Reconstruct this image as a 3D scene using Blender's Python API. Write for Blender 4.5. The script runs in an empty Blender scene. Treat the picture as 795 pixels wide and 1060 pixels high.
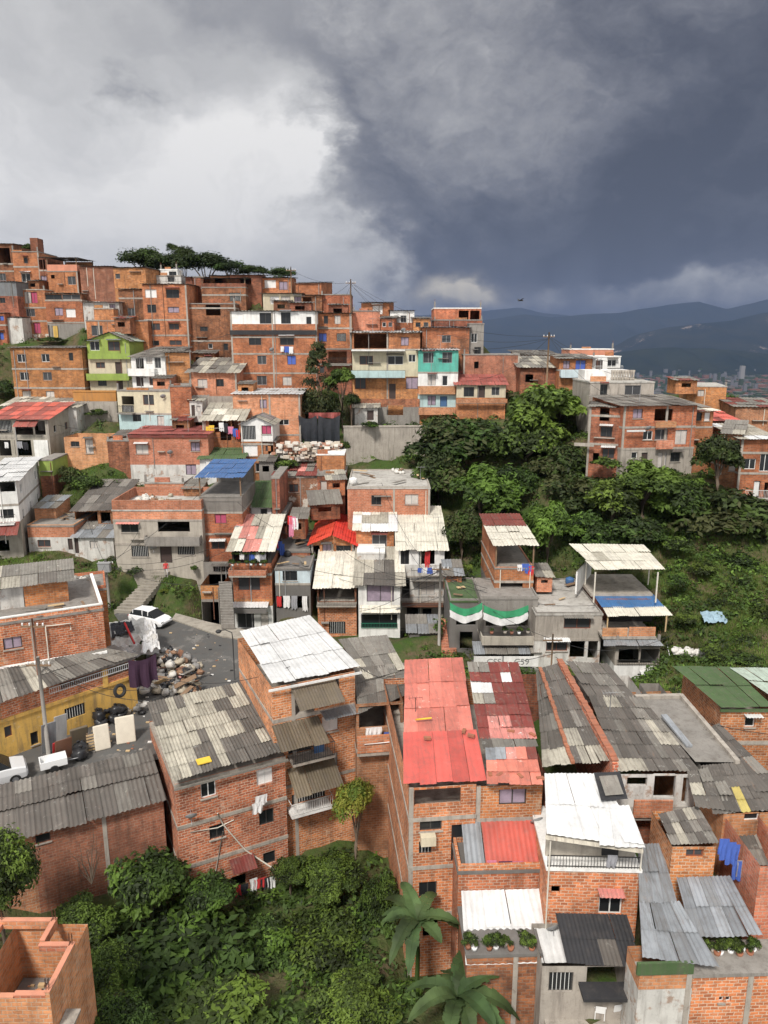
import bpy, math, random
import numpy as np
from mathutils import Vector, Matrix, noise
RAD = math.radians
random.seed(7)
scene = bpy.context.scene
COL = scene.collection

# ---------------------------------------------------------------- camera model (pixel -> world at a chosen real distance)
CX, CY, FPX, PITCH = 397.5, 530.0, 765.6, RAD(12.9)
cp, sp = math.cos(PITCH), math.sin(PITCH)
ZM = {'P': (0, 0, 1), 'A': (0, 230, 2.944), 'B': (200, 260, 2.944), 'C': (420, 280, 2.12), 'D': (0, 430, 2.944),
      'E': (200, 460, 2.944), 'F': (440, 520, 2.239), 'G': (0, 620, 2.944), 'H': (140, 630, 2.65), 'I': (390, 660, 3.786),
      'J': (560, 660, 3.383), 'K': (400, 840, 2.013), 'L': (0, 830, 1.893), 'M': (0, 240, 6.625), 'N': (460, 610, 6.625),
      'O': (0, 670, 4.969), 'Q': (220, 600, 6.625), 'R': (370, 560, 7.227), 'T': (600, 960, 4.077), 'U': (640, 640, 6.625),
      'V': (500, 290, 2.695), 'S': (0, 460, 6.115), 'W': (110, 560, 5.3), 'X': (270, 480, 7.227), 'Y': (500, 560, 5.679)}
def zx(z, x): return ZM[z][0] + x / ZM[z][2]
def zy(z, y): return ZM[z][1] + y / ZM[z][2]
def ray(px, py):
    u, v = (px - CX) / FPX, (py - CY) / FPX
    return Vector((u, cp - v * sp, -sp - v * cp))
def atY(px, py, Y):
    r = ray(px, py); return r * (Y / r.y)
def atZ(px, py, z):
    r = ray(px, py); return r * (z / r.z)
YG = [(230, 138), (250, 133), (290, 126), (320, 120), (372, 112), (415, 102), (447, 95), (500, 86), (540, 80), (590, 72), (640, 66), (690, 58), (740, 50)]
def Yg(y):
    for (a, b), (c, d) in zip(YG, YG[1:]):
        if y <= c: return b + (d - b) * max(0, (y - a)) / (c - a)
    return YG[-1][1]

# ---------------------------------------------------------------- object helpers
def tag(o, label=None, cat=None, group=None, kind=None):
    if label: o['label'] = label
    if cat: o['category'] = cat
    if group: o['group'] = group
    if kind: o['kind'] = kind
    return o
def empty(name, loc, rz=0):
    o = bpy.data.objects.new(name, None); COL.objects.link(o)
    o.location = loc; o.rotation_euler = (0, 0, rz); o.empty_display_size = .3
    return o
def copy_tree(o, parent=None):
    c = o.copy(); COL.objects.link(c); c.parent = parent
    for ch in list(o.children): copy_tree(ch, c)
    return c

class MB:
    def __init__(s): s.v = []; s.f = []; s.m = []; s.mats = []; s.sm = []
    def mi(s, m):
        if m not in s.mats: s.mats.append(m)
        return s.mats.index(m)
    def poly(s, pts, m, smooth=False):
        n = len(s.v); s.v += [tuple(p) for p in pts]; s.f.append(tuple(range(n, n + len(pts)))); s.m.append(s.mi(m)); s.sm.append(smooth)
    def box(s, x0, x1, y0, y1, z0, z1, m):
        n = len(s.v)
        s.v += [(x0, y0, z0), (x1, y0, z0), (x1, y1, z0), (x0, y1, z0), (x0, y0, z1), (x1, y0, z1), (x1, y1, z1), (x0, y1, z1)]
        i = s.mi(m)
        for f in ((0, 3, 2, 1), (4, 5, 6, 7), (0, 1, 5, 4), (1, 2, 6, 5), (2, 3, 7, 6), (3, 0, 4, 7)):
            s.f.append(tuple(n + k for k in f)); s.m.append(i); s.sm.append(False)
    def tube(s, pts, r, m, n=6, r2=None, cap=True):
        pts = [Vector(p) for p in pts]; rings = []
        for i, p in enumerate(pts):
            d = (pts[min(i + 1, len(pts) - 1)] - pts[max(i - 1, 0)]).normalized()
            a = d.cross(Vector((0, 0, 1)))
            if a.length < .05: a = d.cross(Vector((0, 1, 0)))
            a.normalize(); b = d.cross(a)
            rr = r if r2 is None else r + (r2 - r) * i / (len(pts) - 1)
            st = len(s.v); rings.append(st)
            for k in range(n):
                t = 2 * math.pi * k / n; s.v.append(tuple(p + a * math.cos(t) * rr + b * math.sin(t) * rr))
        mi = s.mi(m)
        for a, b in zip(rings, rings[1:]):
            for k in range(n):
                s.f.append((a + k, a + (k + 1) % n, b + (k + 1) % n, b + k)); s.m.append(mi); s.sm.append(True)
        if cap:
            s.f.append(tuple(rings[0] + k for k in range(n))); s.m.append(mi); s.sm.append(False)
            s.f.append(tuple(rings[-1] + k for k in reversed(range(n)))); s.m.append(mi); s.sm.append(False)
    def lathe(s, prof, m, c=(0, 0, 0), n=12):
        st = len(s.v); mi = s.mi(m)
        for r, z in prof:
            for k in range(n):
                t = 2 * math.pi * k / n; s.v.append((c[0] + r * math.cos(t), c[1] + r * math.sin(t), c[2] + z))
        for i in range(len(prof) - 1):
            for k in range(n):
                s.f.append((st + i * n + k, st + i * n + (k + 1) % n, st + (i + 1) * n + (k + 1) % n, st + (i + 1) * n + k)); s.m.append(mi); s.sm.append(True)
    def build(s, name, parent=None, uv=True, loc=None):
        me = bpy.data.meshes.new(name); me.from_pydata(s.v, [], s.f)
        for m in s.mats: me.materials.append(m)
        me.polygons.foreach_set('material_index', s.m); me.polygons.foreach_set('use_smooth', s.sm)
        if uv and s.f:
            nv = len(s.v); co = np.array(s.v, dtype=np.float32)
            nl = len(me.loops); li = np.empty(nl, dtype=np.int32); me.loops.foreach_get('vertex_index', li)
            nr = np.empty(len(me.polygons) * 3, dtype=np.float32); me.polygons.foreach_get('normal', nr); nr = nr.reshape(-1, 3)
            lt = np.empty(len(me.polygons), dtype=np.int32); me.polygons.foreach_get('loop_total', lt)
            ln = np.repeat(nr, lt, axis=0); c = co[li]; a = np.abs(ln)
            U = np.where(a[:, 0] > np.maximum(a[:, 1], a[:, 2]), c[:, 1], c[:, 0])
            V = np.where(a[:, 2] > np.maximum(a[:, 0], a[:, 1]), c[:, 1], c[:, 2])
            lay = me.uv_layers.new(name='UVMap'); lay.data.foreach_set('uv', np.stack([U, V], 1).astype(np.float32).ravel())
        me.update()
        o = bpy.data.objects.new(name, me); COL.objects.link(o)
        if parent: o.parent = parent
        if loc is not None: o.location = loc
        return o

# ---------------------------------------------------------------- materials
def nodes(name):
    m = bpy.data.materials.new(name); m.use_nodes = True; nt = m.node_tree
    return m, nt, nt.nodes['Principled BSDF']
def N(nt, t, ins=None, **kw):
    n = nt.nodes.new(t)
    for k, v in kw.items(): setattr(n, k, v)
    for k, v in (ins or {}).items():
        if isinstance(v, bpy.types.NodeSocket): nt.links.new(v, n.inputs[k])
        else: n.inputs[k].default_value = v
    return n
def rgb(c): return (c[0], c[1], c[2], 1)
def ramp(nt, fac, a, b):
    n = N(nt, 'ShaderNodeMapRange', {0: fac, 1: a, 2: b}); return n.outputs[0]
def mixc(nt, f, a, b, mode='MIX'):
    n = nt.nodes.new('ShaderNodeMix'); n.data_type = 'RGBA'; n.blend_type = mode
    for i, v in ((0, f), (6, a), (7, b)):
        if isinstance(v, bpy.types.NodeSocket): nt.links.new(v, n.inputs[i])
        else: n.inputs[i].default_value = v if i == 0 else rgb(v)
    return n.outputs[2]
def pos(nt): return N(nt, 'ShaderNodeNewGeometry').outputs['Position']
def nz(nt, vec, scale, detail=3, rough=.55):
    return N(nt, 'ShaderNodeTexNoise', {'Vector': vec, 'Scale': scale, 'Detail': detail, 'Roughness': rough}).outputs[0]
def vscale(nt, vec, s): return N(nt, 'ShaderNodeVectorMath', {0: vec, 1: s}, operation='MULTIPLY').outputs[0]
def objrand(nt, colr, amt=.2, hue=.012):
    oi = N(nt, 'ShaderNodeObjectInfo').outputs['Random']
    v = N(nt, 'ShaderNodeMapRange', {0: oi, 3: 1 - amt, 4: 1 + amt}).outputs[0]
    r2 = N(nt, 'ShaderNodeMath', {0: oi, 1: 7.31}, operation='MULTIPLY').outputs[0]
    r2 = N(nt, 'ShaderNodeMath', {0: r2}, operation='FRACT').outputs[0]
    h = N(nt, 'ShaderNodeMapRange', {0: r2, 3: .5 - hue, 4: .5 + hue}).outputs[0]
    return N(nt, 'ShaderNodeHueSaturation', {'Color': colr, 'Value': v, 'Hue': h}).outputs[0]
def brick(name, c1, c2, mortar, dirt=.5, bw=.36, bh=.17, plaster=0, ms=.018):
    m, nt, b = nodes(name); p = pos(nt)
    uv = N(nt, 'ShaderNodeTexCoord').outputs['UV']
    wob = nz(nt, p, 3, 2); wv = N(nt, 'ShaderNodeVectorMath', {0: uv, 1: (0, 0, 0)}, operation='ADD')
    sc = N(nt, 'ShaderNodeMapRange', {0: wob, 3: -.05, 4: .05}).outputs[0]
    cb = N(nt, 'ShaderNodeCombineXYZ', {0: sc, 1: sc}).outputs[0]; nt.links.new(cb, wv.inputs[1])
    bt = N(nt, 'ShaderNodeTexBrick', {'Vector': wv.outputs[0], 'Color1': rgb(c1), 'Color2': rgb(c2), 'Mortar': rgb(mortar), 'Scale': 1.0,
           'Mortar Size': ms, 'Mortar Smooth': .3, 'Brick Width': bw, 'Row Height': bh, 'Bias': -.2})
    # larger tone drift over the wall, mortar smears and rain streaks
    d = ramp(nt, nz(nt, p, .55, 5, .68), .40, .66)
    c = mixc(nt, N(nt, 'ShaderNodeMath', {0: d, 1: .85 * dirt}, operation='MULTIPLY').outputs[0], bt.outputs[0], (c2[0] * .42, c2[1] * .5, c2[2] * .55))
    sm = ramp(nt, nz(nt, vscale(nt, p, (1.6, 1.6, .9)), 1.3, 5, .7), .56, .74)
    c = mixc(nt, N(nt, 'ShaderNodeMath', {0: sm, 1: .62}, operation='MULTIPLY').outputs[0], c, mortar)
    st = ramp(nt, nz(nt, vscale(nt, p, (2.2, 2.2, .22)), 1.5, 4, .6), .52, .8)
    c = mixc(nt, N(nt, 'ShaderNodeMath', {0: st, 1: .85 * dirt}, operation='MULTIPLY').outputs[0], c, (.06, .045, .035))
    if plaster:
        pm = ramp(nt, nz(nt, p, .7, 5, .65), .5 - plaster * .2, .53 - plaster * .2)
        c = mixc(nt, pm, (.62, .57, .5), c)
    g2 = ramp(nt, nz(nt, vscale(nt, p, (1, 1, 2.2)), 2.4, 6, .75), .54, .62)
    c = mixc(nt, N(nt, 'ShaderNodeMath', {0: g2, 1: .5 * dirt}, operation='MULTIPLY').outputs[0], c, (.10, .065, .05))
    c = objrand(nt, c)
    nt.links.new(c, b.inputs['Base Color']); b.inputs['Roughness'].default_value = .92; b.inputs['Specular IOR Level'].default_value = .2
    h = mixc(nt, .35, bt.outputs[1], nz(nt, p, 14, 3)); 
    inv = N(nt, 'ShaderNodeMath', {0: 1.0, 1: bt.outputs[1]}, operation='SUBTRACT').outputs[0]
    nn = N(nt, 'ShaderNodeMath', {0: inv, 1: nz(nt, p, 14, 3)}, operation='ADD').outputs[0]
    bp = N(nt, 'ShaderNodeBump', {'Height': nn, 'Strength': .55, 'Distance': .03}).outputs[0]; nt.links.new(bp, b.inputs['Normal'])
    return m
def MUL_(nt, a, b): return N(nt, 'ShaderNodeMath', {0: a, 1: b}, operation='MULTIPLY').outputs[0]
def paint(name, c, dirt=.4, dc=(.12, .10, .085), rough=.85, patch=None, sc=1.0, rnd=.06, metal=0, corr=0, spec=.3, fleck=None, bump=.25):
    m, nt, b = nodes(name); p = pos(nt)
    base = mixc(nt, ramp(nt, nz(nt, p, .9 * sc, 4, .6), .35, .7), c, tuple(x * .78 for x in c))
    if patch:
        base = mixc(nt, ramp(nt, nz(nt, p, 1.1 * sc, 6, .7), .55, .62), base, patch)
    if corr:
        uv = N(nt, 'ShaderNodeTexCoord').outputs['UV']; s1 = nz(nt, vscale(nt, uv, (5.5, .32, 1)), 1.0, 5, .7)
        base = mixc(nt, MUL_(nt, ramp(nt, s1, .50, .68), .75 * corr), base, dc); s2 = nz(nt, vscale(nt, uv, (3.1, .5, 1)), 1.7, 6, .75)
        base = mixc(nt, MUL_(nt, ramp(nt, s2, .60, .70), .5 * corr), base, (.30, .17, .10)); s3 = nz(nt, vscale(nt, uv, (1, 1, 1)), 1.1, 7, .8)
        base = mixc(nt, MUL_(nt, ramp(nt, s3, .56, .66), .45 * corr), base, tuple(min(.8, x * 1.9 + .05) for x in dc))
    st = ramp(nt, nz(nt, vscale(nt, p, (2.0, 2.0, .25)), 1.4 * sc, 5, .65), .48, .8)
    base = mixc(nt, N(nt, 'ShaderNodeMath', {0: st, 1: dirt}, operation='MULTIPLY').outputs[0], base, dc)
    sp2 = ramp(nt, nz(nt, p, 6 * sc, 4, .7), .55, .75)
    base = mixc(nt, N(nt, 'ShaderNodeMath', {0: sp2, 1: dirt * .5}, operation='MULTIPLY').outputs[0], base, dc)
    if fleck:
        base = mixc(nt, ramp(nt, nz(nt, p, 2.2 * sc, 7, .8), .6, .64), base, fleck)
    tn = N(nt, 'ShaderNodeAttribute', attribute_name='tone').outputs['Fac']; tn = N(nt, 'ShaderNodeMath', {0: tn, 1: 1.0}, operation='ADD').outputs[0]
    base = N(nt, 'ShaderNodeHueSaturation', {'Color': base, 'Value': tn}).outputs[0]
    base = objrand(nt, base, rnd, .004)
    nt.links.new(base, b.inputs['Base Color']); b.inputs['Roughness'].default_value = rough; b.inputs['Metallic'].default_value = metal
    b.inputs['Specular IOR Level'].default_value = spec
    if bump:
        bp = N(nt, 'ShaderNodeBump', {'Height': nz(nt, p, 9, 4), 'Strength': bump, 'Distance': .03}).outputs[0]; nt.links.new(bp, b.inputs['Normal'])
    return m
def plain(name, c, rough=.6, metal=0, spec=.4, var=.15, sc=3):
    m, nt, b = nodes(name); p = pos(nt)
    col = mixc(nt, nz(nt, p, sc, 3), tuple(x * (1 - var) for x in c), tuple(min(1, x * (1 + var)) for x in c))
    nt.links.new(col, b.inputs['Base Color']); b.inputs['Roughness'].default_value = rough; b.inputs['Metallic'].default_value = metal; b.inputs['Specular IOR Level'].default_value = spec
    return m
M = {}
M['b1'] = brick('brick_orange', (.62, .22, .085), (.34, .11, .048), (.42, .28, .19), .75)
M['b2'] = brick('brick_aged', (.45, .165, .075), (.20, .075, .042), (.30, .20, .145), 1.0)
M['b3'] = brick('brick_pale', (.68, .28, .14), (.46, .17, .08), (.52, .37, .27), .6)
M['b4'] = brick('brick_patched', (.43, .165, .09), (.24, .10, .055), (.40, .32, .25), .7, plaster=.35)
M['b5'] = brick('brick_block', (.70, .25, .105), (.22, .072, .038), (.64, .47, .34), .6, bw=.36, bh=.165, ms=.022)
M['b6'] = brick('brick_red', (.66, .22, .09), (.28, .09, .045), (.58, .42, .31), .6, bw=.34, bh=.16, ms=.02)
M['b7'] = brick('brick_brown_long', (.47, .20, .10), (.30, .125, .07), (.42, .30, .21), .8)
M['wh'] = paint('white_plaster', (.80, .79, .76), .38)
M['wr'] = paint('worn_white_plaster', (.62, .60, .56), .7, patch=(.38, .28, .22))
M['cr'] = paint('cream_plaster', (.62, .55, .40), .35)
M['gn'] = paint('lime_plaster', (.30, .40, .09), .45)
M['te'] = paint('teal_plaster', (.12, .46, .38), .45)
M['tl'] = paint('pale_aqua_plaster', (.46, .60, .60), .45)
M['lb'] = paint('pale_blue_plaster', (.55, .64, .68), .4)
M['ye'] = paint('yellow_plaster', (.68, .42, .11), .85, fleck=(.55, .40, .2))
M['sa'] = paint('salmon_plaster', (.62, .27, .17), .3)
M['be'] = paint('beige_grey_render', (.42, .38, .32), .6)
M['gc'] = paint('grey_concrete', (.27, .25, .225), .85, fleck=(.16, .145, .13))
M['co'] = paint('pale_concrete', (.40, .36, .31), .85, fleck=(.24, .20, .17))
M['dc'] = paint('dark_concrete', (.17, .16, .15), .6)
M['rt'] = paint('roof_terrace_concrete', (.46, .44, .40), .9, sc=.6, fleck=(.2, .19, .18))
M['or'] = paint('orange_render', (.50, .24, .07), .5)
M['L'] = paint('cement_sheet_light', (.42, .39, .32), .55, rough=.9, corr=1)
M['D'] = paint('cement_sheet_dark', (.125, .113, .10), .6, rough=.9, fleck=(.24, .23, .21), corr=0.8)
M['E'] = paint('cement_sheet_mid', (.22, .205, .18), .6, rough=.9, fleck=(.36, .34, .30), corr=1)
M['W'] = paint('white_metal_sheet', (.70, .70, .69), .22, rough=.45, bump=.05, corr=0.28)
M['V'] = paint('cream_metal_sheet', (.70, .66, .56), .35, rough=.6, fleck=(.42, .35, .25), corr=0.6)
M['R'] = paint('red_sheet', (.60, .12, .09), .4, rough=.5, bump=.08, corr=0.45)
M['S'] = paint('bright_red_sheet', (.74, .06, .04), .3, rough=.5, bump=.08, corr=0.15)
M['P'] = paint('faded_red_sheet', (.66, .21, .15), .42, rough=.6, fleck=(.66, .36, .29), bump=.05, corr=0.5)
M['u'] = paint('dull_red_sheet', (.33, .085, .07), .5, rough=.8, fleck=(.42, .16, .13), corr=0.7)
M['r'] = paint('maroon_rust_sheet', (.20, .045, .035), .4, rough=.8, fleck=(.34, .16, .11), corr=0.8)
M['Q'] = paint('flaking_pink_sheet', (.62, .24, .20), .4, rough=.8, fleck=(.72, .66, .62), corr=0.9)
M['G'] = paint('galvanised_sheet', (.34, .36, .38), .4, rough=.45, metal=.35, bump=.05, corr=0.7)
M['g'] = paint('dull_zinc_sheet', (.22, .23, .24), .5, rough=.6, metal=.2, corr=0.8)
M['B'] = paint('blue_sheet', (.06, .16, .36), .5, rough=.55, corr=0.4)
M['n'] = paint('green_felt_roof', (.075, .125, .05), .5, rough=.95, fleck=(.10, .17, .06), corr=0.5)
M['N'] = paint('pale_green_sheet', (.42, .50, .42), .5, rough=.8, corr=0.6)
M['K'] = paint('black_felt', (.035, .035, .038), .3, rough=.8)
M['T'] = paint('brown_plastic_sheet', (.155, .125, .085), .5, rough=.35, corr=0.7)
M['Y'] = paint('yellow_plastic_sheet', (.62, .50, .16), .3, rough=.5)
M['t'] = paint('clay_tile', (.36, .14, .08), .7)
M['rust'] = paint('rusty_iron', (.20, .09, .055), .6, rough=.9, fleck=(.34, .16, .08))
def glass(name, c, r=.25):
    m, nt, b = nodes(name); b.inputs['Base Color'].default_value = rgb(c); b.inputs['Roughness'].default_value = r; b.inputs['Specular IOR Level'].default_value = .35
    return m
M['gl'] = glass('window_glass', (.018, .02, .022)); M['gl2'] = glass('window_glass_dusty', (.05, .052, .055), .4)
M['cu'] = plain('curtain_pale', (.50, .46, .42), .9, var=.3); M['cup'] = plain('curtain_pink', (.40, .07, .13), .9)
M['cub'] = plain('pane_blue', (.07, .12, .42), .5); M['cuw'] = plain('curtain_white', (.72, .70, .68), .9); M['cul'] = plain('curtain_lilac', (.30, .24, .30), .9, var=.4)
M['fr'] = plain('dark_frame', (.05, .048, .045), .6); M['fw'] = plain('white_frame', (.68, .68, .66), .5); M['fb'] = plain('brown_frame', (.20, .07, .04), .6); M['fg'] = plain('grey_frame', (.28, .28, .28), .5)
M['dk'] = plain('room_shade_black', (.03, .027, .025), .9); M['wood'] = plain('weathered_wood', (.20, .13, .08), .9, var=.4, sc=6); M['palewood'] = plain('pale_wood', (.50, .36, .20), .9)  # 'dk': near-black, the shade of open rooms put into the colour
M['doorb'] = plain('blue_door_paint', (.06, .13, .26), .6); M['doord'] = plain('dark_door_paint', (.06, .04, .035), .6); M['doorw'] = plain('white_door_paint', (.62, .62, .60), .6); M['dgn'] = plain('green_paint', (.02, .20, .12), .7)
M['steel'] = plain('grey_steel', (.32, .32, .33), .45, .6); M['blk'] = plain('black_rubber', (.02, .02, .02), .7); M['wire'] = plain('black_cable', (.03, .03, .03), .6)
M['polec'] = paint('pole_concrete', (.34, .32, .29), .5); M['pvc'] = plain('pale_pipe', (.60, .56, .48), .6); M['white'] = plain('white_plastic', (.78, .78, .77), .35, var=.04)
# ---------------------------------------------------------------- corrugated sheet roofs
def sheets(name, c, pat, parent=None, period=.18, amp=.022, seed=0, n=None, sag=.02, thick=True):
    """c = BL, BR, FR, FL corners; pat = rows of letters back -> front, one letter per sheet."""
    rnd = random.Random(seed * 13 + 5)
    BL, BR, FR, FL = [Vector(p) for p in c]
    W = ((FL - FR).length + (BL - BR).length) / 2; Ln = ((FL - BL).length + (FR - BR).length) / 2
    if isinstance(pat, str):
        nc = max(1, round(W / .95)); nr = max(1, round(Ln / 2.2)); pat = [''.join(rnd.choice(pat) for _ in range(nc)) for _ in range(nr)]
    nr = len(pat); mb = MB(); TN = []; nrm = (BR - BL).cross(FL - BL).normalized()
    if nrm.z < 0: nrm = -nrm
    def P(u, v): return (BL * (1 - u) + BR * u) * (1 - v) + (FL * (1 - u) + FR * u) * v
    for r, row in enumerate(pat):
        nc = len(row)
        for k, ch in enumerate(row):
            if ch == '.': continue
            u0, u1 = k / nc, (k + 1) / nc; v0, v1 = max(0, r / nr - .02), (r + 1) / nr + (.02 if r < nr - 1 else rnd.uniform(-.004, .012))
            segs = max(2, int(round((u1 - u0) * W / period * 4))) if amp > 0 else 1
            lift = .012 + .012 * ((k + r) % 2) + rnd.uniform(0, .012); l2 = lift + .04 + (.10 * rnd.random() if rnd.random() < .15 else 0)
            tone = M[ch]; tv = rnd.uniform(-.22, .16) if ch not in 'WVnNBKS' else rnd.uniform(-.07, .04); du = rnd.uniform(-.012, .012) / max(1, nc) * 3; dl = rnd.uniform(-.04, .04) * (rnd.random() < .35)
            st = len(mb.v)
            for i in range(segs + 1):
                u = u0 + (u1 - u0) * i / segs + du; w = math.sin(2 * math.pi * u * W / period) * amp
                s = sag * (noise.noise(Vector((u * W * .6, seed, 3))))
                mb.v.append(tuple(P(u, v0) + nrm * (w + lift + s))); mb.v.append(tuple(P(u, v1 + dl / nr) + nrm * (w + l2 + s))); TN += [tv, tv]
            mi = mb.mi(tone)
            for i in range(segs):
                a = st + 2 * i; mb.f.append((a, a + 1, a + 3, a + 2)); mb.m.append(mi); mb.sm.append(amp > 0)
    o = mb.build(name, parent); o.data.attributes.new('tone', 'FLOAT', 'POINT').data.foreach_set('value', TN); return o

HS = {}; GROUND = []; FOOT = []
class House: pass
def panel(mb, o, ud, inw, w, z0, z1, holes, m, rev=.2):
    if w < .05 or z1 - z0 < .02: return
    hs = [(max(0, a), max(z0, b), min(w, c), min(z1, d)) for a, b, c, d in holes if c > .02 and a < w - .02 and d > z0 + .02 and b < z1 - .02]
    us = sorted({0, w} | {h[0] for h in hs} | {h[2] for h in hs}); zs = sorted({z0, z1} | {h[1] for h in hs} | {h[3] for h in hs})
    P = lambda u, z, k=0: (o[0] + ud[0] * u + inw[0] * k, o[1] + ud[1] * u + inw[1] * k, z)
    for a, c in zip(us, us[1:]):
        for b, d in zip(zs, zs[1:]):
            mu, mz = (a + c) / 2, (b + d) / 2
            if any(h[0] < mu < h[2] and h[1] < mz < h[3] for h in hs): continue
            mb.poly([P(a, b), P(c, b), P(c, d), P(a, d)], m)
    for a, b, c, d in hs:
        mb.poly([P(a, b), P(c, b), P(c, b, rev), P(a, b, rev)], m); mb.poly([P(a, d), P(c, d), P(c, d, rev), P(a, d, rev)], m)
        mb.poly([P(a, b), P(a, d), P(a, d, rev), P(a, b, rev)], m); mb.poly([P(c, b), P(c, d), P(c, d, rev), P(c, b, rev)], m)
def facing(h, face):
    w, dp = h.w, h.dep
    return {'F': ((0, 0), (1, 0), (0, 1), w), 'R': ((w, 0), (0, 1), (-1, 0), dp), 'L': ((0, 0), (0, 1), (1, 0), dp), 'B': ((0, dp), (1, 0), (0, -1), w)}[face]
def window(h, face, a, b, c, d, k):
    o, ud, inw, _ = facing(h, face)
    if k == 'o': return
    if k == 'd' and h.Y > 40: k = random.choice(['d', 'd', 'd', 'd', 'w', 'g', 'd', 'cl', 'gb', 'b', 'b', 'c'])
    if face == 'F' and k not in ('D', 'Db', 'Dw', 'Dr') and h.Y > 50 and random.random() < .22: sheets('window_hood', [(a - .1, 0, d + .3), (c + .1, 0, d + .3), (c + .12, -.55, d + .12), (a - .12, -.55, d + .12)], random.choice(['E', 'D', 'W', 'r', 'L', 'g']), h.root, seed=int(a * 90))
    name = 'window'; fm, pm = M['fr'], M['gl']; mull = 1; depth = .1; bars = 0
    if k == 'w': fm = M['fw']
    elif k == 'b': fm = M['fb']; pm = M['gl2']
    elif k == 'g': fm = M['fg']; pm = M['gl2']
    elif k == 'c': fm = M['fg']; pm = M['cu']
    elif k == 'cw': fm = M['fw']; pm = M['cuw']
    elif k == 'cp': fm = M['fr']; pm = M['cup']
    elif k == 'cl': fm = M['fr']; pm = M['cul']
    elif k == 'cb': fm = M['fr']; pm = M['cub']
    elif k == 'gb': fm = M['fr']; bars = 1
    elif k in ('D', 'Db', 'Dw', 'Dr'): name = 'door'; mull = 0; fm = M['fr']; pm = {'D': M['doord'], 'Db': M['doorb'], 'Dw': M['doorw'], 'Dr': M['rust']}[k]
    def bx(mb, u0, u1, z0, z1, k0, k1, m):
        p = [(o[0] + ud[0] * u + inw[0] * q, o[1] + ud[1] * u + inw[1] * q) for u, q in ((u0, k0), (u1, k1))]
        mb.box(min(p[0][0], p[1][0]), max(p[0][0], p[1][0]), min(p[0][1], p[1][1]), max(p[0][1], p[1][1]), z0, z1, m)
    t = min(.06, (c - a) * .12); mb = MB()
    bx(mb, a, c, d - t, d, depth, depth + .06, fm); bx(mb, a, c, b, b + t, depth, depth + .06, fm)
    bx(mb, a, a + t, b + t, d - t, depth, depth + .06, fm); bx(mb, c - t, c, b + t, d - t, depth, depth + .06, fm)
    if mull and c - a > .8: bx(mb, (a + c) / 2 - t / 2, (a + c) / 2 + t / 2, b + t, d - t, depth, depth + .05, fm)
    if bars:
        nb = max(3, int((c - a) / .16))
        for i in range(1, nb): u = a + (c - a) * i / nb; bx(mb, u - .012, u + .012, b + t, d - t, depth - .05, depth - .025, M['fw'])
    f = mb.build(name, h.root)
    if name == 'window':
        pb = MB(); bx(pb, a + t, c - t, b + t, d - t, depth + .02, depth + .03, pm); pb.build('pane', f)
        if face == 'F' and random.random() < .5 and h.Y < 90:
            sb = MB(); bx(sb, a - .06, c + .06, b - .07, b - .005, -.08, .02, M['co']); sb.build('sill', f)
    else:
        pb = MB(); bx(pb, a + t, c - t, b + t, d - t, depth + .02, depth + .05, pm); pb.build('leaf', f)
def rail(h, name, parent, u0, u1, y, z, hh, kind, mat=None, side=0):
    mb = MB()
    if kind == 'wall': mb.box(u0, u1, y, y + .1, z, z + hh, mat or M['b3'])
    else:
        m = mat or M['fr']
        mb.box(u0, u1, y, y + .04, z + hh - .04, z + hh, m); mb.box(u0, u1, y, y + .03, z + .06, z + .09, m)
        n = max(3, int((u1 - u0) / .14))
        for i in range(n + 1): u = u0 + (u1 - u0) * i / n; mb.box(u - .01, u + .01, y, y + .02, z, z + hh, m)
    if side:
        for u in (u0, u1):
            if kind == 'wall': mb.box(u - .05, u + .05, y + .1, y + side, z, z + hh, mat or M['b3'])
            else: mb.box(u - .015, u + .015, y, y + side, z + hh - .04, z + hh, m)
    return mb.build(name, parent)
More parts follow.
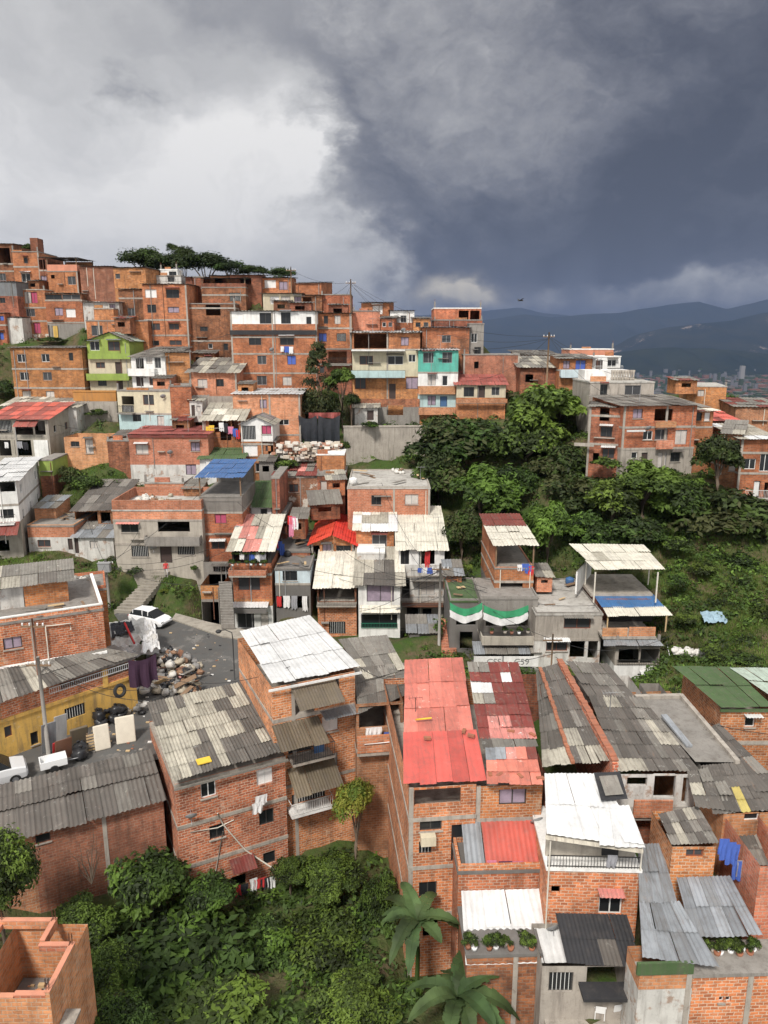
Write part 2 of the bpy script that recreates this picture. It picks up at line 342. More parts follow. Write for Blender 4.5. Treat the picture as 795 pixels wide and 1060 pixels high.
def H(label, z, x0, x1, yt, yb, Y=None, yaw=0, dep=7, mat='b1', st=None, sl=None, cols=None, wins=(), roof=('flat',), side=None, foot=4.5, cat='house', name='brick_house', cm='co', bk=True, key=None, back=None, grp=None, rise_g=.12, gnd=True):
    h = House(); X = lambda x: zx(z, x); YY = lambda y: zy(z, y)
    px0, px1, pyt, pyb = X(x0), X(x1), YY(yt), YY(yb)
    h.Y = Y = Yg(pyb) if Y is None else Y
    A = atY(px0, pyt, Y); h.A = A; h.yaw = ya = RAD(yaw); h.ud = Vector((math.cos(ya), math.sin(ya), 0)); h.nd = Vector((-math.sin(ya), math.cos(ya), 0))
    h.zt = A.z; h.zb = atY(px0, pyb, Y).z
    r = ray(px1, pyt)   # intersect with the facade plane
    t = (A.dot(h.nd)) / r.dot(h.nd); P1 = r * t; h.w = max(.5, (P1 - A).dot(h.ud)); h.dep = dep
    h.z = z; h.H = h.zt - h.zb
    root = h.root = empty(name, (A.x, A.y, h.zb), ya); tag(root, label, cat, grp)
    def fl(px, py, face='F'):
        """pixel -> (u, local z) on a facade"""
        if face == 'F': o = A; n = h.nd; d = h.ud
        elif face == 'R': o = A + h.ud * h.w; n = h.ud; d = h.nd
        else: o = A; n = h.ud; d = h.nd
        r = ray(X(px), YY(py)); t = Vector((o.x, o.y, 0)).dot(n) / r.dot(n); p = r * t
        return (p - Vector((o.x, o.y, 0))).dot(Vector((d.x, d.y, 0))), p.z - h.zb
    h.fl = fl; h.lz = lambda y, x=None: fl(x0 if x is None else x, y)[1]
    holes = {'F': [], 'R': [], 'L': [], 'B': []}; todo = []
    for wn in wins:
        a, b, c, d, k = wn[:5]; face = wn[5] if len(wn) > 5 else 'F'
        u0, z0 = fl(a, d, face); u1, _ = fl(c, (b + d) / 2, face); _, z1 = fl(a, b, face)
        if u0 > u1: u0, u1 = u1, u0
        dpw = {'F': h.w, 'B': h.w}.get(face, h.dep)
        u0 = max(u0, .04); u1 = min(u1, dpw - .04); z1 = min(z1, h.H - .04)
        if u1 - u0 < .15 or z1 - z0 < .15: continue
        holes[face].append((u0, z0, u1, z1)); todo.append((face, u0, z0, u1, z1, k))
    if side:   # plain windows on a visible flank: (face, columns, storey height)
        face, nc, sh = side[:3]; dpw = h.dep; nf = max(1, int(h.H / sh))
        for i in range(nc):
            for j in range(nf):
                if random.random() < .25: continue
                u0 = dpw * (i + .5) / nc - .4 + random.uniform(-.2, .2); z0 = h.H - (j + 1) * sh + 1.0
                if z0 < .4 or u0 < .2: continue
                q = (u0, z0, u0 + .8, z0 + .9); holes[face].append(q); todo.append((face,) + q + (random.choice(['w', 'd', 'd', 'c']),))
    lv = [(h.H, mat)] + [(h.lz(y), m) for y, m in (st or [])]; lv = lv + [(-foot, None)]
    rise = 0
    if roof and roof[0] in ('shed',): rise = roof[2]
    for i in range(len(lv) - 1):
        z1, m = lv[i]; z0 = lv[i + 1][0]; mb = MB(); mm = M[m]
        for face in 'FRLB':
            o, ud, inw, w = facing(h, face); panel(mb, o, ud, inw, w, z0, z1, holes[face], mm)
        if i == 0 and rise:
            w, dp = h.w, h.dep
            if rise > 0:
                mb.poly([(0, 0, z1), (0, dp, z1), (0, dp, z1 + rise)], mm); mb.poly([(w, 0, z1), (w, dp, z1), (w, dp, z1 + rise)], mm); mb.poly([(0, dp, z1), (w, dp, z1), (w, dp, z1 + rise), (0, dp, z1 + rise)], mm)
        if i == 0 and roof and roof[0] == 'gable':
            w, dp = h.w, h.dep; rs = roof[2]
            if roof[4] == 'y':   # ridge runs back, gable faces us
                pk = roof[5] if len(roof) > 5 else .5
                for y in (0, dp): mb.poly([(0, y, z1), (w, y, z1), (w * pk, y, z1 + rs)], mm)
            else:
                for x in (0, w): mb.poly([(x, 0, z1), (x, dp, z1), (x, dp / 2, z1 + rs)], mm)
        mb.build('wall', root)
    for s in (sl or []):
        s = s if isinstance(s, tuple) else (x0, s)
        zz = fl(s[0], s[1])[1]; mb = MB()
        mb.box(-.035, h.w + .035, -.035, h.dep - .1, zz - .11, zz + .11, M[cm]); mb.build('floor_slab', root)
    for c in (cols or []):
        u = fl(c, yt)[0]; mb = MB(); u = min(max(u, .1), h.w - .1); mb.box(u - .11, u + .11, -.025, .1, -foot, h.H - .02, M[cm]); mb.build('column', root)
    for t in todo: window(h, *t)
    oh = .3
    if roof:
        k = roof[0]; w, dp = h.w, h.dep; ztp = h.H
        corr = dict(period=.18, amp=.022) if Y < 60 else dict(period=.3, amp=.03) if Y < 90 else dict(period=.45, amp=.04)
        sd = int(abs(A.x * 37 + A.y * 11)) % 997
        if k == 'flat':
            m = M[roof[1]] if len(roof) > 1 and roof[1] else M['rt']; par = roof[2] if len(roof) > 2 else 0
            mb = MB(); mb.box(-.06, w + .06, -.06, dp + .06, ztp + .002, ztp + .16, m); rf = mb.build('roof', root)
            if par:
                mb = MB(); pm = M[roof[3]] if len(roof) > 3 else M[mat]; t = .13; q = ztp + .163
                mb.box(0, w, 0, t, q, q + par, pm); mb.box(0, w, dp - t, dp, q, q + par, pm); mb.box(0, t, t + .002, dp - t - .002, q, q + par, pm); mb.box(w - t, w, t + .002, dp - t - .002, q, q + par, pm)
                mb.build('parapet', root)
        elif k == 'shed':
            o2 = roof[3] if len(roof) > 3 else oh; g = rise / dp
            c = [(-o2, dp + o2, ztp + rise + g * o2 + .04), (w + o2, dp + o2, ztp + rise + g * o2 + .04), (w + o2, -o2, ztp - g * o2 + .04), (-o2, -o2, ztp - g * o2 + .04)]
            sheets('roof', c, roof[1], root, seed=sd, **corr)
        elif k == 'gable':
            o2 = roof[3]; rs = roof[2]; par = empty('roof', (0, 0, 0)); par.parent = root
            if roof[4] == 'y':
                pk = roof[5] if len(roof) > 5 else .5
                zl = ztp - rs / (w * pk) * o2; zr = ztp - rs / (w * (1 - pk)) * o2
                sheets('slope', [(-o2, dp + o2, zl + .03), (w * pk, dp + o2, ztp + rs + .03), (w * pk, -o2, ztp + rs + .03), (-o2, -o2, zl + .03)], roof[1], par, seed=sd, **corr)
                sheets('slope', [(w * pk, dp + o2, ztp + rs + .03), (w + o2, dp + o2, zr + .03), (w + o2, -o2, zr + .03), (w * pk, -o2, ztp + rs + .03)], roof[1], par, seed=sd + 1, **corr)
            else:
                g = rs / (dp / 2)
                sheets('slope', [(-o2, dp / 2, ztp + rs + .03), (w + o2, dp / 2, ztp + rs + .03), (w + o2, -o2, ztp - g * o2 + .03), (-o2, -o2, ztp - g * o2 + .03)], roof[1], par, seed=sd, **corr)
                sheets('slope', [(-o2, dp + o2, ztp - g * o2 + .03), (w + o2, dp + o2, ztp - g * o2 + .03), (w + o2, dp / 2, ztp + rs + .03), (-o2, dp / 2, ztp + rs + .03)], roof[1], par, seed=sd + 1, **corr)
        elif k == 'posts':   # open terrace: mats, rise, overhang, post height, parapet height, parapet material
            _, pat, rs, o2, ph, pr, pm = roof
            mb = MB(); mb.box(-.05, w + .05, -.05, dp + .05, ztp + .002, ztp + .14, M['gc']); mb.build('floor_slab', root)
            q = ztp + .142
            if pr:
                mb = MB(); t = .12; mb.box(0, w, 0, t, q, q + pr, M[pm]); mb.box(0, t, t + .002, dp, q, q + pr, M[pm]); mb.box(w - t, w, t + .002, dp, q, q + pr, M[pm]); mb.build('parapet', root)
            for (a, b) in ((.07, .07), (w - .07, .07), (.07, dp - .1), (w - .07, dp - .1)):
                zt = q + ph + rs * b / dp; mb = MB(); mb.box(a - .06, a + .06, b - .06, b + .06, q, zt, M['wood'] if Y > 60 else M['pvc']); mb.build('post', root)
            if bk: mb = MB(); mb.box(.15, w - .15, dp - .05, dp + .08, q, q + ph + rs - .1, M[mat]); mb.build('back_wall', root)
            g = rs / dp
            c = [(-o2, dp + o2, q + ph + rs + g * o2), (w + o2, dp + o2, q + ph + rs + g * o2), (w + o2, -o2, q + ph - g * o2), (-o2, -o2, q + ph - g * o2)]
            sheets('roof', c, pat, root, seed=sd, **corr)
    if roof and roof[0] == 'flat' and cat == 'house' and Y > 50 and h.w > 2.5 and not (len(roof) > 2 and roof[2]):
        for a in (.12, h.w - .12) if random.random() < .6 else (.12,):
            mb = MB(); s_ = random.uniform(.3, .9); mb.box(a - .1, a + .1, .02, .22, h.H + .165, h.H + .165 + s_, M['gc'])
            for q in (-.06, .06): mb.box(a + q - .012, a + q + .012, .08, .104, h.H + .16 + s_, h.H + .5 + s_, M['rust'])
            mb.build('column_stub', root)
        if random.random() < .7:
            mb = MB(); a = random.uniform(0, h.w * .5); mb.box(a, a + random.uniform(.8, h.w * .45), .0, .13, h.H + .165, h.H + random.uniform(.35, .8), M[random.choice(['b1', 'b2', 'b3'])]); mb.build('parapet', root)
    if cat == 'house' and Y > 60 and h.H > 2.5:
        for q in range(random.choice([0, 1, 1, 2])):
            mb = MB(); a = random.uniform(.15, h.w - .15); mb.box(a - .035, a + .035, -.08, -.01, random.uniform(-.2, h.H * .4), h.H - random.uniform(0, .3), M[random.choice(['pvc', 'rust', 'fg', 'gc'])]); mb.build('drain_pipe', root)
        if random.random() < .5:
            mb = MB(); a = random.uniform(0, h.w * .6); zq = random.uniform(.25, .9) * h.H; mb.box(a, min(h.w, a + random.uniform(.7, 2.2)), -.35, -.004, zq, zq + .08, M[random.choice(['gc', 'co', 'E', 'D'])]); mb.build('ledge', root)
    if gnd:
        ret = name in ('retaining_wall', 'terrace_wall', 'rubble_wall'); n = max(2, int(h.w / 4) + 1)
        for i in range(n):
            q = A + h.ud * h.w * (i / (n - 1))
            GROUND.append((q.x + h.nd.x * -.6, q.y - h.nd.y * .6, h.zb - .25)); bx = q + h.nd * (h.dep + .3)
            GROUND.append((bx.x, bx.y, h.zt - .15 if ret else min(h.zb + rise_g * h.dep, h.zt - 1.2)))
    if key: HS[key] = h
    FOOT.append((A.x, A.y, ya, h.w, h.dep, h.zb, gnd))
    return h
def balcony(h, x0, x1, y, out=1.0, slab='co', kind='bar', hh=.9, mat=None, th=.16, floor=True):
    u0, z = h.fl(x0, y); u1, _ = h.fl(x1, y); b = None
    mb = MB(); mb.box(u0, u1, -out, -.003, z - th, z, M[slab]); b = mb.build('balcony', h.root)
    if kind: rail(h, 'railing', b, u0, u1, -out, z + .002, hh, kind, M[mat] if mat else None, side=out)
    return b
def awning(h, x0, x1, y, out=1.0, drop=.4, pat='E', name='awning', face_y=0):
    u0, z = h.fl(x0, y); u1, _ = h.fl(x1, y)
    c = [(u0, face_y - .01, z), (u1, face_y - .01, z), (u1, face_y - out, z - drop), (u0, face_y - out, z - drop)]
    return sheets(name, c, pat, h.root, seed=int(abs(u0 * 31 + z * 7)) + 3, period=.18 if h.Y < 60 else .3)
def parapet(h, x0, x1, y0, y1, mat='b3', out=0.0, name='parapet'):
    u0, z1 = h.fl(x0, y0); u1, _ = h.fl(x1, y0); _, z0 = h.fl(x0, y1)
    mb = MB(); mb.box(u0, u1, -out - .12, -out - .003, z0, z1, M[mat]); return mb.build(name, h.root)
def wpt(h, x, y, out=0.0):
    u, z = h.fl(x, y); return Vector((h.A.x, h.A.y, h.zb)) + h.ud * u - h.nd * out + Vector((0, 0, z))
def pipe(h, pts, r=.04, m='pvc', out=.08, name='pipe'):
    mb = MB(); q = []
    for x, y in pts: u, z = h.fl(x, y); q.append((u, -out, z))
    mb.tube(q, r, M[m]); return mb.build(name, h.root)
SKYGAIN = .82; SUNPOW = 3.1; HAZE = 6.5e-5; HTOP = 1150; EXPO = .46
DARKBLOBS = [(660, 180, .26, 1.2, .95), (780, 110, .30, 1.1, .9), (600, 30, .21, .95, .9), (480, 0, .15, .40, .8), (440, 110, .11, .24, .8), (560, 225, .10, .5, .9), (640, 280, .26, .6, .2), (360, 40, .10, .22, .6), (130, 100, .07, .42, .5), (200, -20, .12, .2, .5)]
LIGHTVAR = [(100, -10, .30, -.26, .5), (290, 10, .15, -.26, .5), (60, 200, .2, .0, .8), (392, 185, .06, .38, 1.2), (300, 150, .14, .10, .8), (200, 290, .2, -.10, .4), (460, 290, .08, .1, .5), (420, 270, .10, -.16, .6)]
DARKVAR = [(660, 235, .15, -.20, .6), (590, 278, .24, -.16, .16), (740, 140, .17, -.20, .8), (600, 70, .2, .08, .7), (440, 60, .17, .26, .8), (330, 240, .08, .12, .8), (560, 318, .14, .42, .13), (720, 307, .14, .46, .12), (700, 40, .12, -.04, .7), (520, 130, .10, .10, .7)]
# ================================================================ houses on the upper slope
# --- top left
H('dark brick house with an open terrace, cut by the left edge just below the hilltop', 'M', -30, 82, 85, 345, Y=126, yaw=0, dep=7, mat='b2', sl=[220, 270],
  wins=[(0, 110, 70, 215, 'o'), (0, 285, 40, 335, 'd')], roof=('shed', 'DE', .4, .3))
h = H('tall brick house with a planted roof terrace, highest at the far left of the hill', 'M', 82, 262, 140, 375, Y=125, dep=7, mat='b1', sl=[240, 372], cols=[262],
  wins=[(165, 175, 190, 215, 'd'), (150, 285, 208, 345, 'w')], roof=('flat', 'gc', 0)); HS['plant_top'] = h
awning(h, 140, 212, 270, .6, .25, 'W')
mbx = MB(); mbx.box(h.w - 1.2, h.w + .0, .1, 2.2, h.H + .17, h.H + 2.2, M['b2']); mbx.build('stair_turret', h.root)
h = H('brick house with an open roofed terrace and salmon parapet near the hilltop', 'M', 325, 530, 275, 395, Y=121, dep=7, mat='b1', cols=[530], wins=[(467, 305, 520, 362, 'g'), (350, 295, 375, 320, 'o')],
  roof=('posts', 'DE', .2, .35, 1.95, .95, 'sa'), side=('R', 1, 2.6))
h = H('narrow brick stair house squeezed between two taller houses at the far left hilltop', 'M', 262, 325, 178, 385, Y=123.5, dep=6, mat='b2', sl=[265], wins=[(268, 190, 310, 255, 'o'), (285, 300, 320, 360, 'd')], roof=('shed', 'E', .2, .2), name='brick_house')
h = H('brick house with magenta window shutters below the far left hilltop', 'M', 120, 305, 400, 790, Y=118, dep=7, mat='b1', sl=[(120, 520), (120, 612)],
  st=[(700, 'b4')], wins=[(172, 410, 215, 490, 'd'), (216, 412, 256, 490, 'cp'), (182, 528, 240, 580, 'g'), (235, 622, 278, 698, 'cp')], roof=('flat', 'co', .0))
h = H('brick house with a dark glazed top strip and grey ground storey, beside the magenta shutters', 'M', 305, 558, 425, 745, Y=117, dep=7, mat='b2', sl=[(305, 470), (305, 622)],
  st=[(470, 'b1'), (630, 'gc')], wins=[(312, 430, 424, 464, 'd'), (428, 430, 550, 464, 'g'), (378, 520, 432, 575, 'd'), (455, 528, 518, 586, 'cw'), (322, 640, 342, 720, 'D'), (362, 645, 398, 725, 'c')], roof=('shed', 'EL', .3, .3))
parapet(h, 365, 395, 645, 725, 'ye', .05, 'yellow_panel')
h = H('house clad in blue grey metal sheet at the far left, blue glass windows', 'M', -40, 108, 345, 600, Y=116, dep=6, mat='g', st=[(440, 'b2')], wins=[(0, 452, 36, 488, 'd'), (0, 572, 56, 620, 'cb')], roof=('shed', 'gG', .2, .2), name='sheet_metal_house')
h = H('whitewashed rubble wall house with a blue window at the far left edge', 'M', -40, 30, 560, 800, Y=114.5, dep=5, mat='b1', sl=[(-40, 640)], wins=[(0, 575, 26, 610, 'cb'), (0, 690, 26, 740, 'cb')], roof=('shed', 'E', .2, .2))
h = H('pale rubble retaining wall under the magenta shutters', 'M', 30, 150, 590, 795, Y=115.2, dep=3, mat='wr', roof=('shed', 'E', .1, .1), name='rubble_wall', cat='wall')
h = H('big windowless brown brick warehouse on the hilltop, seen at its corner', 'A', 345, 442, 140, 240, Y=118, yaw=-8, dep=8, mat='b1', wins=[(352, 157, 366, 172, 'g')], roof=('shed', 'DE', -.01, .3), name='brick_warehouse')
h = H('long windowless brown brick wall of the hilltop warehouse, in its shade', 'A', 242, 345, 135, 235, Y=119, yaw=4, dep=8, mat='b7', roof=('shed', 'DE', .2, .3), name='brick_warehouse')  # darker brick than the other face: its shade is put into the colour
h = H('small brick house stepped below the hilltop warehouse', 'A', 360, 436, 205, 300, Y=115, dep=5, mat='b2', sl=[232], wins=[(390, 262, 412, 290, 'd')], roof=('shed', 'DE', .3, .3))
h = H('pale plastered house with white edged roofs and plants on it, behind the lime green house', 'A', 252, 362, 245, 300, Y=113.5, dep=6, mat='wr', wins=[(335, 250, 352, 280, 'd')], roof=('shed', 'WE', .3, .4), name='plastered_house')
h = H('small orange brick box room among plants above the lime green house', 'A', 285, 345, 265, 297, Y=111.5, dep=3, mat='b1', roof=('flat', 'co'))
h = H('long low brick house with one dark opening directly above the lime green house', 'A', 262, 450, 302, 385, Y=109.5, dep=6, mat='b1', wins=[(280, 315, 313, 346, 'd')], cols=[300, 380], roof=('flat', 'gc'))
h = H('four storey brick house with white curtained top window, left of centre below the ridge trees', 'A', 432, 567, 190, 418, Y=111, dep=8, mat='b1', sl=[298, 345], cols=[567],
  wins=[(443, 205, 477, 230, 'cw'), (507, 205, 546, 231, 'd'), (450, 251, 476, 276, 'd'), (512, 258, 546, 276, 'cl'), (461, 308, 488, 329, 'd'), (515, 309, 546, 328, 'd'), (463, 361, 485, 376, 'd'), (517, 360, 554, 375, 'd')], roof=('shed', 'ED', .2, .25), name='brick_house')
h = H('plain brick house with three small windows, left of the large white topped block', 'A', 567, 716, 250, 420, Y=112, dep=8, mat='b2', sl=[(567, 262), (567, 362)], cols=[716],
  wins=[(628, 252, 672, 284, 'o'), (610, 318, 633, 332, 'd'), (635, 370, 648, 385, 'w'), (682, 370, 695, 390, 'd')], roof=('flat', 'gc'))
h = H('brick house with a roofed dark terrace behind the plain three storey house', 'A', 615, 748, 200, 262, Y=115, dep=7, mat='b2', wins=[(700, 215, 735, 240, 'd')], sl=[(615, 222)], roof=('posts', 'DE', .3, .4, 1.2, .5, 'b2'))
h = H('small white block house on the ridge in front of the tree crowns', 'A', 447, 552, 165, 195, Y=121, dep=5, mat='wr', wins=[(512, 168, 530, 182, 'd')], roof=('flat', 'co'), name='plastered_house')
h = H('tiny white stair room standing on the white ridge house', 'A', 488, 540, 146, 168, Y=122, dep=3, mat='wh', wins=[(515, 150, 538, 163, 'd')], roof=('flat', 'wh'), name='plastered_house', gnd=False)
for i, (a, b, c, d, m, lb) in enumerate([(565, 640, 168, 200, 'b2', 'low brick hut on the ridge just right of the white block house'), (640, 700, 164, 200, 'b1', 'ridge brick hut with one dark opening, under the middle of the trees'),
        (700, 795, 162, 200, 'b2', 'open brick shelter with dark interior on the ridge')]):
    H(lb, 'A', a, b, c, d, Y=119 - i, dep=5, mat=m, wins=[((a + b) / 2 - 15, c + 8, (a + b) / 2 + 18, d - 10, 'o')], roof=('shed', 'DE', .3, .4))
h = H('brick house with three wide dark openings on the ridge above the cream shack', 'B', 90, 205, 78, 150, Y=119, dep=6, mat='b2', wins=[(100, 80, 130, 104, 'o'), (135, 80, 170, 104, 'o'), (175, 84, 195, 104, 'o')], roof=('shed', 'ED', .3, .4))
h = H('brick ridge house with a white wall panel, left of the tilted roof house', 'B', 205, 300, 82, 150, Y=118.5, dep=6, mat='b1', wins=[(218, 88, 252, 112, 'cw'), (262, 92, 288, 118, 'd')], roof=('shed', 'DE', .4, .4))
h = H('small brick house with a steep tilted roof at the right end of the ridge', 'B', 312, 390, 98, 160, Y=117, yaw=-12, dep=6, mat='b1', roof=('shed', 'D', .5, .3))
h = H('cream plank shack with dark windows in front of the ridge houses', 'B', 212, 330, 130, 190, Y=115, dep=5, mat='cr', wins=[(235, 138, 262, 162, 'cw'), (268, 138, 296, 162, 'c'), (308, 138, 330, 170, 'd')], roof=('shed', 'EL', .2, .4), name='plank_shack')
h = H('brick hut with a black doorway right of the cream shack', 'B', 330, 392, 135, 190, Y=114.5, dep=5, mat='b2', wins=[(335, 140, 362, 175, 'o')], roof=('shed', 'DE', .3, .4))
h = H('plain brick box house by the utility pole on the ridge', 'B', 390, 481, 134, 200, Y=115, dep=6, mat='b1', roof=('flat', 'gc'))
h = H('brick rear house with a dark room, left of the white topped block', 'B', 25, 115, 115, 215, Y=116, dep=7, mat='b2', sl=[165], wins=[(35, 168, 75, 198, 'o'), (10, 120, 22, 150, 'd')], roof=('flat', 'gc'))
h = H('brick and grey house above the long brick row near the skyline', 'B', 0, 30, 80, 200, Y=118, dep=7, mat='b2', roof=('flat', 'gc'))
# --- white topped block and neighbours
h = H('large five storey brick block with a white painted top storey and a black band', 'B', 112, 376, 184, 432, Y=104, dep=9, mat='wh', sl=[(112, 262), (112, 313), (112, 372)], cols=[112, 240, 376],
  st=[(222, 'b1')], wins=[(203, 188, 238, 221, 'd'), (268, 186, 297, 221, 'd'), (170, 261, 207, 286, 'd'), (265, 261, 307, 286, 'd'), (196, 318, 223, 345, 'g'), (287, 318, 313, 346, 'cb'), (195, 380, 224, 408, 'g'), (273, 382, 300, 409, 'c'), (345, 200, 360, 222, 'd')],
  roof=('shed', 'EV', .3, .35), key='block')
parapet(h, 112, 376, 241, 255, 'K', .12, 'black_band')
h = H('brick house with a bright blue curtained window, right of the white topped block', 'B', 378, 482, 190, 320, Y=106, dep=8, mat='b1', sl=[235], cols=[482],
  wins=[(383, 250, 407, 276, 'cb'), (437, 250, 466, 275, 'gb'), (398, 197, 411, 221, 'd'), (431, 196, 449, 222, 'd')], roof=('shed', 'LE', .2, .4))
h = H('brick house with a shaded balcony and laundry, behind the dark conifer', 'B', 376, 482, 300, 385, Y=103.5, dep=6, mat='b2', wins=[(412, 305, 468, 343, 'o'), (385, 350, 400, 372, 'd')], sl=[345], roof=('flat', 'gc'))
balcony(h, 405, 478, 345, .8, 'gc', 'bar')
h = H('blank orange brick box house above the balcony terrace', 'B', 487, 569, 184, 245, Y=111, yaw=6, dep=6, mat='b3', roof=('flat', 'gc'))
h = H('brick house with a dark shed roof and white lattice window on the skyline', 'B', 512, 598, 158, 230, Y=114, yaw=-6, dep=7, mat='b1', wins=[(547, 166, 577, 192, 'cw'), (520, 175, 535, 200, 'd')], roof=('shed', 'DK', .4, .5))
h = H('white and grey two window house on the skyline', 'B', 600, 674, 182, 242, Y=113, dep=6, mat='wh', st=[(218, 'b1')], wins=[(612, 196, 625, 218, 'd'), (632, 196, 650, 218, 'g')], roof=('shed', 'DE', .2, .3), name='plastered_house', side=('R', 1, 2.5))
h = H('brick house with a wide terrace balcony edged in aqua, left of the teal house', 'B', 484, 692, 250, 455, Y=103, yaw=0, dep=8, mat='b1', sl=[(484, 300)], st=[(302, 'cr'), (382, 'b1')], cols=[592],
  wins=[(490, 252, 596, 296, 'o'), (633, 262, 657, 288, 'd'), (507, 319, 548, 346, 'd'), (590, 319, 640, 346, 'd'), (656, 315, 678, 338, 'w'), (493, 385, 526, 420, 'd'), (648, 384, 685, 420, 'd'), (597, 404, 617, 450, 'D')], roof=('shed', 'WE', .4, .5), key='terr')
balcony(h, 483, 645, 382, 1.3, 'tl', 'bar', .9)
mbx = MB(); u0, z0 = h.fl(483, 302); u1, _ = h.fl(645, 302); mbx.box(u0, u1, -1.3, -.003, z0 - .1, z0 + .1, M['wh']); mbx.build('canopy_slab', h.root)
u0, z0 = h.fl(483, 363); mbx = MB(); mbx.box(u0, u1, -1.42, -1.31, h.fl(483, 382)[1] - .1, z0, M['tl']); mbx.build('balcony_edge', h.root)
h = H('grey underbuilding with stilts and boards below the aqua edged balcony', 'B', 484, 690, 450, 545, Y=101.8, dep=6, mat='b2', st=[(475, 'gc')], wins=[(590, 470, 640, 500, 'o')], roof=None, name='stilt_house')
h = H('little white shack with a grey lean-to roof on top of the retaining wall', 'B', 492, 562, 478, 530, Y=99, dep=4, mat='wr', wins=[(530, 485, 550, 515, 'D')], roof=('shed', 'EL', .5, .4), name='plastered_shack')
# --- teal house and right part of the ridge
h = H('teal and pale blue three storey house with brick parapets on the slope edge', 'C', 28, 116, 176, 320, Y=102, yaw=0, dep=7, mat='te', st=[(223, 'wh'), (254, 'b1'), (273, 'tl'), (300, 'b1')], sl=[(28, 224), (28, 272)],
  wins=[(38, 180, 61, 203, 'g'), (80, 179, 102, 203, 'g'), (48, 230, 66, 252, 'd'), (80, 231, 92, 253, 'w'), (48, 275, 66, 296, 'd'), (75, 276, 91, 299, 'Db')], roof=('shed', 'W', .2, .35), key='teal')
parapet(h, 28, 108, 253, 271, 'b3', .5); parapet(h, 28, 108, 301, 316, 'b3', .5)
h = H('brick house with a small square window on the skyline behind the teal house', 'C', 36, 140, 126, 185, Y=108, dep=7, mat='b1', st=[(150, 'b2')], wins=[(79, 142, 99, 158, 'g')], roof=('shed', 'DG', .3, .4))
h = H('grey sided house with a white roofed open terrace, highest right of the ridge', 'C', 62, 168, 110, 150, Y=112, yaw=0, dep=6, mat='b2', roof=('flat', 'gc'), wins=[(140, 118, 160, 140, 'd')])
h = H('brick top room with a white framed open loggia on the skyline', 'C', 62, 166, 84, 112, Y=112.5, dep=6, mat='b1', wins=[(116, 88, 138, 108, 'o'), (141, 88, 162, 108, 'o')], roof=('flat', 'wh'), gnd=False)
h = H('grey plastered side house with windows, right behind the teal house', 'C', 140, 172, 118, 215, Y=109, dep=7, mat='gc', wins=[(143, 138, 157, 158, 'w'), (150, 168, 165, 190, 'd')], roof=('flat', 'gc'), name='plastered_house')
h = H('cream house with a low red sheet roof beside the teal house', 'C', 112, 220, 251, 332, Y=101, dep=7, mat='cr', st=[(279, 'b1')], sl=[(112, 290)], wins=[(127, 256, 150, 277, 'd'), (188, 256, 206, 274, 'g'), (157, 253, 174, 279, 'D')], roof=('shed', 'u', 1.6, .4), name='plastered_house', key='redroof')
parapet(h, 110, 221, 281, 290, 'b3', .7)
h = H('long flat brown brick house above the red roofed cream house', 'C', 127, 250, 186, 262, Y=106, dep=8, mat='b7', wins=[(150, 200, 160, 215, 'o')], roof=('flat', 'gc'), cols=[127, 250])
h = H('brick house with a grey corrugated hip roof left of the wooden pole', 'C', 252, 336, 213, 262, Y=103, dep=8, mat='b2', wins=[(262, 228, 280, 245, 'o')], roof=('shed', 'ELE', 1.3, .5))
h = H('low house with dark grey roof behind the wooden pole', 'C', 250, 330, 186, 220, Y=112, dep=8, mat='b2', roof=('shed', 'DE', .6, .5))
h = H('house with a blue curtained window and pale blue balcony, left of the white terrace house', 'C', 338, 410, 194, 262, Y=101, dep=6, mat='b1', wins=[(372, 197, 395, 218, 'cb'), (345, 198, 360, 216, 'd')], roof=('shed', 'ED', .5, .5), sl=[(338, 219)])
balcony(h, 338, 410, 232, .9, 'lb', 'wall', .9, 'lb')
h = H('salmon painted roof room on the skyline at the right end of the ridge', 'C', 360, 456, 174, 192, Y=108, dep=5, mat='sa', roof=('flat', 'wh'), name='plastered_house', gnd=False)
h = H('white terrace house with a dark doorway on the right end of the ridge', 'C', 411, 472, 190, 240, Y=101.5, yaw=0, dep=5, mat='wh', wins=[(416, 197, 432, 222, 'D'), (442, 196, 462, 212, 'w')], roof=('flat', 'wh'), name='plastered_house')
balcony(h, 411, 472, 222, .8, 'wh', 'bar', .8, 'fw')
h = H('cream flat roofed house with a row of concrete balusters on top, green glazed window', 'C', 405, 546, 247, 292, Y=86, dep=8, mat='co', wins=[(480, 252, 516, 273, 'g'), (425, 250, 442, 285, 'd')], roof=('flat', 'rt'), name='plastered_house', key='balus')
h = H('three storey brick corner house with a pale rendered ground storey above the ravine trees', 'C', 480, 640, 298, 445, Y=77, yaw=8, dep=8, mat='b1', sl=[(480, 345), (480, 392)], st=[(393, 'co')], cols=[480, 575],
  wins=[(498, 304, 520, 325, 'd'), (545, 304, 586, 330, 'o'), (546, 349, 575, 372, 'g'), (520, 352, 542, 372, 'w'), (590, 350, 617, 382, 'd'), (495, 399, 508, 413, 'w'), (515, 400, 530, 437, 'D'), (580, 400, 602, 420, 'd'), (552, 400, 572, 433, 'c')],
  roof=('shed', 'EDE', .5, .5), side=None, key='corner')
parapet(h, 545, 590, 331, 344, 'b3', .3)
parapet(h, 545, 582, 372, 391, 'b3', .45); parapet(h, 480, 520, 349, 353, 'W', .5, 'awning_edge')
h = H('rear brick wing with dark openings, left of the ravine corner house', 'C', 404, 480, 300, 445, Y=79, yaw=-22, dep=7, mat='b2', sl=[(404, 318), (404, 380)], cols=[404, 480], wins=[(427, 343, 453, 365, 'd'), (430, 390, 458, 412, 'd'), (410, 400, 424, 420, 'o'), (425, 300, 447, 330, 'o')], roof=('shed', 'ED', .3, .3))
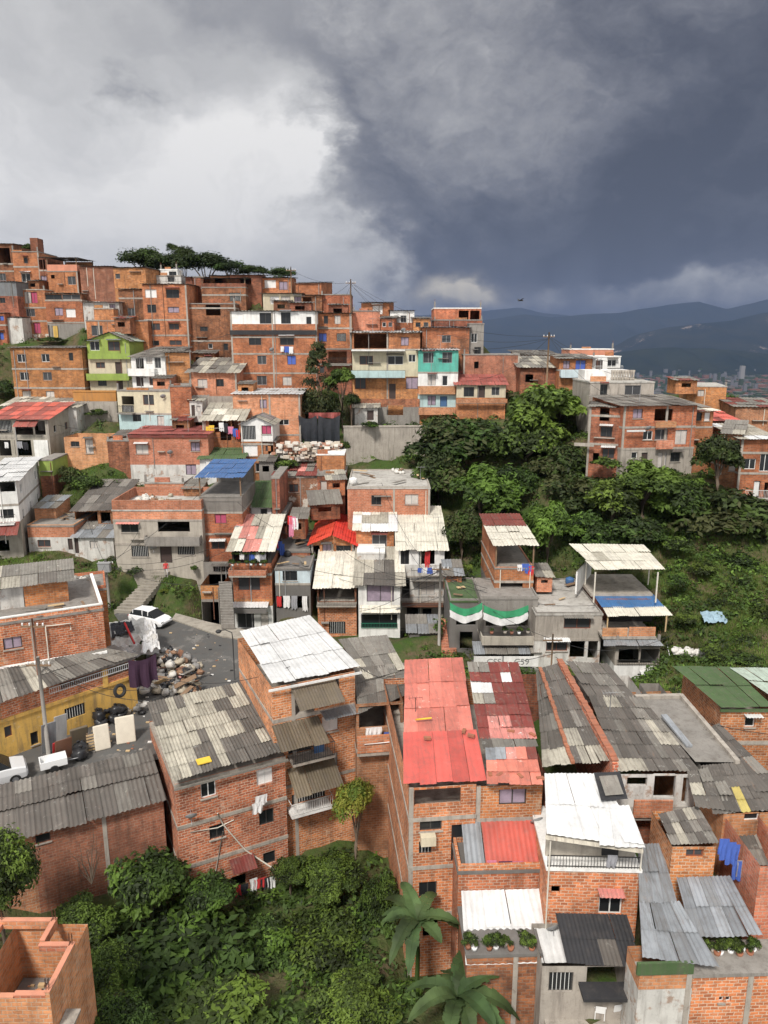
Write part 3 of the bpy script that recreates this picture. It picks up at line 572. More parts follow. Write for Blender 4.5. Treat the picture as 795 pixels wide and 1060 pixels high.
parapet(h, 372, 415, 376, 383, 'co', .6, 'ledge')
h = H('brick house with a long pale sheet roof right of the ravine corner house', 'C', 598, 676, 310, 440, Y=79, yaw=10, dep=9, mat='b1', sl=[(598, 345)], wins=[(600, 312, 615, 325, 'c'), (630, 312, 650, 330, 'd'), (590, 350, 615, 380, 'd'), (655, 312, 668, 330, 'cw')], roof=('shed', 'LVEL', .9, .5))
h = H('small brick house with reddish roof behind the right hand bushes', 'C', 672, 728, 330, 420, Y=84, dep=6, mat='b2', roof=('shed', 'rR', .6, .4))
h = H('low orange brick house on the far slope edge against the valley', 'C', 618, 705, 255, 300, Y=100, yaw=-15, dep=9, mat='b1', wins=[(640, 262, 655, 276, 'c')], roof=('flat', 'rt'))
h = H('brown flat brick house cut by the right edge of the photo below the city view', 'C', 725, 830, 300, 360, Y=92, yaw=-10, dep=9, mat='b7', roof=('shed', 'rE', .5, .3))
h = H('brick house with white framed windows and a balcony at the right edge', 'C', 738, 812, 370, 512, Y=74, yaw=-4, dep=8, mat='b1', sl=[(738, 400), (738, 445)], cols=[738], wins=[(741, 413, 768, 436, 'w'), (775, 402, 800, 441, 'w'), (761, 462, 777, 498, 'Dw'), (784, 465, 800, 500, 'o')], roof=('shed', 'LWL', .6, .5))
balcony(h, 738, 812, 498, .7, 'co', 'bar', .9, 'fw')
h = H('dark brick wing with a grey tin roof beside the right edge house', 'C', 697, 738, 358, 455, Y=75.5, yaw=-28, dep=6, mat='b2', wins=[(705, 380, 722, 402, 'd'), (708, 418, 724, 440, 'd')], roof=('shed', 'LE', .8, .3))
# ================================================================ middle left
h = H('three storey brick house with nine small windows in rows, left edge of the slope', 'A', 30, 248, 384, 548, Y=102, yaw=-3, dep=8, mat='b1', sl=[(30, 447), (30, 505)],
  wins=[(53, 402, 80, 427, 'w'), (127, 401, 151, 426, 'd'), (211, 398, 223, 422, 'd'), (61, 457, 88, 482, 'w'), (132, 457, 158, 482, 'd'), (70, 515, 95, 544, 'c'), (142, 515, 166, 543, 'c')], roof=('shed', 'DE', .2, .3))
h = H('lime green and cream house with a gable roof and dark grey window hoods', 'A', 263, 393, 362, 515, Y=102.5, yaw=2, dep=8, mat='gn', st=[(417, 'cr')], sl=[(262, 474)], cols=[], cm='gn',
  wins=[(275, 362, 303, 391, 'd'), (330, 362, 365, 392, 'd'), (293, 427, 320, 445, 'b'), (353, 426, 372, 462, 'D'), (299, 479, 325, 499, 'd'), (357, 479, 375, 512, 'D')], roof=('gable', 'NE', 1.1, .35, 'y', .55), name='gabled_house', key='lime')
awning(h, 268, 306, 358, .6, .2, 'g'); awning(h, 325, 370, 356, .6, .2, 'g')
balcony(h, 270, 398, 478, .8, 'gn', 'wall', .75, 'gn')
parapet(h, 270, 398, 400, 417, 'gn', .3, 'storey_band')
h = H('white fronted house with a dark grey roof, directly right of the lime green house', 'A', 398, 502, 411, 502, Y=101, yaw=-14, dep=7, mat='wh', st=[(462, 'wh')], sl=[], wins=[(415, 415, 438, 446, 'o'), (446, 413, 464, 432, 'c'), (472, 410, 490, 445, 'd'), (416, 470, 437, 500, 'D'), (456, 471, 483, 497, 'd'), (420, 416, 430, 440, 'o')],
  roof=('shed', 'DE', 1.2, .4), name='plastered_house', key='whitecor')
balcony(h, 400, 480, 464, .8, 'wh', 'wall', .8, 'wh')
h = H('plain brick side wing of the white corner house', 'A', 503, 577, 398, 462, Y=100, yaw=16, dep=6, mat='b1', roof=('shed', 'ED', .3, .3))
h = H('low brick house with a big grey sheet roof and two square windows', 'A', 577, 720, 458, 532, Y=99, dep=8, mat='b3', st=[(530, 'co')], wins=[(603, 478, 632, 506, 'd'), (658, 478, 682, 501, 'd')], roof=('shed', 'ELED', 1.6, .6), foot=6, cols=[577, 718])
h = H('cream and white house with a brown framed window and black railed balcony', 'A', 356, 518, 515, 645, Y=95, yaw=-10, dep=7, mat='cr', st=[(582, 'tl')], sl=[(356, 582)], wins=[(437, 526, 469, 557, 'b'), (372, 530, 408, 556, 'o'), (372, 557, 408, 579, 'gb'), (405, 584, 430, 607, 'd'), (480, 590, 500, 620, 'c')], roof=('flat', 'gc'), name='plastered_house', key='cream')
balcony(h, 366, 412, 580, .8, 'gc', 'bar', .9)
h = H('brick side wing of the cream house with the black balcony', 'A', 517, 582, 502, 605, Y=93.5, yaw=14, dep=6, mat='b1', roof=('flat', 'gc'))
h = H('low orange rendered terrace wall below the lime green house', 'A', 222, 352, 518, 548, Y=99, dep=1.2, mat='or', roof=('flat', 'or'), name='terrace_wall', cat='wall')
h = H('grey garden retaining wall with laundry and weeds above it', 'A', 232, 355, 548, 606, Y=97.5, dep=1.2, mat='co', roof=None, name='retaining_wall', cat='wall')
h = H('white flat roofed house between the nine window house and the weedy garden', 'A', 110, 232, 566, 640, Y=95, dep=6, mat='wr', wins=[(150, 580, 175, 600, 'd')], roof=('shed', 'LVE', .7, .4), name='plastered_house')
h = H('low white roofed shed left of the weedy garden', 'A', 5, 115, 560, 600, Y=97, dep=5, mat='wr', roof=('shed', 'LVL', .8, .3), name='plastered_shed')
h = H('red roofed house with an open grey frame terrace at the left edge', 'A', -30, 145, 600, 735, Y=89, yaw=0, dep=7, mat='be', sl=[(0, 655)], cols=[40, 100, 145], wins=[(0, 604, 36, 642, 'gb'), (44, 606, 138, 648, 'o'), (0, 664, 34, 712, 'o'), (48, 664, 96, 712, 'o')], roof=('shed', 'uuR', 1.3, .5), side=('R', 2, 2.8), key='redterr')
awning(h, 50, 118, 604, 1.2, .7, 'u')
parapet(h, 103, 146, 664, 722, 'wh', .03, 'white_panel')
h = H('roofless low brick ruin with two window holes beside the weeds', 'A', 194, 326, 655, 722, Y=88, dep=4, mat='b3', wins=[(216, 668, 242, 684, 'd'), (262, 662, 284, 705, 'c')], roof=None, name='brick_ruin')
h = H('crumbling stepped brick walls between the ruin and the pinkish long house', 'A', 326, 392, 668, 722, Y=87, dep=4, mat='b2', roof=('flat', 'gc'), name='brick_ruin')
h = H('long pinkish brick house with a peeling white ground storey, above the rubbish strewn terrace', 'A', 390, 633, 648, 800, Y=87, dep=7, mat='b3', st=[(739, 'wr')], wins=[(415, 678, 452, 706, 'c'), (582, 671, 609, 698, 'cl'), (567, 738, 598, 770, 'd')], roof=('shed', 'u', .25, .2), key='pink')
parapet(h, 390, 633, 648, 656, 'r', .06, 'roof_edge')
h = H('green felt roofed hut on a white wall, above the blue roof', 'A', 608, 740, 722, 752, Y=86, dep=5, mat='wh', wins=[(665, 724, 704, 745, 'g')], roof=('shed', 'n', .9, .3), name='hut')
h = H('brick house with yellow door cloth and colourful clothes under a pale lean-to roof', 'A', 616, 738, 604, 690, Y=90, dep=6, mat='b1', cols=[616, 738], wins=[(638, 606, 668, 640, 'o'), (672, 606, 704, 665, 'o'), (708, 606, 728, 650, 'o')], roof=('shed', 'LVL', 1.5, .4), key='clothes')
h = H('white framed gabled house on top of a two storey brick base, centre left', 'B', 145, 241, 527, 700, Y=88, dep=7, mat='wh', st=[(580, 'b1')], sl=[(145, 588)], wins=[(150, 532, 190, 574, 'd'), (209, 531, 238, 558, 'cp'), (152, 590, 196, 624, 'cw'), (208, 588, 228, 622, 'd'), (190, 646, 218, 673, 'w')], roof=('gable', 'GL', .8, .35, 'y'), name='gabled_house')
h = H('brick house with white edged roof and two small windows, left of the black tarpaulins', 'B', 120, 325, 437, 566, Y=94, yaw=0, dep=7, mat='b3', cols=[232, 325], wins=[(203, 452, 224, 479, 'd'), (259, 513, 292, 530, 'w')], sl=[(120, 560)], roof=('shed', 'W', .3, .35), key='tarpnb')
h = H('brick side house under the green felt hut', 'A', 700, 742, 745, 800, Y=84.5, dep=5, mat='b1', wins=[(715, 750, 728, 768, 'd')], roof=None)
# retaining wall above flat roof
h = H('tall stained concrete retaining wall with buttresses below the aqua edged house', 'B', 458, 706, 538, 668, Y=96, yaw=3, dep=1.0, mat='co', cols=[490, 525, 640], roof=('flat', 'co'), name='retaining_wall', cat='wall', foot=5)
h = H('brick stair tower box above the whitewashed brick house', 'B', 376, 460, 622, 690, Y=85, dep=4, mat='b1', sl=[(376, 674)], roof=('flat', 'wh', 0))
h = H('whitewashed crumbling brick house with a dark doorway, left of the concrete roof house', 'B', 246, 378, 685, 790, Y=83, dep=6, mat='b4', wins=[(255, 712, 274, 758, 'D'), (292, 710, 321, 735, 'b')], sl=[(246, 688)], roof=('shed', 'rEQ', .5, .3), key='washed')
h = H('brick house with a grey shuttered window under the stair tower box', 'B', 378, 462, 685, 800, Y=82.5, dep=6, mat='b2', wins=[(389, 700, 429, 740, 'c')], roof=('flat', 'gc'))
h = H('brick house with two square windows under a wide littered concrete roof slab', 'B', 470, 722, 725, 838, Y=77, dep=11, mat='b3', cols=[612, 722], wins=[(543, 744, 573, 773, 'd'), (645, 741, 686, 772, 'c')], sl=[], roof=('flat', 'rt', .12, 'co'), key='slab', rise_g=.3)
# ================================================================ middle
h = H('blue roofed house tower with grey balustrade balcony and brick stair, centre left', 'D', 608, 736, 250, 448, Y=72.5, dep=8, mat='gc', st=[(297, 'b1'), (445, 'gc')], sl=[(608, 296), (608, 362)], wins=[(655, 301, 690, 330, 'cp'), (645, 385, 686, 409, 'd'), (650, 452, 690, 476, 'gb')], roof=('posts', 'B', .5, .35, 1.9, .0, 'gc'), key='blue', foot=8)
rail(h, 'parapet', h.root, 0, h.w, -.35, h.H - 1.1, 1.1, 'bar', M['gc'])
h = H('green felt roofed house with a white wall, right of the blue roof', 'E', 146, 238, 190, 250, Y=77, dep=6, mat='wh', wins=[(150, 195, 178, 222, 'd'), (205, 196, 226, 218, 'g')], roof=('shed', 'n', 1.5, .4), name='hut')
h = H('narrow brick wall house strip beside the green felt roof', 'E', 238, 262, 105, 330, Y=76, dep=7, mat='b2', roof=('flat', 'gc'), name='brick_house')
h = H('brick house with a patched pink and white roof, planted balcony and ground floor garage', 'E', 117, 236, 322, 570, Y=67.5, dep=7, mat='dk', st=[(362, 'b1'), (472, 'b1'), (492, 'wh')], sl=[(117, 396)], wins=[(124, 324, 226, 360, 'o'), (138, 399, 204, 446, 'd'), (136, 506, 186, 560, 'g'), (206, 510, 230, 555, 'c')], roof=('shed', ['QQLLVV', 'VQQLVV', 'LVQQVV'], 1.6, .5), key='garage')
balcony(h, 114, 226, 392, .9, 'co', 'wall', .55, 'b3'); awning(h, 116, 230, 480, .9, .3, 'W'); parapet(h, 118, 228, 491, 504, 'dc', .9, 'garage_beam')
h = H('small brick terrace hut with grey posts beside the concrete stair', 'E', 22, 86, 430, 556, Y=66.5, dep=3.5, mat='b1', st=[(472, 'gc')], wins=[(30, 480, 80, 552, 'o')], roof=None, name='terrace_hut', key='hut')
h = H('grey stair house with a dark barred window behind the terrace hut', 'E', 30, 118, 358, 560, Y=70, dep=4, mat='gc', wins=[(62, 372, 108, 388, 'gb')], roof=None, name='stair_house')
h = H('pale blue plastered upper room with a dark window, laundry hanging below it', 'E', 249, 356, 384, 520, Y=67.5, dep=6, mat='lb', st=[(426, 'dc')], sl=[(249, 426)], wins=[(273, 386, 317, 416, 'd'), (254, 462, 352, 500, 'o')], roof=('flat', 'dc', .1, 'gc'), name='plastered_house', key='pblue')
h = H('dark stepped concrete roof house with laundry between the patched roof and the bright red gable', 'E', 250, 356, 330, 400, Y=72, dep=8, mat='b2', wins=[(255, 335, 280, 365, 'o')], roof=('flat', 'dc', .2, 'gc'), key='steproof')
h = H('narrow dark brick house with colourful washing left of the bright red gable roof', 'E', 244, 284, 215, 345, Y=77, dep=5, mat='b2', wins=[(250, 290, 276, 325, 'o')], roof=('flat', 'dc', .2, 'gc'))
h = H('house with a bright red gabled sheet roof and two open windows, centre of the photo', 'E', 359, 490, 304, 360, Y=72.5, dep=12, mat='b1', cols=[359, 424, 490], wins=[(362, 308, 386, 352, 'o'), (394, 302, 421, 332, 'cl'), (436, 308, 481, 340, 'd')], roof=('gable', 'S', .95, .4, 'y'), name='gabled_house', key='redgable')
h = H('brick bay with one dark window under a white tin roof, beside the red gable', 'E', 496, 612, 262, 330, Y=73, dep=7, mat='b1', wins=[(545, 276, 590, 312, 'd')], roof=('shed', 'WVLW', 1.6, .4), key='whitetin')
h = H('white fronted house with a cream sheet roof, red cloth in its window and cluttered balconies', 'E', 628, 766, 320, 650, Y=69, yaw=0, dep=10, mat='wh', st=[(367, 'wr'), (482, 'be'), (560, 'dc')], sl=[(628, 404), (628, 480), (628, 565)],
  wins=[(632, 322, 658, 366, 'd'), (690, 322, 736, 366, 'o'), (636, 405, 660, 470, 'o'), (686, 408, 736, 460, 'd'), (650, 495, 690, 550, 'o'), (698, 500, 726, 552, 'o'), (640, 575, 668, 640, 'o')], roof=('shed', 'V', 1.9, .4), key='whitef')
balcony(h, 664, 766, 404, .9, 'gc', 'bar', .95); balcony(h, 636, 760, 482, .9, 'rust', 'bar', .9)
h = H('cream sheet roofed house with a dark balcony over an orange brick ground floor', 'E', 378, 497, 434, 582, Y=66.5, dep=6, mat='b2', st=[(486, 'b6')], sl=[(378, 484)], wins=[(382, 438, 492, 480, 'o'), (414, 540, 464, 578, 'gb')], roof=('shed', 'V', 1.7, .4), key='creambal')
balcony(h, 378, 497, 484, .7, 'co', 'bar', .8)
h = H('white house with a two pane window above and a green railed window below', 'E', 503, 631, 424, 584, Y=66, dep=6, mat='wh', sl=[], wins=[(529, 427, 612, 480, 'cl'), (512, 518, 622, 560, 'd')], roof=('shed', ['LELLV', 'LLEDV', 'LDDDL'], 1.6, .5), name='plastered_house', key='white2')
awning(h, 508, 631, 490, .7, .55, 'V')
u0, z0 = h.fl(512, 560); u1, _ = h.fl(622, 560); rail(h, 'railing', h.root, u0, u1, -.12, z0, .55, 'bar', M['dgn'])
# --- terrace cluster right of centre
h = H('brick house with a rust and cream sheet roof and an open brick terrace', 'F', 162, 252, 155, 235, Y=61, yaw=0, dep=9, mat='b1', sl=[(162, 184)], st=[(216, 'gc')], wins=[(172, 186, 226, 215, 'o')], roof=('posts', ['rrrr', 'rrrr', 'VVVV', 'VVVV', 'VVVV'], .6, .3, 2.0, .05, 'b3'), key='rustterr', foot=5)
mbx = MB(); mbx.box(.02, .14, .1, h.dep, h.H + .15, h.H + 2.2, M['b1']); mbx.build('flank_wall', h.root)
h = H('shabby grey balcony house behind the green and white banner, flower pots on its ledge', 'F', 130, 262, 225, 390, Y=58.5, yaw=0, dep=5, mat='gc', st=[(300, 'dc')], sl=[(130, 312)], wins=[(140, 252, 240, 288, 'o'), (150, 334, 175, 378, 'o'), (182, 334, 205, 362, 'c'), (212, 334, 250, 380, 'o')], roof=('flat', 'gc', .1), key='banner')
balcony(h, 128, 256, 314, 1.2, 'be', 'wall', .6, 'be'); awning(h, 108, 262, 322, 1.6, .5, 'GE')
h = H('low dark room with a mossy flat roof left of the banner', 'F', 58, 130, 232, 345, Y=60, dep=6, mat='dc', wins=[(72, 255, 118, 285, 'o'), (80, 300, 110, 340, 'o')], roof=('flat', 'n', .15, 'gc'), name='terrace_room', key='mossroom')
h = H('grey rendered house with a stained flat concrete roof and brown framed window', 'F', 257, 411, 262, 375, Y=57, dep=9, mat='co', st=[(317, 'wr')], sl=[(257, 318)], wins=[(321, 268, 384, 293, 'b'), (280, 322, 330, 345, 'd'), (334, 322, 370, 360, 'o'), (376, 322, 400, 362, 'o')], roof=('flat', 'rt', .1, 'gc'), name='rendered_house', key='greyhs')
h = H('house with a high white canopy above a blue and cream lower canopy', 'F', 442, 545, 335, 440, Y=55.5, dep=7, mat='co', st=[(378, 'wh')], sl=[(442, 334)], wins=[(447, 340, 496, 374, 'o'), (498, 340, 544, 374, 'o'), (496, 398, 518, 425, 'K' if 0 else 'd')], roof=('flat', 'gc', 0), name='canopy_house', key='canopy')
h = H('white house with a large white sheet roof and a red awning at the left edge', 'S', -110, 100, 238, 720, Y=71.5, yaw=15, dep=12, mat='wh', st=[(395, 'wh'), (500, 'be')], sl=[(-110, 392), (-110, 600)],
      wins=[(-40, 242, 96, 304, 'o'), (8, 412, 88, 470, 'd'), (-30, 610, 60, 680, 'o')], roof=('shed', 'W', .5, .5), key='leftwhite', side=('R', 3, 2.6), rise_g=.35)
h.root.children[0].data.materials[0] = M['wh']
balcony(h, -60, 100, 498, .8, 'wh', 'bar', .8); awning(h, -100, 128, 500, 1.8, 1.0, 'r')
h = H('green painted brick strip house with leaning scrap boards behind the left white house', 'S', 245, 330, 105, 330, Y=83, yaw=4, dep=5, mat='gn', st=[(200, 'b2')], roof=('flat', 'gc'))
h = H('small orange brick box room with a scrap sheet roof beside the left white house', 'S', 216, 352, 405, 525, Y=76.5, yaw=2, dep=4, mat='b3', roof=('shed', 'GE', .5, .25), gnd=False)
h = H('low brick parapet house with a white painted ground storey and grey door', 'S', 170, 465, 522, 668, Y=73.5, dep=6, mat='b3', st=[(588, 'wr')], wins=[(240, 605, 320, 650, 'd'), (434, 596, 460, 668, 'D')], roof=('flat', 'gc', .05), key='lowpar')
h = H('junk filled open shack under a sagging dark sheet roof, below the green weeds', 'S', 470, 712, 418, 545, Y=76, dep=8, mat='b2', wins=[(485, 428, 620, 540, 'o'), (640, 430, 700, 500, 'o')], roof=('shed', 'DDE', 1.7, .4), key='junkshack', name='open_shack')
h = H('white tarpaulin fronted low house with a grey lean-to roof under the junk shack', 'S', 465, 715, 588, 690, Y=73, dep=3.5, mat='wr', wins=[(468, 594, 498, 690, 'D'), (570, 610, 620, 660, 'c')], roof=('shed', 'EG', .7, .3))
h = H('two storey grey rendered house with a brick roof parapet, dark balcony recess and barred windows', 'D', 342, 614, 292, 470, Y=71.5, dep=7, mat='b3', st=[(320, 'be')], sl=[(342, 320), (342, 392)], cols=[],
      wins=[(370, 330, 422, 357, 'd'), (482, 319, 578, 355, 'o'), (402, 397, 453, 431, 'gb'), (490, 393, 524, 450, 'D'), (542, 390, 593, 425, 'gb')], roof=('flat', 'rt', .95, 'b3'), key='greyhouse', name='rendered_house', rise_g=.25)
balcony(h, 448, 614, 388, .8, 'gc', 'wall', .8, 'gc'); awning(h, 355, 425, 326, .5, .12, 'Q')
h = H('low brick room at the back of the littered terrace above the grey parapet house', 'D', 560, 606, 225, 292, Y=78, dep=4, mat='b2', roof=('shed', 'E', .3, .3))
h = H('brick house with a tin roof tucked under the long pinkish house', 'D', 440, 560, 208, 262, Y=80.5, dep=4, mat='b3', roof=('flat', 'rt'), gnd=True)
h = H('pale terrace wall behind the littered terrace, left of the blue roofed tower', 'P', 150, 206, 498, 515, Y=83, dep=3, mat='wr', roof=None, name='terrace_wall', cat='wall')
# small irregular roof rooms and sheds standing between and on the houses of the slope
def shed(label, x0, x1, yt, yb, Y, mat, roof, win=None, yaw=0, dep=3):
    w = [((x0 + (x1 - x0) * a), (yt + (yb - yt) * b), (x0 + (x1 - x0) * c), (yt + (yb - yt) * d), k) for a, b, c, d, k in (win or [])]
    return H(label, 'P', x0, x1, yt, yb, Y=Y, mat=mat, roof=roof, wins=w, yaw=yaw, dep=dep, gnd=False, name='rooftop_shed', cat='roof room', foot=.6)
O = [(.25, .3, .7, .75, 'o')]; W2 = [(.12, .3, .4, .7, 'd'), (.58, .3, .86, .7, 'g')]; D1 = [(.2, .25, .45, 1, 'D'), (.58, .3, .9, .65, 'c')]
shed('dark timber roof room on the left of the far left brick roofs', 28, 40, 291, 299, 120, 'b2', ('shed', 'DE', .3, .3), O)
shed('small rusty roofed room behind the lime green gable', 118, 134, 330, 341, 107, 'b2', ('shed', 'Dr', .4, .3), O); shed('brick roof room with a dark opening above the cream black balcony house', 158, 176, 392, 402, 97, 'b3', ('shed', 'ED', .3, .3), O)
shed('tin roofed kitchen lean-to right of the nine window house', 86, 98, 372, 398, 104, 'b2', ('shed', 'EG', .4, .3), O, 8); shed('grey shed room under the plain three storey house, beside the low grey roof', 200, 222, 366, 378, 108, 'b2', ('shed', 'DE', .4, .3), W2)
shed('little brick laundry room on the slope right of the low house with two square windows', 246, 262, 398, 408, 97, 'b1', ('shed', 'ED', .3, .2), O); shed('pale shack with a door between the clothes house and the cream house', 196, 209, 415, 432, 94, 'wr', ('shed', 'LE', .4, .3), D1)
shed('brick lean-to with a rusty roof under the cream house side wing', 178, 196, 436, 449, 91.5, 'b2', ('shed', 'rE', .4, .3), O); shed('dark low shelter between the white flat roofed house and the pinkish house', 118, 134, 452, 466, 89, 'b2', ('shed', 'DD', .4, .3), O)
shed('grey plank room left of the whitewashed crumbling house', 268, 283, 478, 492, 85, 'gc', ('shed', 'DE', .4, .3), O); shed('salvaged brick room on the left end of the rubble heap', 272, 284, 458, 470, 88, 'b2', ('shed', 'ED', .3, .2), O)
shed('tiny brick room perched right of the brick stair tower box', 340, 357, 497, 508, 80.5, 'b1', ('shed', 'EL', .5, .3), O, 10); shed('long grey scrap roof shelter above the bright red gable', 322, 352, 522, 533, 77.5, 'b2', ('shed', 'EED', .9, .3), O, 12, 2)
shed('brick water room beside the red laundry, left of the bright red gable', 302, 316, 537, 552, 74.5, 'b2', ('shed', 'GE', .4, .3), O); shed('white pipe topped ledge room under the white tin roof', 370, 398, 573, 580, 70, 'wr', ('flat', 'wh'), None)
shed('dark service room behind the cable laden pole', 424, 452, 655, 676, 61.5, 'dc', ('shed', 'gE', .4, .3), [(.1, .2, .45, 1, 'o'), (.55, .2, .9, .8, 'd')]); shed('low grey store between the cluttered white house and the red stairs', 462, 478, 596, 612, 65, 'b2', ('shed', 'EG', .5, .3), O)
shed('brick parapet room with scrap roof on the rendered flat roof house', 556, 572, 598, 606, 61.5, 'b3', ('shed', 'LE', .3, .2), O); shed('white partition panel standing beside the high white canopy', 598, 612, 592, 608, 60.5, 'wh', None, None, 62, .12)
shed('brick room with a dark window on the right of the baluster roof', 652, 672, 397, 408, 88, 'gc', ('shed', 'EL', .3, .3), W2); shed('small block room with a reddish roof over the far slope', 700, 722, 394, 403, 98, 'b1', ('shed', 'rE', .3, .3), O)
shed('dark roofed skyline room left of the brick hut with the black doorway', 283, 300, 312, 322, 113, 'b2', ('shed', 'DD', .3, .3), O); shed('tilted roof kitchen right of the blank orange box house', 394, 408, 330, 342, 110, 'b1', ('shed', 'DE', .4, .3), W2, -8); shed('pale plastered skyline room right of the white and grey house', 428, 446, 330, 342, 110, 'b1', ('shed', 'ED', .3, .3), W2)
shed('brick attic room standing on the large white topped block', 300, 322, 314, 323, 106, 'b2', ('shed', 'ED', .3, .3), O); shed('open timber shelter on the roof beside the bright blue curtained house', 340, 360, 316, 327, 108, 'b2', ('shed', 'DE', .3, .3), O)
# roofs and walls of the tight lane under the cable laden pole
H('dark lane house with barred window and rusty ledge between the white fronted house and the public steps', 'P', 428, 460, 600, 690, Y=62.5, mat='b2', sl=[620, 645], wins=[(432, 606, 444, 618, 'd'), (446, 624, 456, 642, 'o'), (432, 650, 442, 668, 'o')], roof=('shed', 'EDG', .6, .3), dep=4) if 0 else None
# ================================================================ near houses
def toL(h, p):
    q = Vector(p) - Vector((h.A.x, h.A.y, h.zb)); return Vector((q.dot(h.ud), q.dot(h.nd), q.z))
def qroof(h, z, pts, pat, name='roof', seed=1, period=.18, amp=.025, sag=.03):
    c = [toL(h, atZ(zx(z, a), zy(z, b), zz)) for a, b, zz in pts]
    return sheets(name, c, pat, h.root, seed=seed, period=period, amp=amp, sag=sag)
def lbox(h, name, x0, x1, y0, y1, z0, z1, m, parent=None):
    mb = MB(); mb.box(x0, x1, y0, y1, z0, z1, M[m]); return mb.build(name, parent or h.root)
# --- left: tall block with patched roof
h = H('tall brick block roofed with a patchwork of pale and dark corrugated sheets, lower left', 'H', 108, 413, 482, 830, Y=36.9, yaw=27, dep=7.9, mat='b5', foot=4, key='patch', cm='co', sl=[(108, 488), (116, 604), (122, 716)],
      wins=[(181, 482, 222, 523, 'w'), (334, 444, 377, 488, 'cw'), (205, 598, 246, 636, 'd'), (341, 557, 381, 598, 'd'), (352, 672, 385, 705, 'd'), (264, 738, 306, 786, 'o')], roof=None, rise_g=.1)
qroof(h, 'H', [(32, 258, -22.95), (302, 198, -22.95), (414, 390, -23.55), (104, 476, -23.55)],
      ["DDLDLLLLLDLD", "DLLLLLLDDLLD", "LLLLLLLLDDDD", "LLLLDLLLLDDD", "LLLDDLDDDDLD", "LLEDDLDDDDDD"], seed=3, period=.2, amp=.035)
awning(h, 256, 322, 690, .9, .45, 'r')
pipe(h, [(225, 560), (240, 590), (300, 660), (385, 716)], .045, out=.06); pipe(h, [(150, 612), (225, 600), (270, 578)], .03, 'pvc', .05); pipe(h, [(205, 800), (240, 610)], .03, 'co', .05)
lbox(h, 'gutter', -.1, h.w + .1, -.38, -.26, h.H - .2, h.H - .08, 'E')
# --- brick house with big white roof
h2 = H('brick house under a large white sheet roof with brown plastic awnings over its balconies', 'H', 375, 603, 216, 640, Y=40.2, yaw=25, dep=8.2, mat='b6', foot=5, key='bigwhite', sl=[(375, 312), (375, 500)],
      cols=[432], wins=[(436, 222, 492, 306, 'o'), (532, 194, 560, 235, 'r' if 0 else 'd'), (513, 298, 556, 342, 'cw'), (420, 360, 484, 402, 'd'), (520, 402, 555, 440, 'c'), (430, 512, 522, 540, 'gb')], roof=None, rise_g=.1)
qroof(h2, 'H', [(287, 62, -19.2), (479, 18, -19.2), (618, 160, -19.6), (376, 209, -19.6)], ["WWWWWWWW", "WWWWWWWW", "WWWWWWWW"], seed=2, period=.28, amp=.012, sag=.01)
lbox(h2, 'gable_board', -.3, h2.w + .3, -.36, -.3, h2.H - .1, h2.H + .04, 'wh')
awning(h2, 425, 548, 218, 1.7, .75, 'T'); awning(h2, 372, 502, 322, 2.0, .8, 'T'); awning(h2, 505, 610, 282, 1.0, .2, 'g'); awning(h2, 415, 545, 440, 1.7, 1.0, 'T')
balcony(h2, 418, 530, 405, 1.1, 'co', 'bar', .95); balcony(h2, 415, 525, 545, 1.1, 'wh', 'bar', .8, 'fw')
parapet(h2, 484, 512, 350, 395, 'doorb' if 0 else 'B', .3, 'blue_cloth_panel')
# --- right neighbour with grey patched roof and brick balcony
h3 = H('brown brick house with a sagging grey roof, right of the big white roof', 'H', 606, 735, 262, 660, Y=41.5, yaw=8, dep=9, mat='b7', foot=5, key='sag', sl=[(606, 392)],
      wins=[(614, 270, 728, 330, 'o'), (640, 376, 696, 402, 'd'), (697, 450, 722, 515, 'o')], roof=None, rise_g=.1)
qroof(h3, 'H', [(556, 84, -21.4), (690, 72, -21.4), (742, 172, -21.6), (632, 196, -21.6)], ["EEEEE", "LEEEL"], seed=4, amp=.012)
qroof(h3, 'H', [(598, 164, -21.5), (742, 148, -21.5), (740, 240, -22.0), (612, 292, -22.0)], ["DDDED", "DDEDD", "EDDDD"], seed=5, amp=.012)
parapet(h3, 606, 734, 338, 384, 'b3', .5); balcony(h3, 606, 735, 386, .62, 'co', None); pipe(h3, [(625, 357), (740, 345)], .03, 'white', .7)
# --- long grey corrugated roof, bottom left
h4 = H('long low brick building with a dark grey corrugated roof along the lower left street', 'G', 95, 505, 712, 957, Y=34.9, yaw=27, dep=3.8, mat='b7', foot=4, key='lowlong', wins=[(110, 722, 155, 748, 'd')], roof=None, cols=[320], rise_g=.1)
mb = MB(); panel(mb, (-10, 0), (1, 0), (0, 1), 10, -4, h4.H, [], M['b7']); mb.build('wall', h4.root)
sheets('roof', [(-10, h4.dep + .2, h4.H + .95), (h4.w + .1, h4.dep + .2, h4.H + .95), (h4.w + .1, 1.7, h4.H + .62), (-10, 1.7, h4.H + .62)], ["DEDDDDEDDDDEDDDDDDED", "DDDEDDDDEDDDDDDEDDDD"], h4.root, seed=8, period=.26, amp=.045)
sheets('roof', [(-10, 1.8, h4.H + .56), (h4.w + .1, 1.8, h4.H + .56), (h4.w + .1, -.45, h4.H), (-10, -.45, h4.H)], ["DDEDDDDDEDDDDDDDDEDD"], h4.root, seed=9, period=.26, amp=.045)
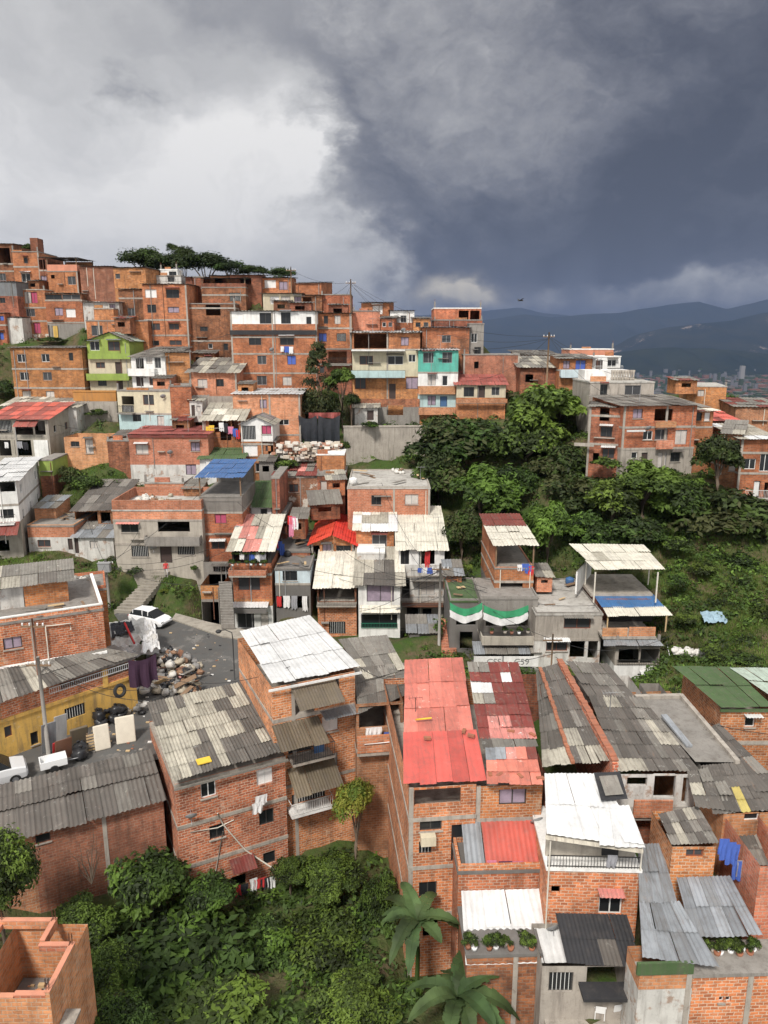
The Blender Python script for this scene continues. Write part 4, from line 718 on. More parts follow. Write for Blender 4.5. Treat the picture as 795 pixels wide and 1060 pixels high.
# --- roofless brick shell, bottom left corner
h5 = H('unfinished roofless brick shell with pale capped walls in the bottom left corner', 'L', -60, 98, 385, 560, Y=21.5, yaw=0, dep=3.4, mat='b3', foot=5, key='shell', roof=None, gnd=False, name='brick_shell', cat='unfinished building')
W5 = h5.w; t = .16
for (a, b, c_, d, tp) in ((0, W5 - 1.3, 0, t, .02), (W5 - 1.25, W5 - t, 0, t, .12), (W5 - t, W5, 0, 2.2, .25), (W5 - 1.3, W5 - t, 2.04, 2.2, .25), (W5 - 1.3, W5 - 1.14, 2.2, 3.3, .35), (W5 - 3.4, W5 - 1.3, 3.14, 3.3, .35), (W5 - 3.4, W5 - 3.24, .3, 3.14, .2)):
    mb = MB(); mb.box(a, b, c_, d, h5.H + .002, h5.H + tp, M['b3']); mb.build('wall', h5.root)
    mb = MB(); mb.box(a - .02, b + .02, c_ - .02, d + .02, h5.H + tp, h5.H + tp + .04, M['sa']); mb.build('wall_cap', h5.root)
for (x, y, z) in ((W5 - .1, .1, .3), (W5 - .1, 2.1, .3), (W5 - 1.2, 3.2, .4), (W5 - 3.3, 3.2, .4)):
    mb = MB(); [mb.tube([(x + q, y + r_, h5.H), (x + q * 1.4, y + r_, h5.H + z + .45)], .012, M['rust'], 4) for q in (-.04, .04) for r_ in (-.03, .03)]; mb.build('rebar', h5.root)
rr = random.Random(2); mb = MB()
for i in range(60): x, y, s = rr.uniform(.3, W5 - .3), rr.uniform(.3, 3), rr.uniform(.04, .16); mb.box(x - s, x + s, y - s * .6, y + s * .6, h5.H - 2.45, h5.H - 2.45 + s, M[rr.choice(['b3', 'co', 't', 'palewood'])])
mb.build('debris', h5.root)
lbox(h5, 'floor_slab', .05, W5 - .05, .05, 3.3, h5.H - 2.6, h5.H - 2.45, 'dc')
lbox(h5, 'ledge', W5 + .02, W5 + .55, .2, 1.0, h5.H - 1.6, h5.H - 1.5, 'co')
# --- yellow building along the street
hy = H('yellow and brick building with a grey sheet canopy, left of the rubbish heap', 'G', 0, 420, 315, 477, Y=41.6, yaw=46, dep=3.0, mat='b6', foot=2, key='yellow', st=[(374, 'ye')],
       wins=[(0, 396, 38, 430, 'b'), (0, 456, 28, 474, 'b'), (96, 408, 118, 448, 'd'), (185, 240, 314, 278, 'o'), (330, 195, 400, 240, 'o'), (200, 335, 262, 372, 'gb')], roof=('flat', 'gc'), rise_g=.05, name='yellow_building')
mb = MB(); panel(mb, (-8, 0), (1, 0), (0, 1), 8, -2, hy.lz(374), [], M['ye']); mb.build('wall', hy.root)
mb = MB(); panel(mb, (-8, 0), (1, 0), (0, 1), 8, hy.lz(374), hy.H, [], M['b6']); mb.build('wall', hy.root)
u0 = hy.fl(320, 250)[0]; lbox(hy, 'column', u0 - .17, u0 + .17, -.12, .1, hy.lz(374) - .05, hy.H - .02, 'ye')
lbox(hy, 'storey_band', -8, hy.w, -.1, -.005, hy.lz(374) - .1, hy.lz(374) + .12, 'ye')
rail(hy, 'railing', hy.root, 2.9, hy.w, -.2, hy.lz(374) + .75, .45, 'bar', M['fw'])
c = [toL(hy, atZ(-30, 699, -20.3)), toL(hy, atZ(109, 671, -20.3)), toL(hy, atZ(144, 678, -21.2)), toL(hy, atZ(-30, 740, -21.4))]
sheets('canopy', c, ["EDEDLEEDEEEE", "DDEDLDEDEDEE"], hy.root, seed=6, period=.24, amp=.035)
hd = H('wide brick house with a pale capped terrace wall above the yellow building canopy', 'D', 0, 318, 640, 764, Y=44.6, yaw=26, dep=7.5, mat='b6', foot=6, key='capwall', cols=[98], wins=[(12, 680, 68, 716, 'd')], roof=('flat', 'gc', .0), rise_g=.3, gnd=False)
mb = MB(); panel(mb, (-5, 0), (1, 0), (0, 1), 5, -3, hd.H, [], M['b6']); mb.build('wall', hd.root)
for a, b, c_, d in ((-5, hd.w, 0, .16), (hd.w - .16, hd.w, .162, 7.4)): lbox(hd, 'parapet', a, b, c_, d, hd.H + .165, hd.H + .42, 'b6'); lbox(hd, 'wall_cap', a - .03, b + .03, c_ - .03, d + .03, hd.H + .422, hd.H + .5, 'wh')
pipe(hd, [(150, 755), (138, 640), (215, 632), (215, 650)], .05, 'pvc', .12)
lbox(hd, 'eave_board', -5, hd.w, -.5, -.05, -.1, .05, 'wh')
hb = H('brick roof room with a weathered grey roof standing on the pale capped terrace', 'D', 70, 206, 517, 603, Y=47.6, yaw=24, dep=3.4, mat='b1', foot=1, roof=None, wins=[(10, 530, 30, 560, 'd')], gnd=False)
mb = MB(); panel(mb, (-6, 0), (1, 0), (0, 1), 5.95, 0, hb.H - .15, [(3.6, .2, 4.5, 1.9)], M['wr']); mb.build('wall', hb.root)
sheets('roof', [(-6, 3.8, hb.H + .45), (hb.w + .5, 3.8, hb.H + .45), (hb.w + .5, -.5, hb.H), (-6, -.5, hb.H)], ["EEDLEEEE", "EDEELEDE"], hb.root, seed=11, period=.2, amp=.02)
hs = H('small flat concrete terrace behind the capped wall with sacks on it', 'D', 206, 325, 545, 625, Y=52, yaw=22, dep=4, mat='b1', roof=('flat', 'gc', .2, 'b1'), name='terrace_room', key='sackterr', foot=8, gnd=False)
# ================================================================ lower right terraces
hA = H('narrow brick house with a two tone faded red sheet roof, nearest the banana plants', 'I', 128, 390, 590, 1325, Y=32.4, yaw=6, dep=12.2, mat='b6', foot=4, key='redA', sl=[(128, 716)], cols=[128],
       wins=[(146, 598, 330, 662, 'o'), (168, 722, 255, 760, 'd'), (165, 800, 215, 850, 'gb'), (165, 960, 235, 1020, 'd'), (180, 1100, 240, 1180, 'o'), (290, 735, 380, 880, 'd')], roof=None, rise_g=.2)
for y in (905, 1090): lbox(hA, 'floor_slab', -.04, hA.w, -.04, hA.dep - .2, hA.fl(128, y)[1] - .11, hA.fl(128, y)[1] + .11, 'co')
qroof(hA, 'I', [(110, 88, -19.7), (335, 78, -19.7), (380, 375, -20.75), (105, 385, -20.75)], ["PPPPP", "PPPPP", "PPPPP"], seed=1, amp=.012, period=.3)
qroof(hA, 'I', [(105, 372, -20.6), (388, 362, -20.6), (428, 562, -21.1), (106, 585, -21.1)], ["RRRRR"], seed=2, amp=.01, period=.3)
lbox(hA, 'air_conditioner', .55, 1.3, -.45, -.05, hA.fl(150, 800)[1], hA.fl(150, 765)[1], 'cr')
hB = H('narrow brick house with a maroon and pink patchwork roof beside the faded red roof', 'I', 392, 650, 583, 1325, Y=32.85, yaw=3, dep=12, mat='b6', foot=4, key='redB', sl=[(392, 716)], cols=[392],
       wins=[(478, 596, 586, 658, 'cl'), (410, 740, 640, 880, 'o')], roof=None, rise_g=.2)
qroof(hB, 'I', [(355, 95, -19.8), (553, 98, -19.8), (628, 400, -20.65), (402, 400, -20.65)], ["EErrr", "rrrWr", "WWrrr", "LErrr", "rrrrr", "rQQrr", "rQQQQ"], seed=3, amp=.015, period=.22)
qroof(hB, 'I', [(405, 395, -20.6), (622, 400, -20.6), (632, 430, -20.75), (415, 440, -20.75)], ["DEEED"], seed=5, amp=.015, period=.22)
qroof(hB, 'I', [(425, 432, -20.6), (622, 428, -20.6), (650, 580, -21.05), (432, 576, -21.05)], ["GGQPr", "PPPPP", "PPPPP"], seed=4, amp=.012, period=.25)
a_ = sheets('awning', [toL(hB, Vector((hB.A.x, hB.A.y, 0)) + hB.ud * .25 + Vector((0, 0, hB.zb + hB.lz(722)))), toL(hB, Vector((hB.A.x, hB.A.y, 0)) + hB.ud * 3.35 + Vector((0, 0, hB.zb + hB.lz(722)))), toL(hB, Vector((hB.A.x, hB.A.y, 0)) + hB.ud * 3.3 - hB.nd * 1.9 + Vector((0, 0, hB.zb + hB.lz(722) - 1.2))), toL(hB, Vector((hB.A.x, hB.A.y, 0)) + hB.ud * .2 - hB.nd * 1.9 + Vector((0, 0, hB.zb + hB.lz(722) - 1.2)))], ["RRRR"], hB.root, seed=7, amp=.015, period=.25)
sheets('awning', [(-.75, -.02, hB.lz(722)), (.2, -.02, hB.lz(722)), (.15, -1.8, hB.lz(722) - 1.1), (-.8, -1.8, hB.lz(722) - 1.1)], ["G"], hB.root, seed=7, amp=.015, period=.25)
hB1 = H('brick annex stepping out below the red awning with a white sheet awning', 'K', 150, 330, 130, 290, Y=30.7, yaw=2, dep=2.2, mat='b6', foot=2, key='annex', roof=('flat', 'dc', .3, 'b6'), wins=[(190, 200, 240, 255, 'd'), (260, 200, 300, 250, 'd')], rise_g=.05)
sheets('awning', [(.15, -.02, hB1.fl(150, 165)[1]), (hB1.w + .2, -.02, hB1.fl(150, 165)[1]), (hB1.w + .5, -3.1, hB1.fl(150, 165)[1] - 1.3), (-.05, -3.1, hB1.fl(150, 165)[1] - 1.3)], ["WWWW", "WWWW"], hB1.root, seed=4, amp=.02, period=.3)
hB2 = H('lowest brick annex with a planted ledge below the white awning', 'K', 168, 322, 304, 520, Y=27.6, yaw=2, dep=2.8, mat='b2', foot=2, key='annex2', cols=[270], roof=('flat', 'dc', 0), rise_g=.05)
hC = H('long narrow house with two dark corrugated slopes divided by a clay ridge line', 'P', 566, 640, 803, 870, Y=33.6, yaw=0, dep=11.8, mat='b2', foot=3, key='darkC', roof=None, rise_g=.1)
qroof(hC, 'J', [(-16, 122, -20.2), (-2, 106, -19.85), (108, 440, -20.9), (8, 455, -21.3)], ["DDD", "DDD", "DDD", "DDE", "DDD", "LLL"], seed=3, amp=.03, period=.2)
qroof(hC, 'J', [(0, 106, -19.85), (62, 90, -20.15), (235, 440, -21.3), (112, 440, -20.9)], ["DDDD", "DDDD", "DDDD", "DDED", "LLDD", "DLLL"], seed=4, amp=.03, period=.2)
def strip(h, z, a, b, zz, w, up, dn, mat, name, bumps=0):
    p, q = toL(h, atZ(zx(z, a[0]), zy(z, a[1]), zz[0])), toL(h, atZ(zx(z, b[0]), zy(z, b[1]), zz[1])); d = (q - p); s = Vector((-d.y, d.x, 0)).normalized() * w / 2
    mb = MB(); n = bumps or 1; rnd = random.Random(4)
    for i in range(n):
        e, f = p + d * (i / n), p + d * ((i + .93 if bumps else 1) / n); u = up + (rnd.uniform(-.03, .03) if bumps else 0); k = Vector((rnd.uniform(-.03, .03), 0, 0)) if bumps else Vector()
        v = [e - s + k, e + s + k, f + s + k, f - s + k]; lo = [x - Vector((0, 0, dn)) for x in v]; hi = [x + Vector((0, 0, u)) for x in v]
        mb.poly(hi, M[mat])
        for j in range(4): mb.poly([lo[j], lo[(j + 1) % 4], hi[(j + 1) % 4], hi[j]], M[mat])
    return mb.build(name, h.root)
strip(hC, 'J', (-2, 106), (110, 440), (-19.8, -20.85), .2, .08, .05, 't', 'ridge_tiles', 40)
strip(hC, 'J', (66, 84), (262, 440), (-20.0, -21.05), .3, .0, 3, 'b6', 'party_wall'); strip(hC, 'J', (66, 78), (262, 434), (-19.95, -21.0), .36, .1, .0, 't', 'wall_tiles', 34)
hJ = H('long house with a wide patched grey corrugated roof and a brick fronted porch below it', 'J', 268, 560, 478, 700, Y=33.6, yaw=0, dep=11.4, mat='wr', foot=3, key='greyJ', wins=[(392, 484, 470, 560, 'o'), (300, 490, 372, 520, 'o'), (490, 490, 512, 580, 'o')], st=[(595, 'b2')], roof=None, rise_g=.1)
qroof(hJ, 'J', [(88, 82, -20.3), (232, 92, -20.3), (332, 212, -20.75), (166, 208, -20.75)], ["DEEDD", "DDEED", "DDDED"], seed=3, amp=.03, period=.2)
qroof(hJ, 'J', [(165, 200, -20.7), (352, 208, -20.7), (556, 470, -21.4), (270, 470, -21.4)], ["DDLLDDEE", "DDDDDEED", "DDEDDELE", "DDDDDELL", "EDDDDEDD", "LLLDDDED"], seed=6, amp=.03, period=.2)
parapet(hJ, 305, 437, 530, 588, 'b3', .9); balcony(hJ, 290, 515, 592, .9, 'gc', None)
hK = H('flat stained concrete terrace roof strip between the grey corrugated roofs and the green roof', 'J', 560, 645, 448, 600, Y=34.5, yaw=0, dep=9.5, mat='gc', foot=3, key='strip', roof=None, rise_g=.1, name='concrete_roof_house')
qroof(hK, 'J', [(345, 212, -20.85), (490, 206, -20.85), (690, 450, -21.25), (552, 448, -21.25)], ["X"] if 0 else ["K"], seed=3, amp=0, sag=0).data.materials[0] = M['gc']
strip(hK, 'J', (490, 196), (690, 430), (-20.6, -21.0), .25, 0, 1.5, 'co', 'kerb_wall'); strip(hK, 'J', (330, 208), (492, 204), (-20.75, -20.75), .3, .1, .3, 'co', 'kerb_wall')
strip(hK, 'J', (430, 275), (520, 385), (-20.7, -21.1), .35, .12, .0, 'G', 'gutter')
hL = H('house under the sloping lower right corrugated roof with a yellow translucent sheet', 'J', 640, 860, 618, 800, Y=30.9, yaw=4, dep=12.5, mat='b3', foot=3, key='lowL', wins=[(710, 612, 765, 643, 'w')], roof=None, rise_g=.1)
qroof(hL, 'J', [(512, 470, -21.35), (618, 448, -21.25), (700, 615, -21.7), (540, 595, -21.6)], ["DED", "LDE", "DDD"], seed=3, amp=.03, period=.2)
qroof(hL, 'J', [(566, 448, -21.3), (700, 436, -21.2), (800, 606, -21.75), (600, 622, -21.75)], ["DDDDDD", "DDDDDD", "DEDYDD", "DDEYDD"], seed=5, amp=.03, period=.2)
qroof(hL, 'J', [(590, 315, -21.0), (625, 300, -20.95), (930, 606, -21.7), (790, 606, -21.75)], ["DD", "DD", "DE", "DD", "DD"], seed=6, amp=.03, period=.2)
hG = H('brick house with a mossy green flat roof and one hooded window at the right edge', 'J', 632, 900, 250, 500, Y=38.3, yaw=0, dep=5.4, mat='b6', foot=3, key='greenR', sl=[(632, 368)], wins=[(712, 272, 750, 314, 'w')], roof=None, rise_g=.1)
qroof(hG, 'J', [(461, 100, -20.0), (665, 103, -20.0), (812, 244, -20.05), (631, 248, -20.05)], ["nnnn", "nnnn"], seed=2, amp=.006, sag=.01)
qroof(hG, 'J', [(662, 106, -19.95), (860, 106, -19.95), (1030, 240, -20.0), (800, 205, -20.0)], ["NNNN", "NNNN"], seed=2, amp=.01, sag=.01)
lbox(hG, 'roof_edge', -.1, hG.w, -.14, -.03, hG.H - .12, hG.H + .03, 'n'); awning(hG, 710, 768, 268, .45, .05, 'W')
# --- white railed roof house
hW = H('brick house with a black railed roof terrace under a bright white sheet roof', 'K', 335, 530, 122, 310, Y=29.2, yaw=-2, dep=4.6, mat='b6', foot=2, key='railW', wins=[(441, 168, 491, 214, 'w'), (343, 155, 362, 172, 'o')], sl=[], roof=None, rise_g=.1)
lbox(hW, 'floor_slab', -.06, hW.w + .06, -.06, 4.6, hW.H + .002, hW.H + .15, 'wh')
lbox(hW, 'terrace_wall', .05, hW.w - .05, .75, .9, hW.H + .152, hW.H + 1.65, 'be'); rail(hW, 'railing', hW.root, 0, hW.w, 0, hW.H + .152, .62, 'bar')
for u in (.03, hW.w - .08): lbox(hW, 'post', u, u + .06, -.1, -.04, hW.H - 3.2 if u < 1 else hW.H + .15, hW.H + 1.6, 'pvc')
lbox(hW, 'door_cloth', hW.w * .62, hW.w * .8, .68, .74, hW.H + .3, hW.H + 1.2, 'K')
qroof(hW, 'J', [(12, 476, -21.0), (200, 476, -21.0), (362, 738, -21.55), (20, 690, -21.55)], ["WWWWW", "WWWWW"], seed=4, amp=.02, period=.26)
qroof(hW, 'J', [(202, 588, -21.25), (308, 588, -21.25), (364, 738, -21.54), (205, 735, -21.54)], ["WWW"], seed=4, amp=.02, period=.26)
qroof(hW, 'J', [(186, 474, -20.95), (278, 470, -20.95), (305, 572, -21.15), (212, 578, -21.15)], ["K"], seed=4, amp=0, sag=0, name='skylight_frame')
qroof(hW, 'J', [(204, 486, -20.85), (266, 482, -20.85), (290, 555, -21.05), (226, 560, -21.05)], ["E"], seed=4, amp=0, sag=0, name='skylight_glass')
qroof(hW, 'J', [(20, 692, -21.6), (364, 742, -21.6), (362, 756, -21.75), (20, 706, -21.75)], ["L"], seed=4, amp=0, sag=0, name='gutter')
awning(hW, 438, 492, 160, .5, .12, 'Q')
hM = H('small brick cabin with a streaky grey corrugated roof, beside the blue washing', 'J', 460, 614, 732, 850, Y=29.1, yaw=0, dep=2.6, mat='b6', foot=3, key='cabin', wins=[(506, 742, 570, 770, 'b')], roof=None, rise_g=.1, name='brick_cabin')
qroof(hM, 'J', [(408, 618, -21.85), (548, 590, -21.85), (624, 722, -22.1), (456, 728, -22.1)], ["DEDLE", "DLDED", "ELEDE"], seed=9, amp=.03, period=.18)
hN = H('low brick house with galvanised sheet roofs beside a plant filled yard, bottom right', 'K', 528, 640, 338, 520, Y=24.9, yaw=2, dep=1.4, mat='b3', foot=2, key='galv', st=[(372, 'wr')], cols=[632], wins=[(618, 375, 640, 420, 'D')], roof=None, rise_g=.1)
qroof(hN, 'K', [(524, 70, -23.1), (572, 66, -23.1), (606, 192, -23.8), (527, 192, -23.8)], ["ggG", "gGg"], seed=2, amp=.03, period=.2)
qroof(hN, 'K', [(527, 188, -23.75), (612, 188, -23.75), (692, 324, -24.3), (534, 308, -24.3)], ["GgGG", "GGgG"], seed=3, amp=.03, period=.2)
qroof(hN, 'K', [(604, 138, -23.4), (716, 134, -23.4), (784, 264, -24.1), (636, 262, -24.1)], ["GGgGG", "gGGGG"], seed=4, amp=.03, period=.2)
parapet(hN, 522, 640, 314, 338, 'n', -.02, 'green_panel'); awning(hN, 525, 650, 200, .01, .01, 'G') if 0 else None
hO = H('brick garden wall house with two small white windows behind the yard plants, bottom right corner', 'K', 640, 880, 345, 520, Y=25.0, yaw=2, dep=1.6, mat='b6', foot=2, cols=[760], wins=[(692, 386, 703, 398, 'w'), (706, 386, 718, 398, 'w')], roof=('flat', 'gc'), key='wallO')
hP = H('grey rendered patio house under a black felt awning, two white chairs outside', 'K', 325, 515, 322, 430, Y=26.7, yaw=0, dep=2.4, mat='co', foot=2, key='patio', wins=[(337, 335, 389, 376, 'gb'), (415, 318, 500, 372, 'o')], roof=None, rise_g=.0)
sheets('awning', [(.9, 1.9, hP.H + 1.0), (hP.w + .2, 1.9, hP.H + .9), (hP.w + .3, -.2, hP.H + .1), (.95, -.2, hP.H + .3)], ["KKKK", "KKDK"], hP.root, seed=9, amp=.02)
lbox(hP, 'balcony_slab', 1.6, hP.w, -.9, -.01, hP.H - .95, hP.H - .8, 'K')
hQ = H('brick house with a rusty grey sheet roof beside the blue washing, right edge', 'J', 768, 900, 800, 960, Y=27.6, yaw=0, dep=4, mat='b3', foot=2, key='edgeQ', roof=None, rise_g=.1)
qroof(hQ, 'J', [(690, 684, -22.9), (900, 680, -22.9), (960, 800, -23.6), (735, 800, -23.6)], ["DEDE", "EDED"], seed=6, amp=.03, period=.2)
# canopies of the canopy house
hc = HS['canopy']
qroof(hc, 'F', [(334, 96, -17.9), (506, 98, -17.9), (557, 156, -18.3), (394, 157, -18.3)], ["VVVVVV", "VLVVVV", "VVVVVV"], seed=3, amp=.02, period=.25, name='upper_canopy')
qroof(hc, 'F', [(390, 214, -21.1), (530, 214, -21.1), (556, 244, -21.35), (410, 246, -21.35)], ["BBBBBB"], seed=4, amp=.02, name='blue_canopy')
qroof(hc, 'F', [(410, 243, -21.3), (556, 241, -21.3), (575, 264, -21.55), (422, 266, -21.55)], ["VVVVVV"], seed=5, amp=.02, name='cream_canopy')
qroof(hc, 'F', [(414, 305, -23.1), (528, 305, -23.1), (554, 334, -23.5), (412, 334, -23.5)], ["GGGGG"], seed=5, amp=.02, name='grey_canopy')
def wbox(h, name, z, a, b, zz, y1, hgt, mat):
    p, q = toL(h, atZ(zx(z, a[0]), zy(z, a[1]), zz)), toL(h, atZ(zx(z, b[0]), zy(z, b[1]), zz)); return lbox(h, name, p.x, q.x, p.y, p.y + y1, p.z - hgt, p.z, mat)
wbox(hc, 'terrace_floor', 'F', (412, 312), (536, 312), -23.0, 5, .2, 'co'); wbox(hc, 'back_wall', 'F', (425, 240), (530, 240), -21.6, .15, 1.4, 'dk')  # near-black back wall: shade of the open terrace put into its colour
wbox(hc, 'parapet', 'F', (412, 292), (470, 292), -22.3, .12, .68, 'b3'); wbox(hc, 'parapet', 'F', (474, 290), (535, 290), -22.25, .12, .73, 'b3')
wbox(hc, 'terrace_floor', 'F', (385, 212), (528, 212), -20.9, 5.5, .25, 'co'); wbox(hc, 'wall', 'F', (395, 225), (525, 225), -21.15, 4, 1.9, 'b2')
for x, y, zb, y2 in ((540, 162, -20.9, 218), (395, 162, -20.9, 200), (375, 125, -20.9, 170), (522, 125, -20.9, 170)):
    p = toL(hc, atZ(zx('F', x), zy('F', y), -18.25)); lbox(hc, 'post', p.x - .05, p.x + .05, p.y - .05, p.y + .05, p.z - 2.6, p.z, 'pvc')
for x in (424, 560): p = toL(hc, atZ(zx('F', x), zy('F', 262), -21.5)); lbox(hc, 'post', p.x - .05, p.x + .05, p.y - .03, p.y + .03, p.z - 1.4, p.z, 'palewood')
rail(hc, 'railing', hc.root, .2, hc.w, -.05, hc.lz(378), .5, 'bar')
# balustrade on the cream flat roof
hb_ = HS['balus']
for i in range(9):
    x = 470 + i * 6; u = hb_.fl(x, 240)[0]
    mb = MB(); mb.lathe([(.12, 0), (.2, .25), (.1, .45), (.16, .9), (.2, 1.2), (.0, 1.22)], M['co'], (u, 3.0, hb_.H + .16), 8); mb.build('baluster', hb_.root)
lbox(hb_, 'roof_room', .5, 6, 4.5, 7.5, hb_.H + .16, hb_.H + 1.3, 'wh')
# ================================================================ terrain
STREET = -25.3
ctrl = list(GROUND)
def C_(px, py, Y, dz=0): p = atY(px, py, Y); ctrl.append((p.x, p.y, p.z + dz))
for x, y in ((0, 800), (60, 770), (120, 745), (160, 700), (200, 690), (230, 690), (150, 655), (180, 650), (210, 665), (240, 675), (250, 700), (120, 790), (30, 815), (170, 730), (200, 725), (-60, 830), (-120, 850), (265, 668), (300, 670)):
    p = atZ(x, y, STREET - .12); ctrl.append((p.x, p.y, p.z))
# car stands at (153,640); path and lawn up to the grey house
for x, y, Y in ((130, 628, 67.5), (150, 620, 68), (205, 640, 66), (120, 600, 71), (160, 600, 70), (190, 605, 69), (90, 600, 72)): C_(x, y, Y, -.1)
# ravine in front
for x, y, Y in ((20, 990, 30), (60, 950, 33.5), (120, 960, 34), (180, 985, 34.5), (240, 980, 35), (300, 960, 36), (340, 930, 38.5), (380, 900, 41), (410, 880, 42), (400, 960, 35), (350, 1010, 33), (250, 1050, 30), (150, 1050, 30), (420, 1010, 31.5), (440, 1050, 29), (480, 1058, 27.5), (20, 1058, 26), (300, 1100, 27), (500, 1100, 26), (640, 1062, 25.8), (760, 1100, 25.5), (700, 1100, 25)): C_(x, y, Y)
# central ravine and right slope
for x, y, Y in ((460, 640, 63), (470, 560, 74), (500, 530, 78), (540, 500, 84), (450, 520, 84), (600, 500, 80), (560, 470, 88), (480, 450, 94), (600, 540, 72), (640, 530, 74), (700, 540, 72), (760, 540, 71), (640, 560, 69), (720, 580, 66), (780, 590, 64), (700, 620, 60), (740, 640, 57), (790, 640, 57), (700, 670, 53), (740, 690, 50.5), (790, 690, 50), (830, 600, 62), (830, 690, 50), (900, 560, 66), (560, 600, 66), (540, 640, 62)): C_(x, y, Y)
# crest: ground falls away beyond the ridge on the right, climbs on to the hilltop on the left
for x, y, Y in ((520, 400, 112), (580, 410, 104), (640, 420, 98), (700, 430, 94), (760, 440, 90), (830, 450, 86)): C_(x, y, Y)
for x, y, Y in ((690, 1000, 28), (740, 1000, 28), (795, 1000, 28), (730, 975, 29.5), (790, 960, 30), (680, 1020, 27.2), (760, 1020, 27.2), (600, 1010, 27.5)): C_(x, y, Y, -.3)
for X, Y, z in ((60, 130, -30), (90, 120, -35), (110, 100, -35), (30, 145, -20), (10, 150, -12), (-10, 152, -2), (100, 80, -28), (90, 60, -24), (70, 45, -22), (60, 30, -24), (-60, 145, 12), (-30, 150, 8), (-90, 140, 14), (-75, 100, -3), (-80, 70, -14), (-60, 50, -24), (-45, 30, -30), (50, 18, -27), (20, 18, -31), (-20, 18, -33)): ctrl.append((X, Y, z))
def inpoly(X, Y, P_):
    r = np.zeros(X.shape, bool)
    for a, b in zip(P_, P_[1:] + P_[:1]):
        c = ((a.y > Y) != (b.y > Y)) & (X < (b.x - a.x) * (Y - a.y) / (b.y - a.y + 1e-9) + a.x); r ^= c
    return r
STR_POLY = [atZ(x, y, STREET) for x, y in ((-160, 770), (0, 748), (60, 736), (110, 712), (138, 680), (100, 660), (98, 634), (118, 622), (150, 618), (185, 630), (262, 650), (345, 660), (345, 790), (250, 800), (170, 818), (60, 870), (-160, 930))]
CT = np.array(ctrl)
def hgt(X, Y):
    X = np.asarray(X, float); Y = np.asarray(Y, float); out = np.zeros_like(X)
    for i in range(0, X.size, 4000):
        d2 = (X.flat[i:i + 4000][:, None] - CT[:, 0]) ** 2 + (Y.flat[i:i + 4000][:, None] - CT[:, 1]) ** 2 + 2.0
        w = d2 ** -1.6; out.flat[i:i + 4000] = (w * CT[:, 2]).sum(1) / w.sum(1)
    for ax, ay, ya, w, dp, zb, g in FOOT:
        if not g: continue
        dx, dy = X - ax, Y - ay; u = dx * math.cos(ya) + dy * math.sin(ya); v = -dx * math.sin(ya) + dy * math.cos(ya); k = (u > -.5) & (u < w + .5) & (v > -2.2) & (v < dp * .8)
        out = np.where(k, np.minimum(out, zb - .1), out)
    if STR_POLY:
        k = inpoly(X, Y, STR_POLY); out = np.where(k, np.minimum(out, STREET - .12), out)
    return out
def h1(x, y): return float(hgt(np.array([x]), np.array([y]))[0])
def gridmesh(name, xs, ys, Z, mat, kind):
    nx, ny = len(xs), len(ys); XX, YY_ = np.meshgrid(xs, ys); v = np.stack([XX.ravel(), YY_.ravel(), Z.ravel()], 1)
    i = np.arange((nx - 1) * (ny - 1)); r, c = i // (nx - 1), i % (nx - 1); a = r * nx + c
    me = bpy.data.meshes.new(name); me.from_pydata(v.tolist(), [], np.stack([a, a + 1, a + nx + 1, a + nx], 1).tolist()); me.materials.append(mat)
    me.polygons.foreach_set('use_smooth', [True] * len(me.polygons)); o = bpy.data.objects.new(name, me); COL.objects.link(o); o['kind'] = kind; return o
def ground_mat():
    m, nt, b = nodes('hill_soil_and_weeds'); p = pos(nt)
    c = mixc(nt, ramp(nt, nz(nt, p, .35, 5, .6), .4, .6), (.05, .085, .02), (.12, .09, .055))
    c = mixc(nt, ramp(nt, nz(nt, p, 2.5, 5, .7), .45, .7), c, (.05, .07, .025))
    nt.links.new(c, b.inputs['Base Color']); b.inputs['Roughness'].default_value = 1; b.inputs['Specular IOR Level'].default_value = .1
    bp = N(nt, 'ShaderNodeBump', {'Height': nz(nt, p, 4, 5), 'Strength': .8, 'Distance': .2}).outputs[0]; nt.links.new(bp, b.inputs['Normal'])
    return m
xs = np.arange(-95, 111, 1.0); ys = np.arange(14, 156, 1.0); XX, YY2 = np.meshgrid(xs, ys); Z = hgt(XX, YY2)
rg = np.random.default_rng(3); Z += rg.normal(0, .06, Z.shape)
gridmesh('hillside', xs, ys, Z, ground_mat(), 'structure')
# far terrain: skirt down to the valley floor
def valley_mat():
    m, nt, b = nodes('valley_floor'); p = pos(nt)
    c = mixc(nt, ramp(nt, nz(nt, p, .0035, 6, .6), .42, .6), (.02, .03, .015), (.08, .065, .05)); c = mixc(nt, ramp(nt, nz(nt, p, .02, 5, .7), .45, .65), c, (.05, .045, .035))
    nt.links.new(c, b.inputs['Base Color']); b.inputs['Roughness'].default_value = 1; return m
VZ = -260.0
gx = np.concatenate([np.linspace(-16000, -600, 30), np.linspace(-500, 500, 51), np.linspace(600, 16000, 60)]); gy = np.concatenate([np.linspace(-700, 140, 12), np.linspace(160, 900, 38), np.linspace(1000, 26000, 90)])
GX, GY = np.meshgrid(gx, gy)
d = np.sqrt(np.maximum(0, np.abs(GX - 5) - 100) ** 2 + np.maximum(0, np.maximum(GY - 148, 20 - GY)) ** 2)
ZF = -38 - (1 - np.exp(-d / 420)) * (-VZ - 38); ZF[(np.abs(GX - 5) < 104) & (GY < 152) & (GY > 10)] = -60
gridmesh('valley', gx, gy, ZF, valley_mat(), 'structure')
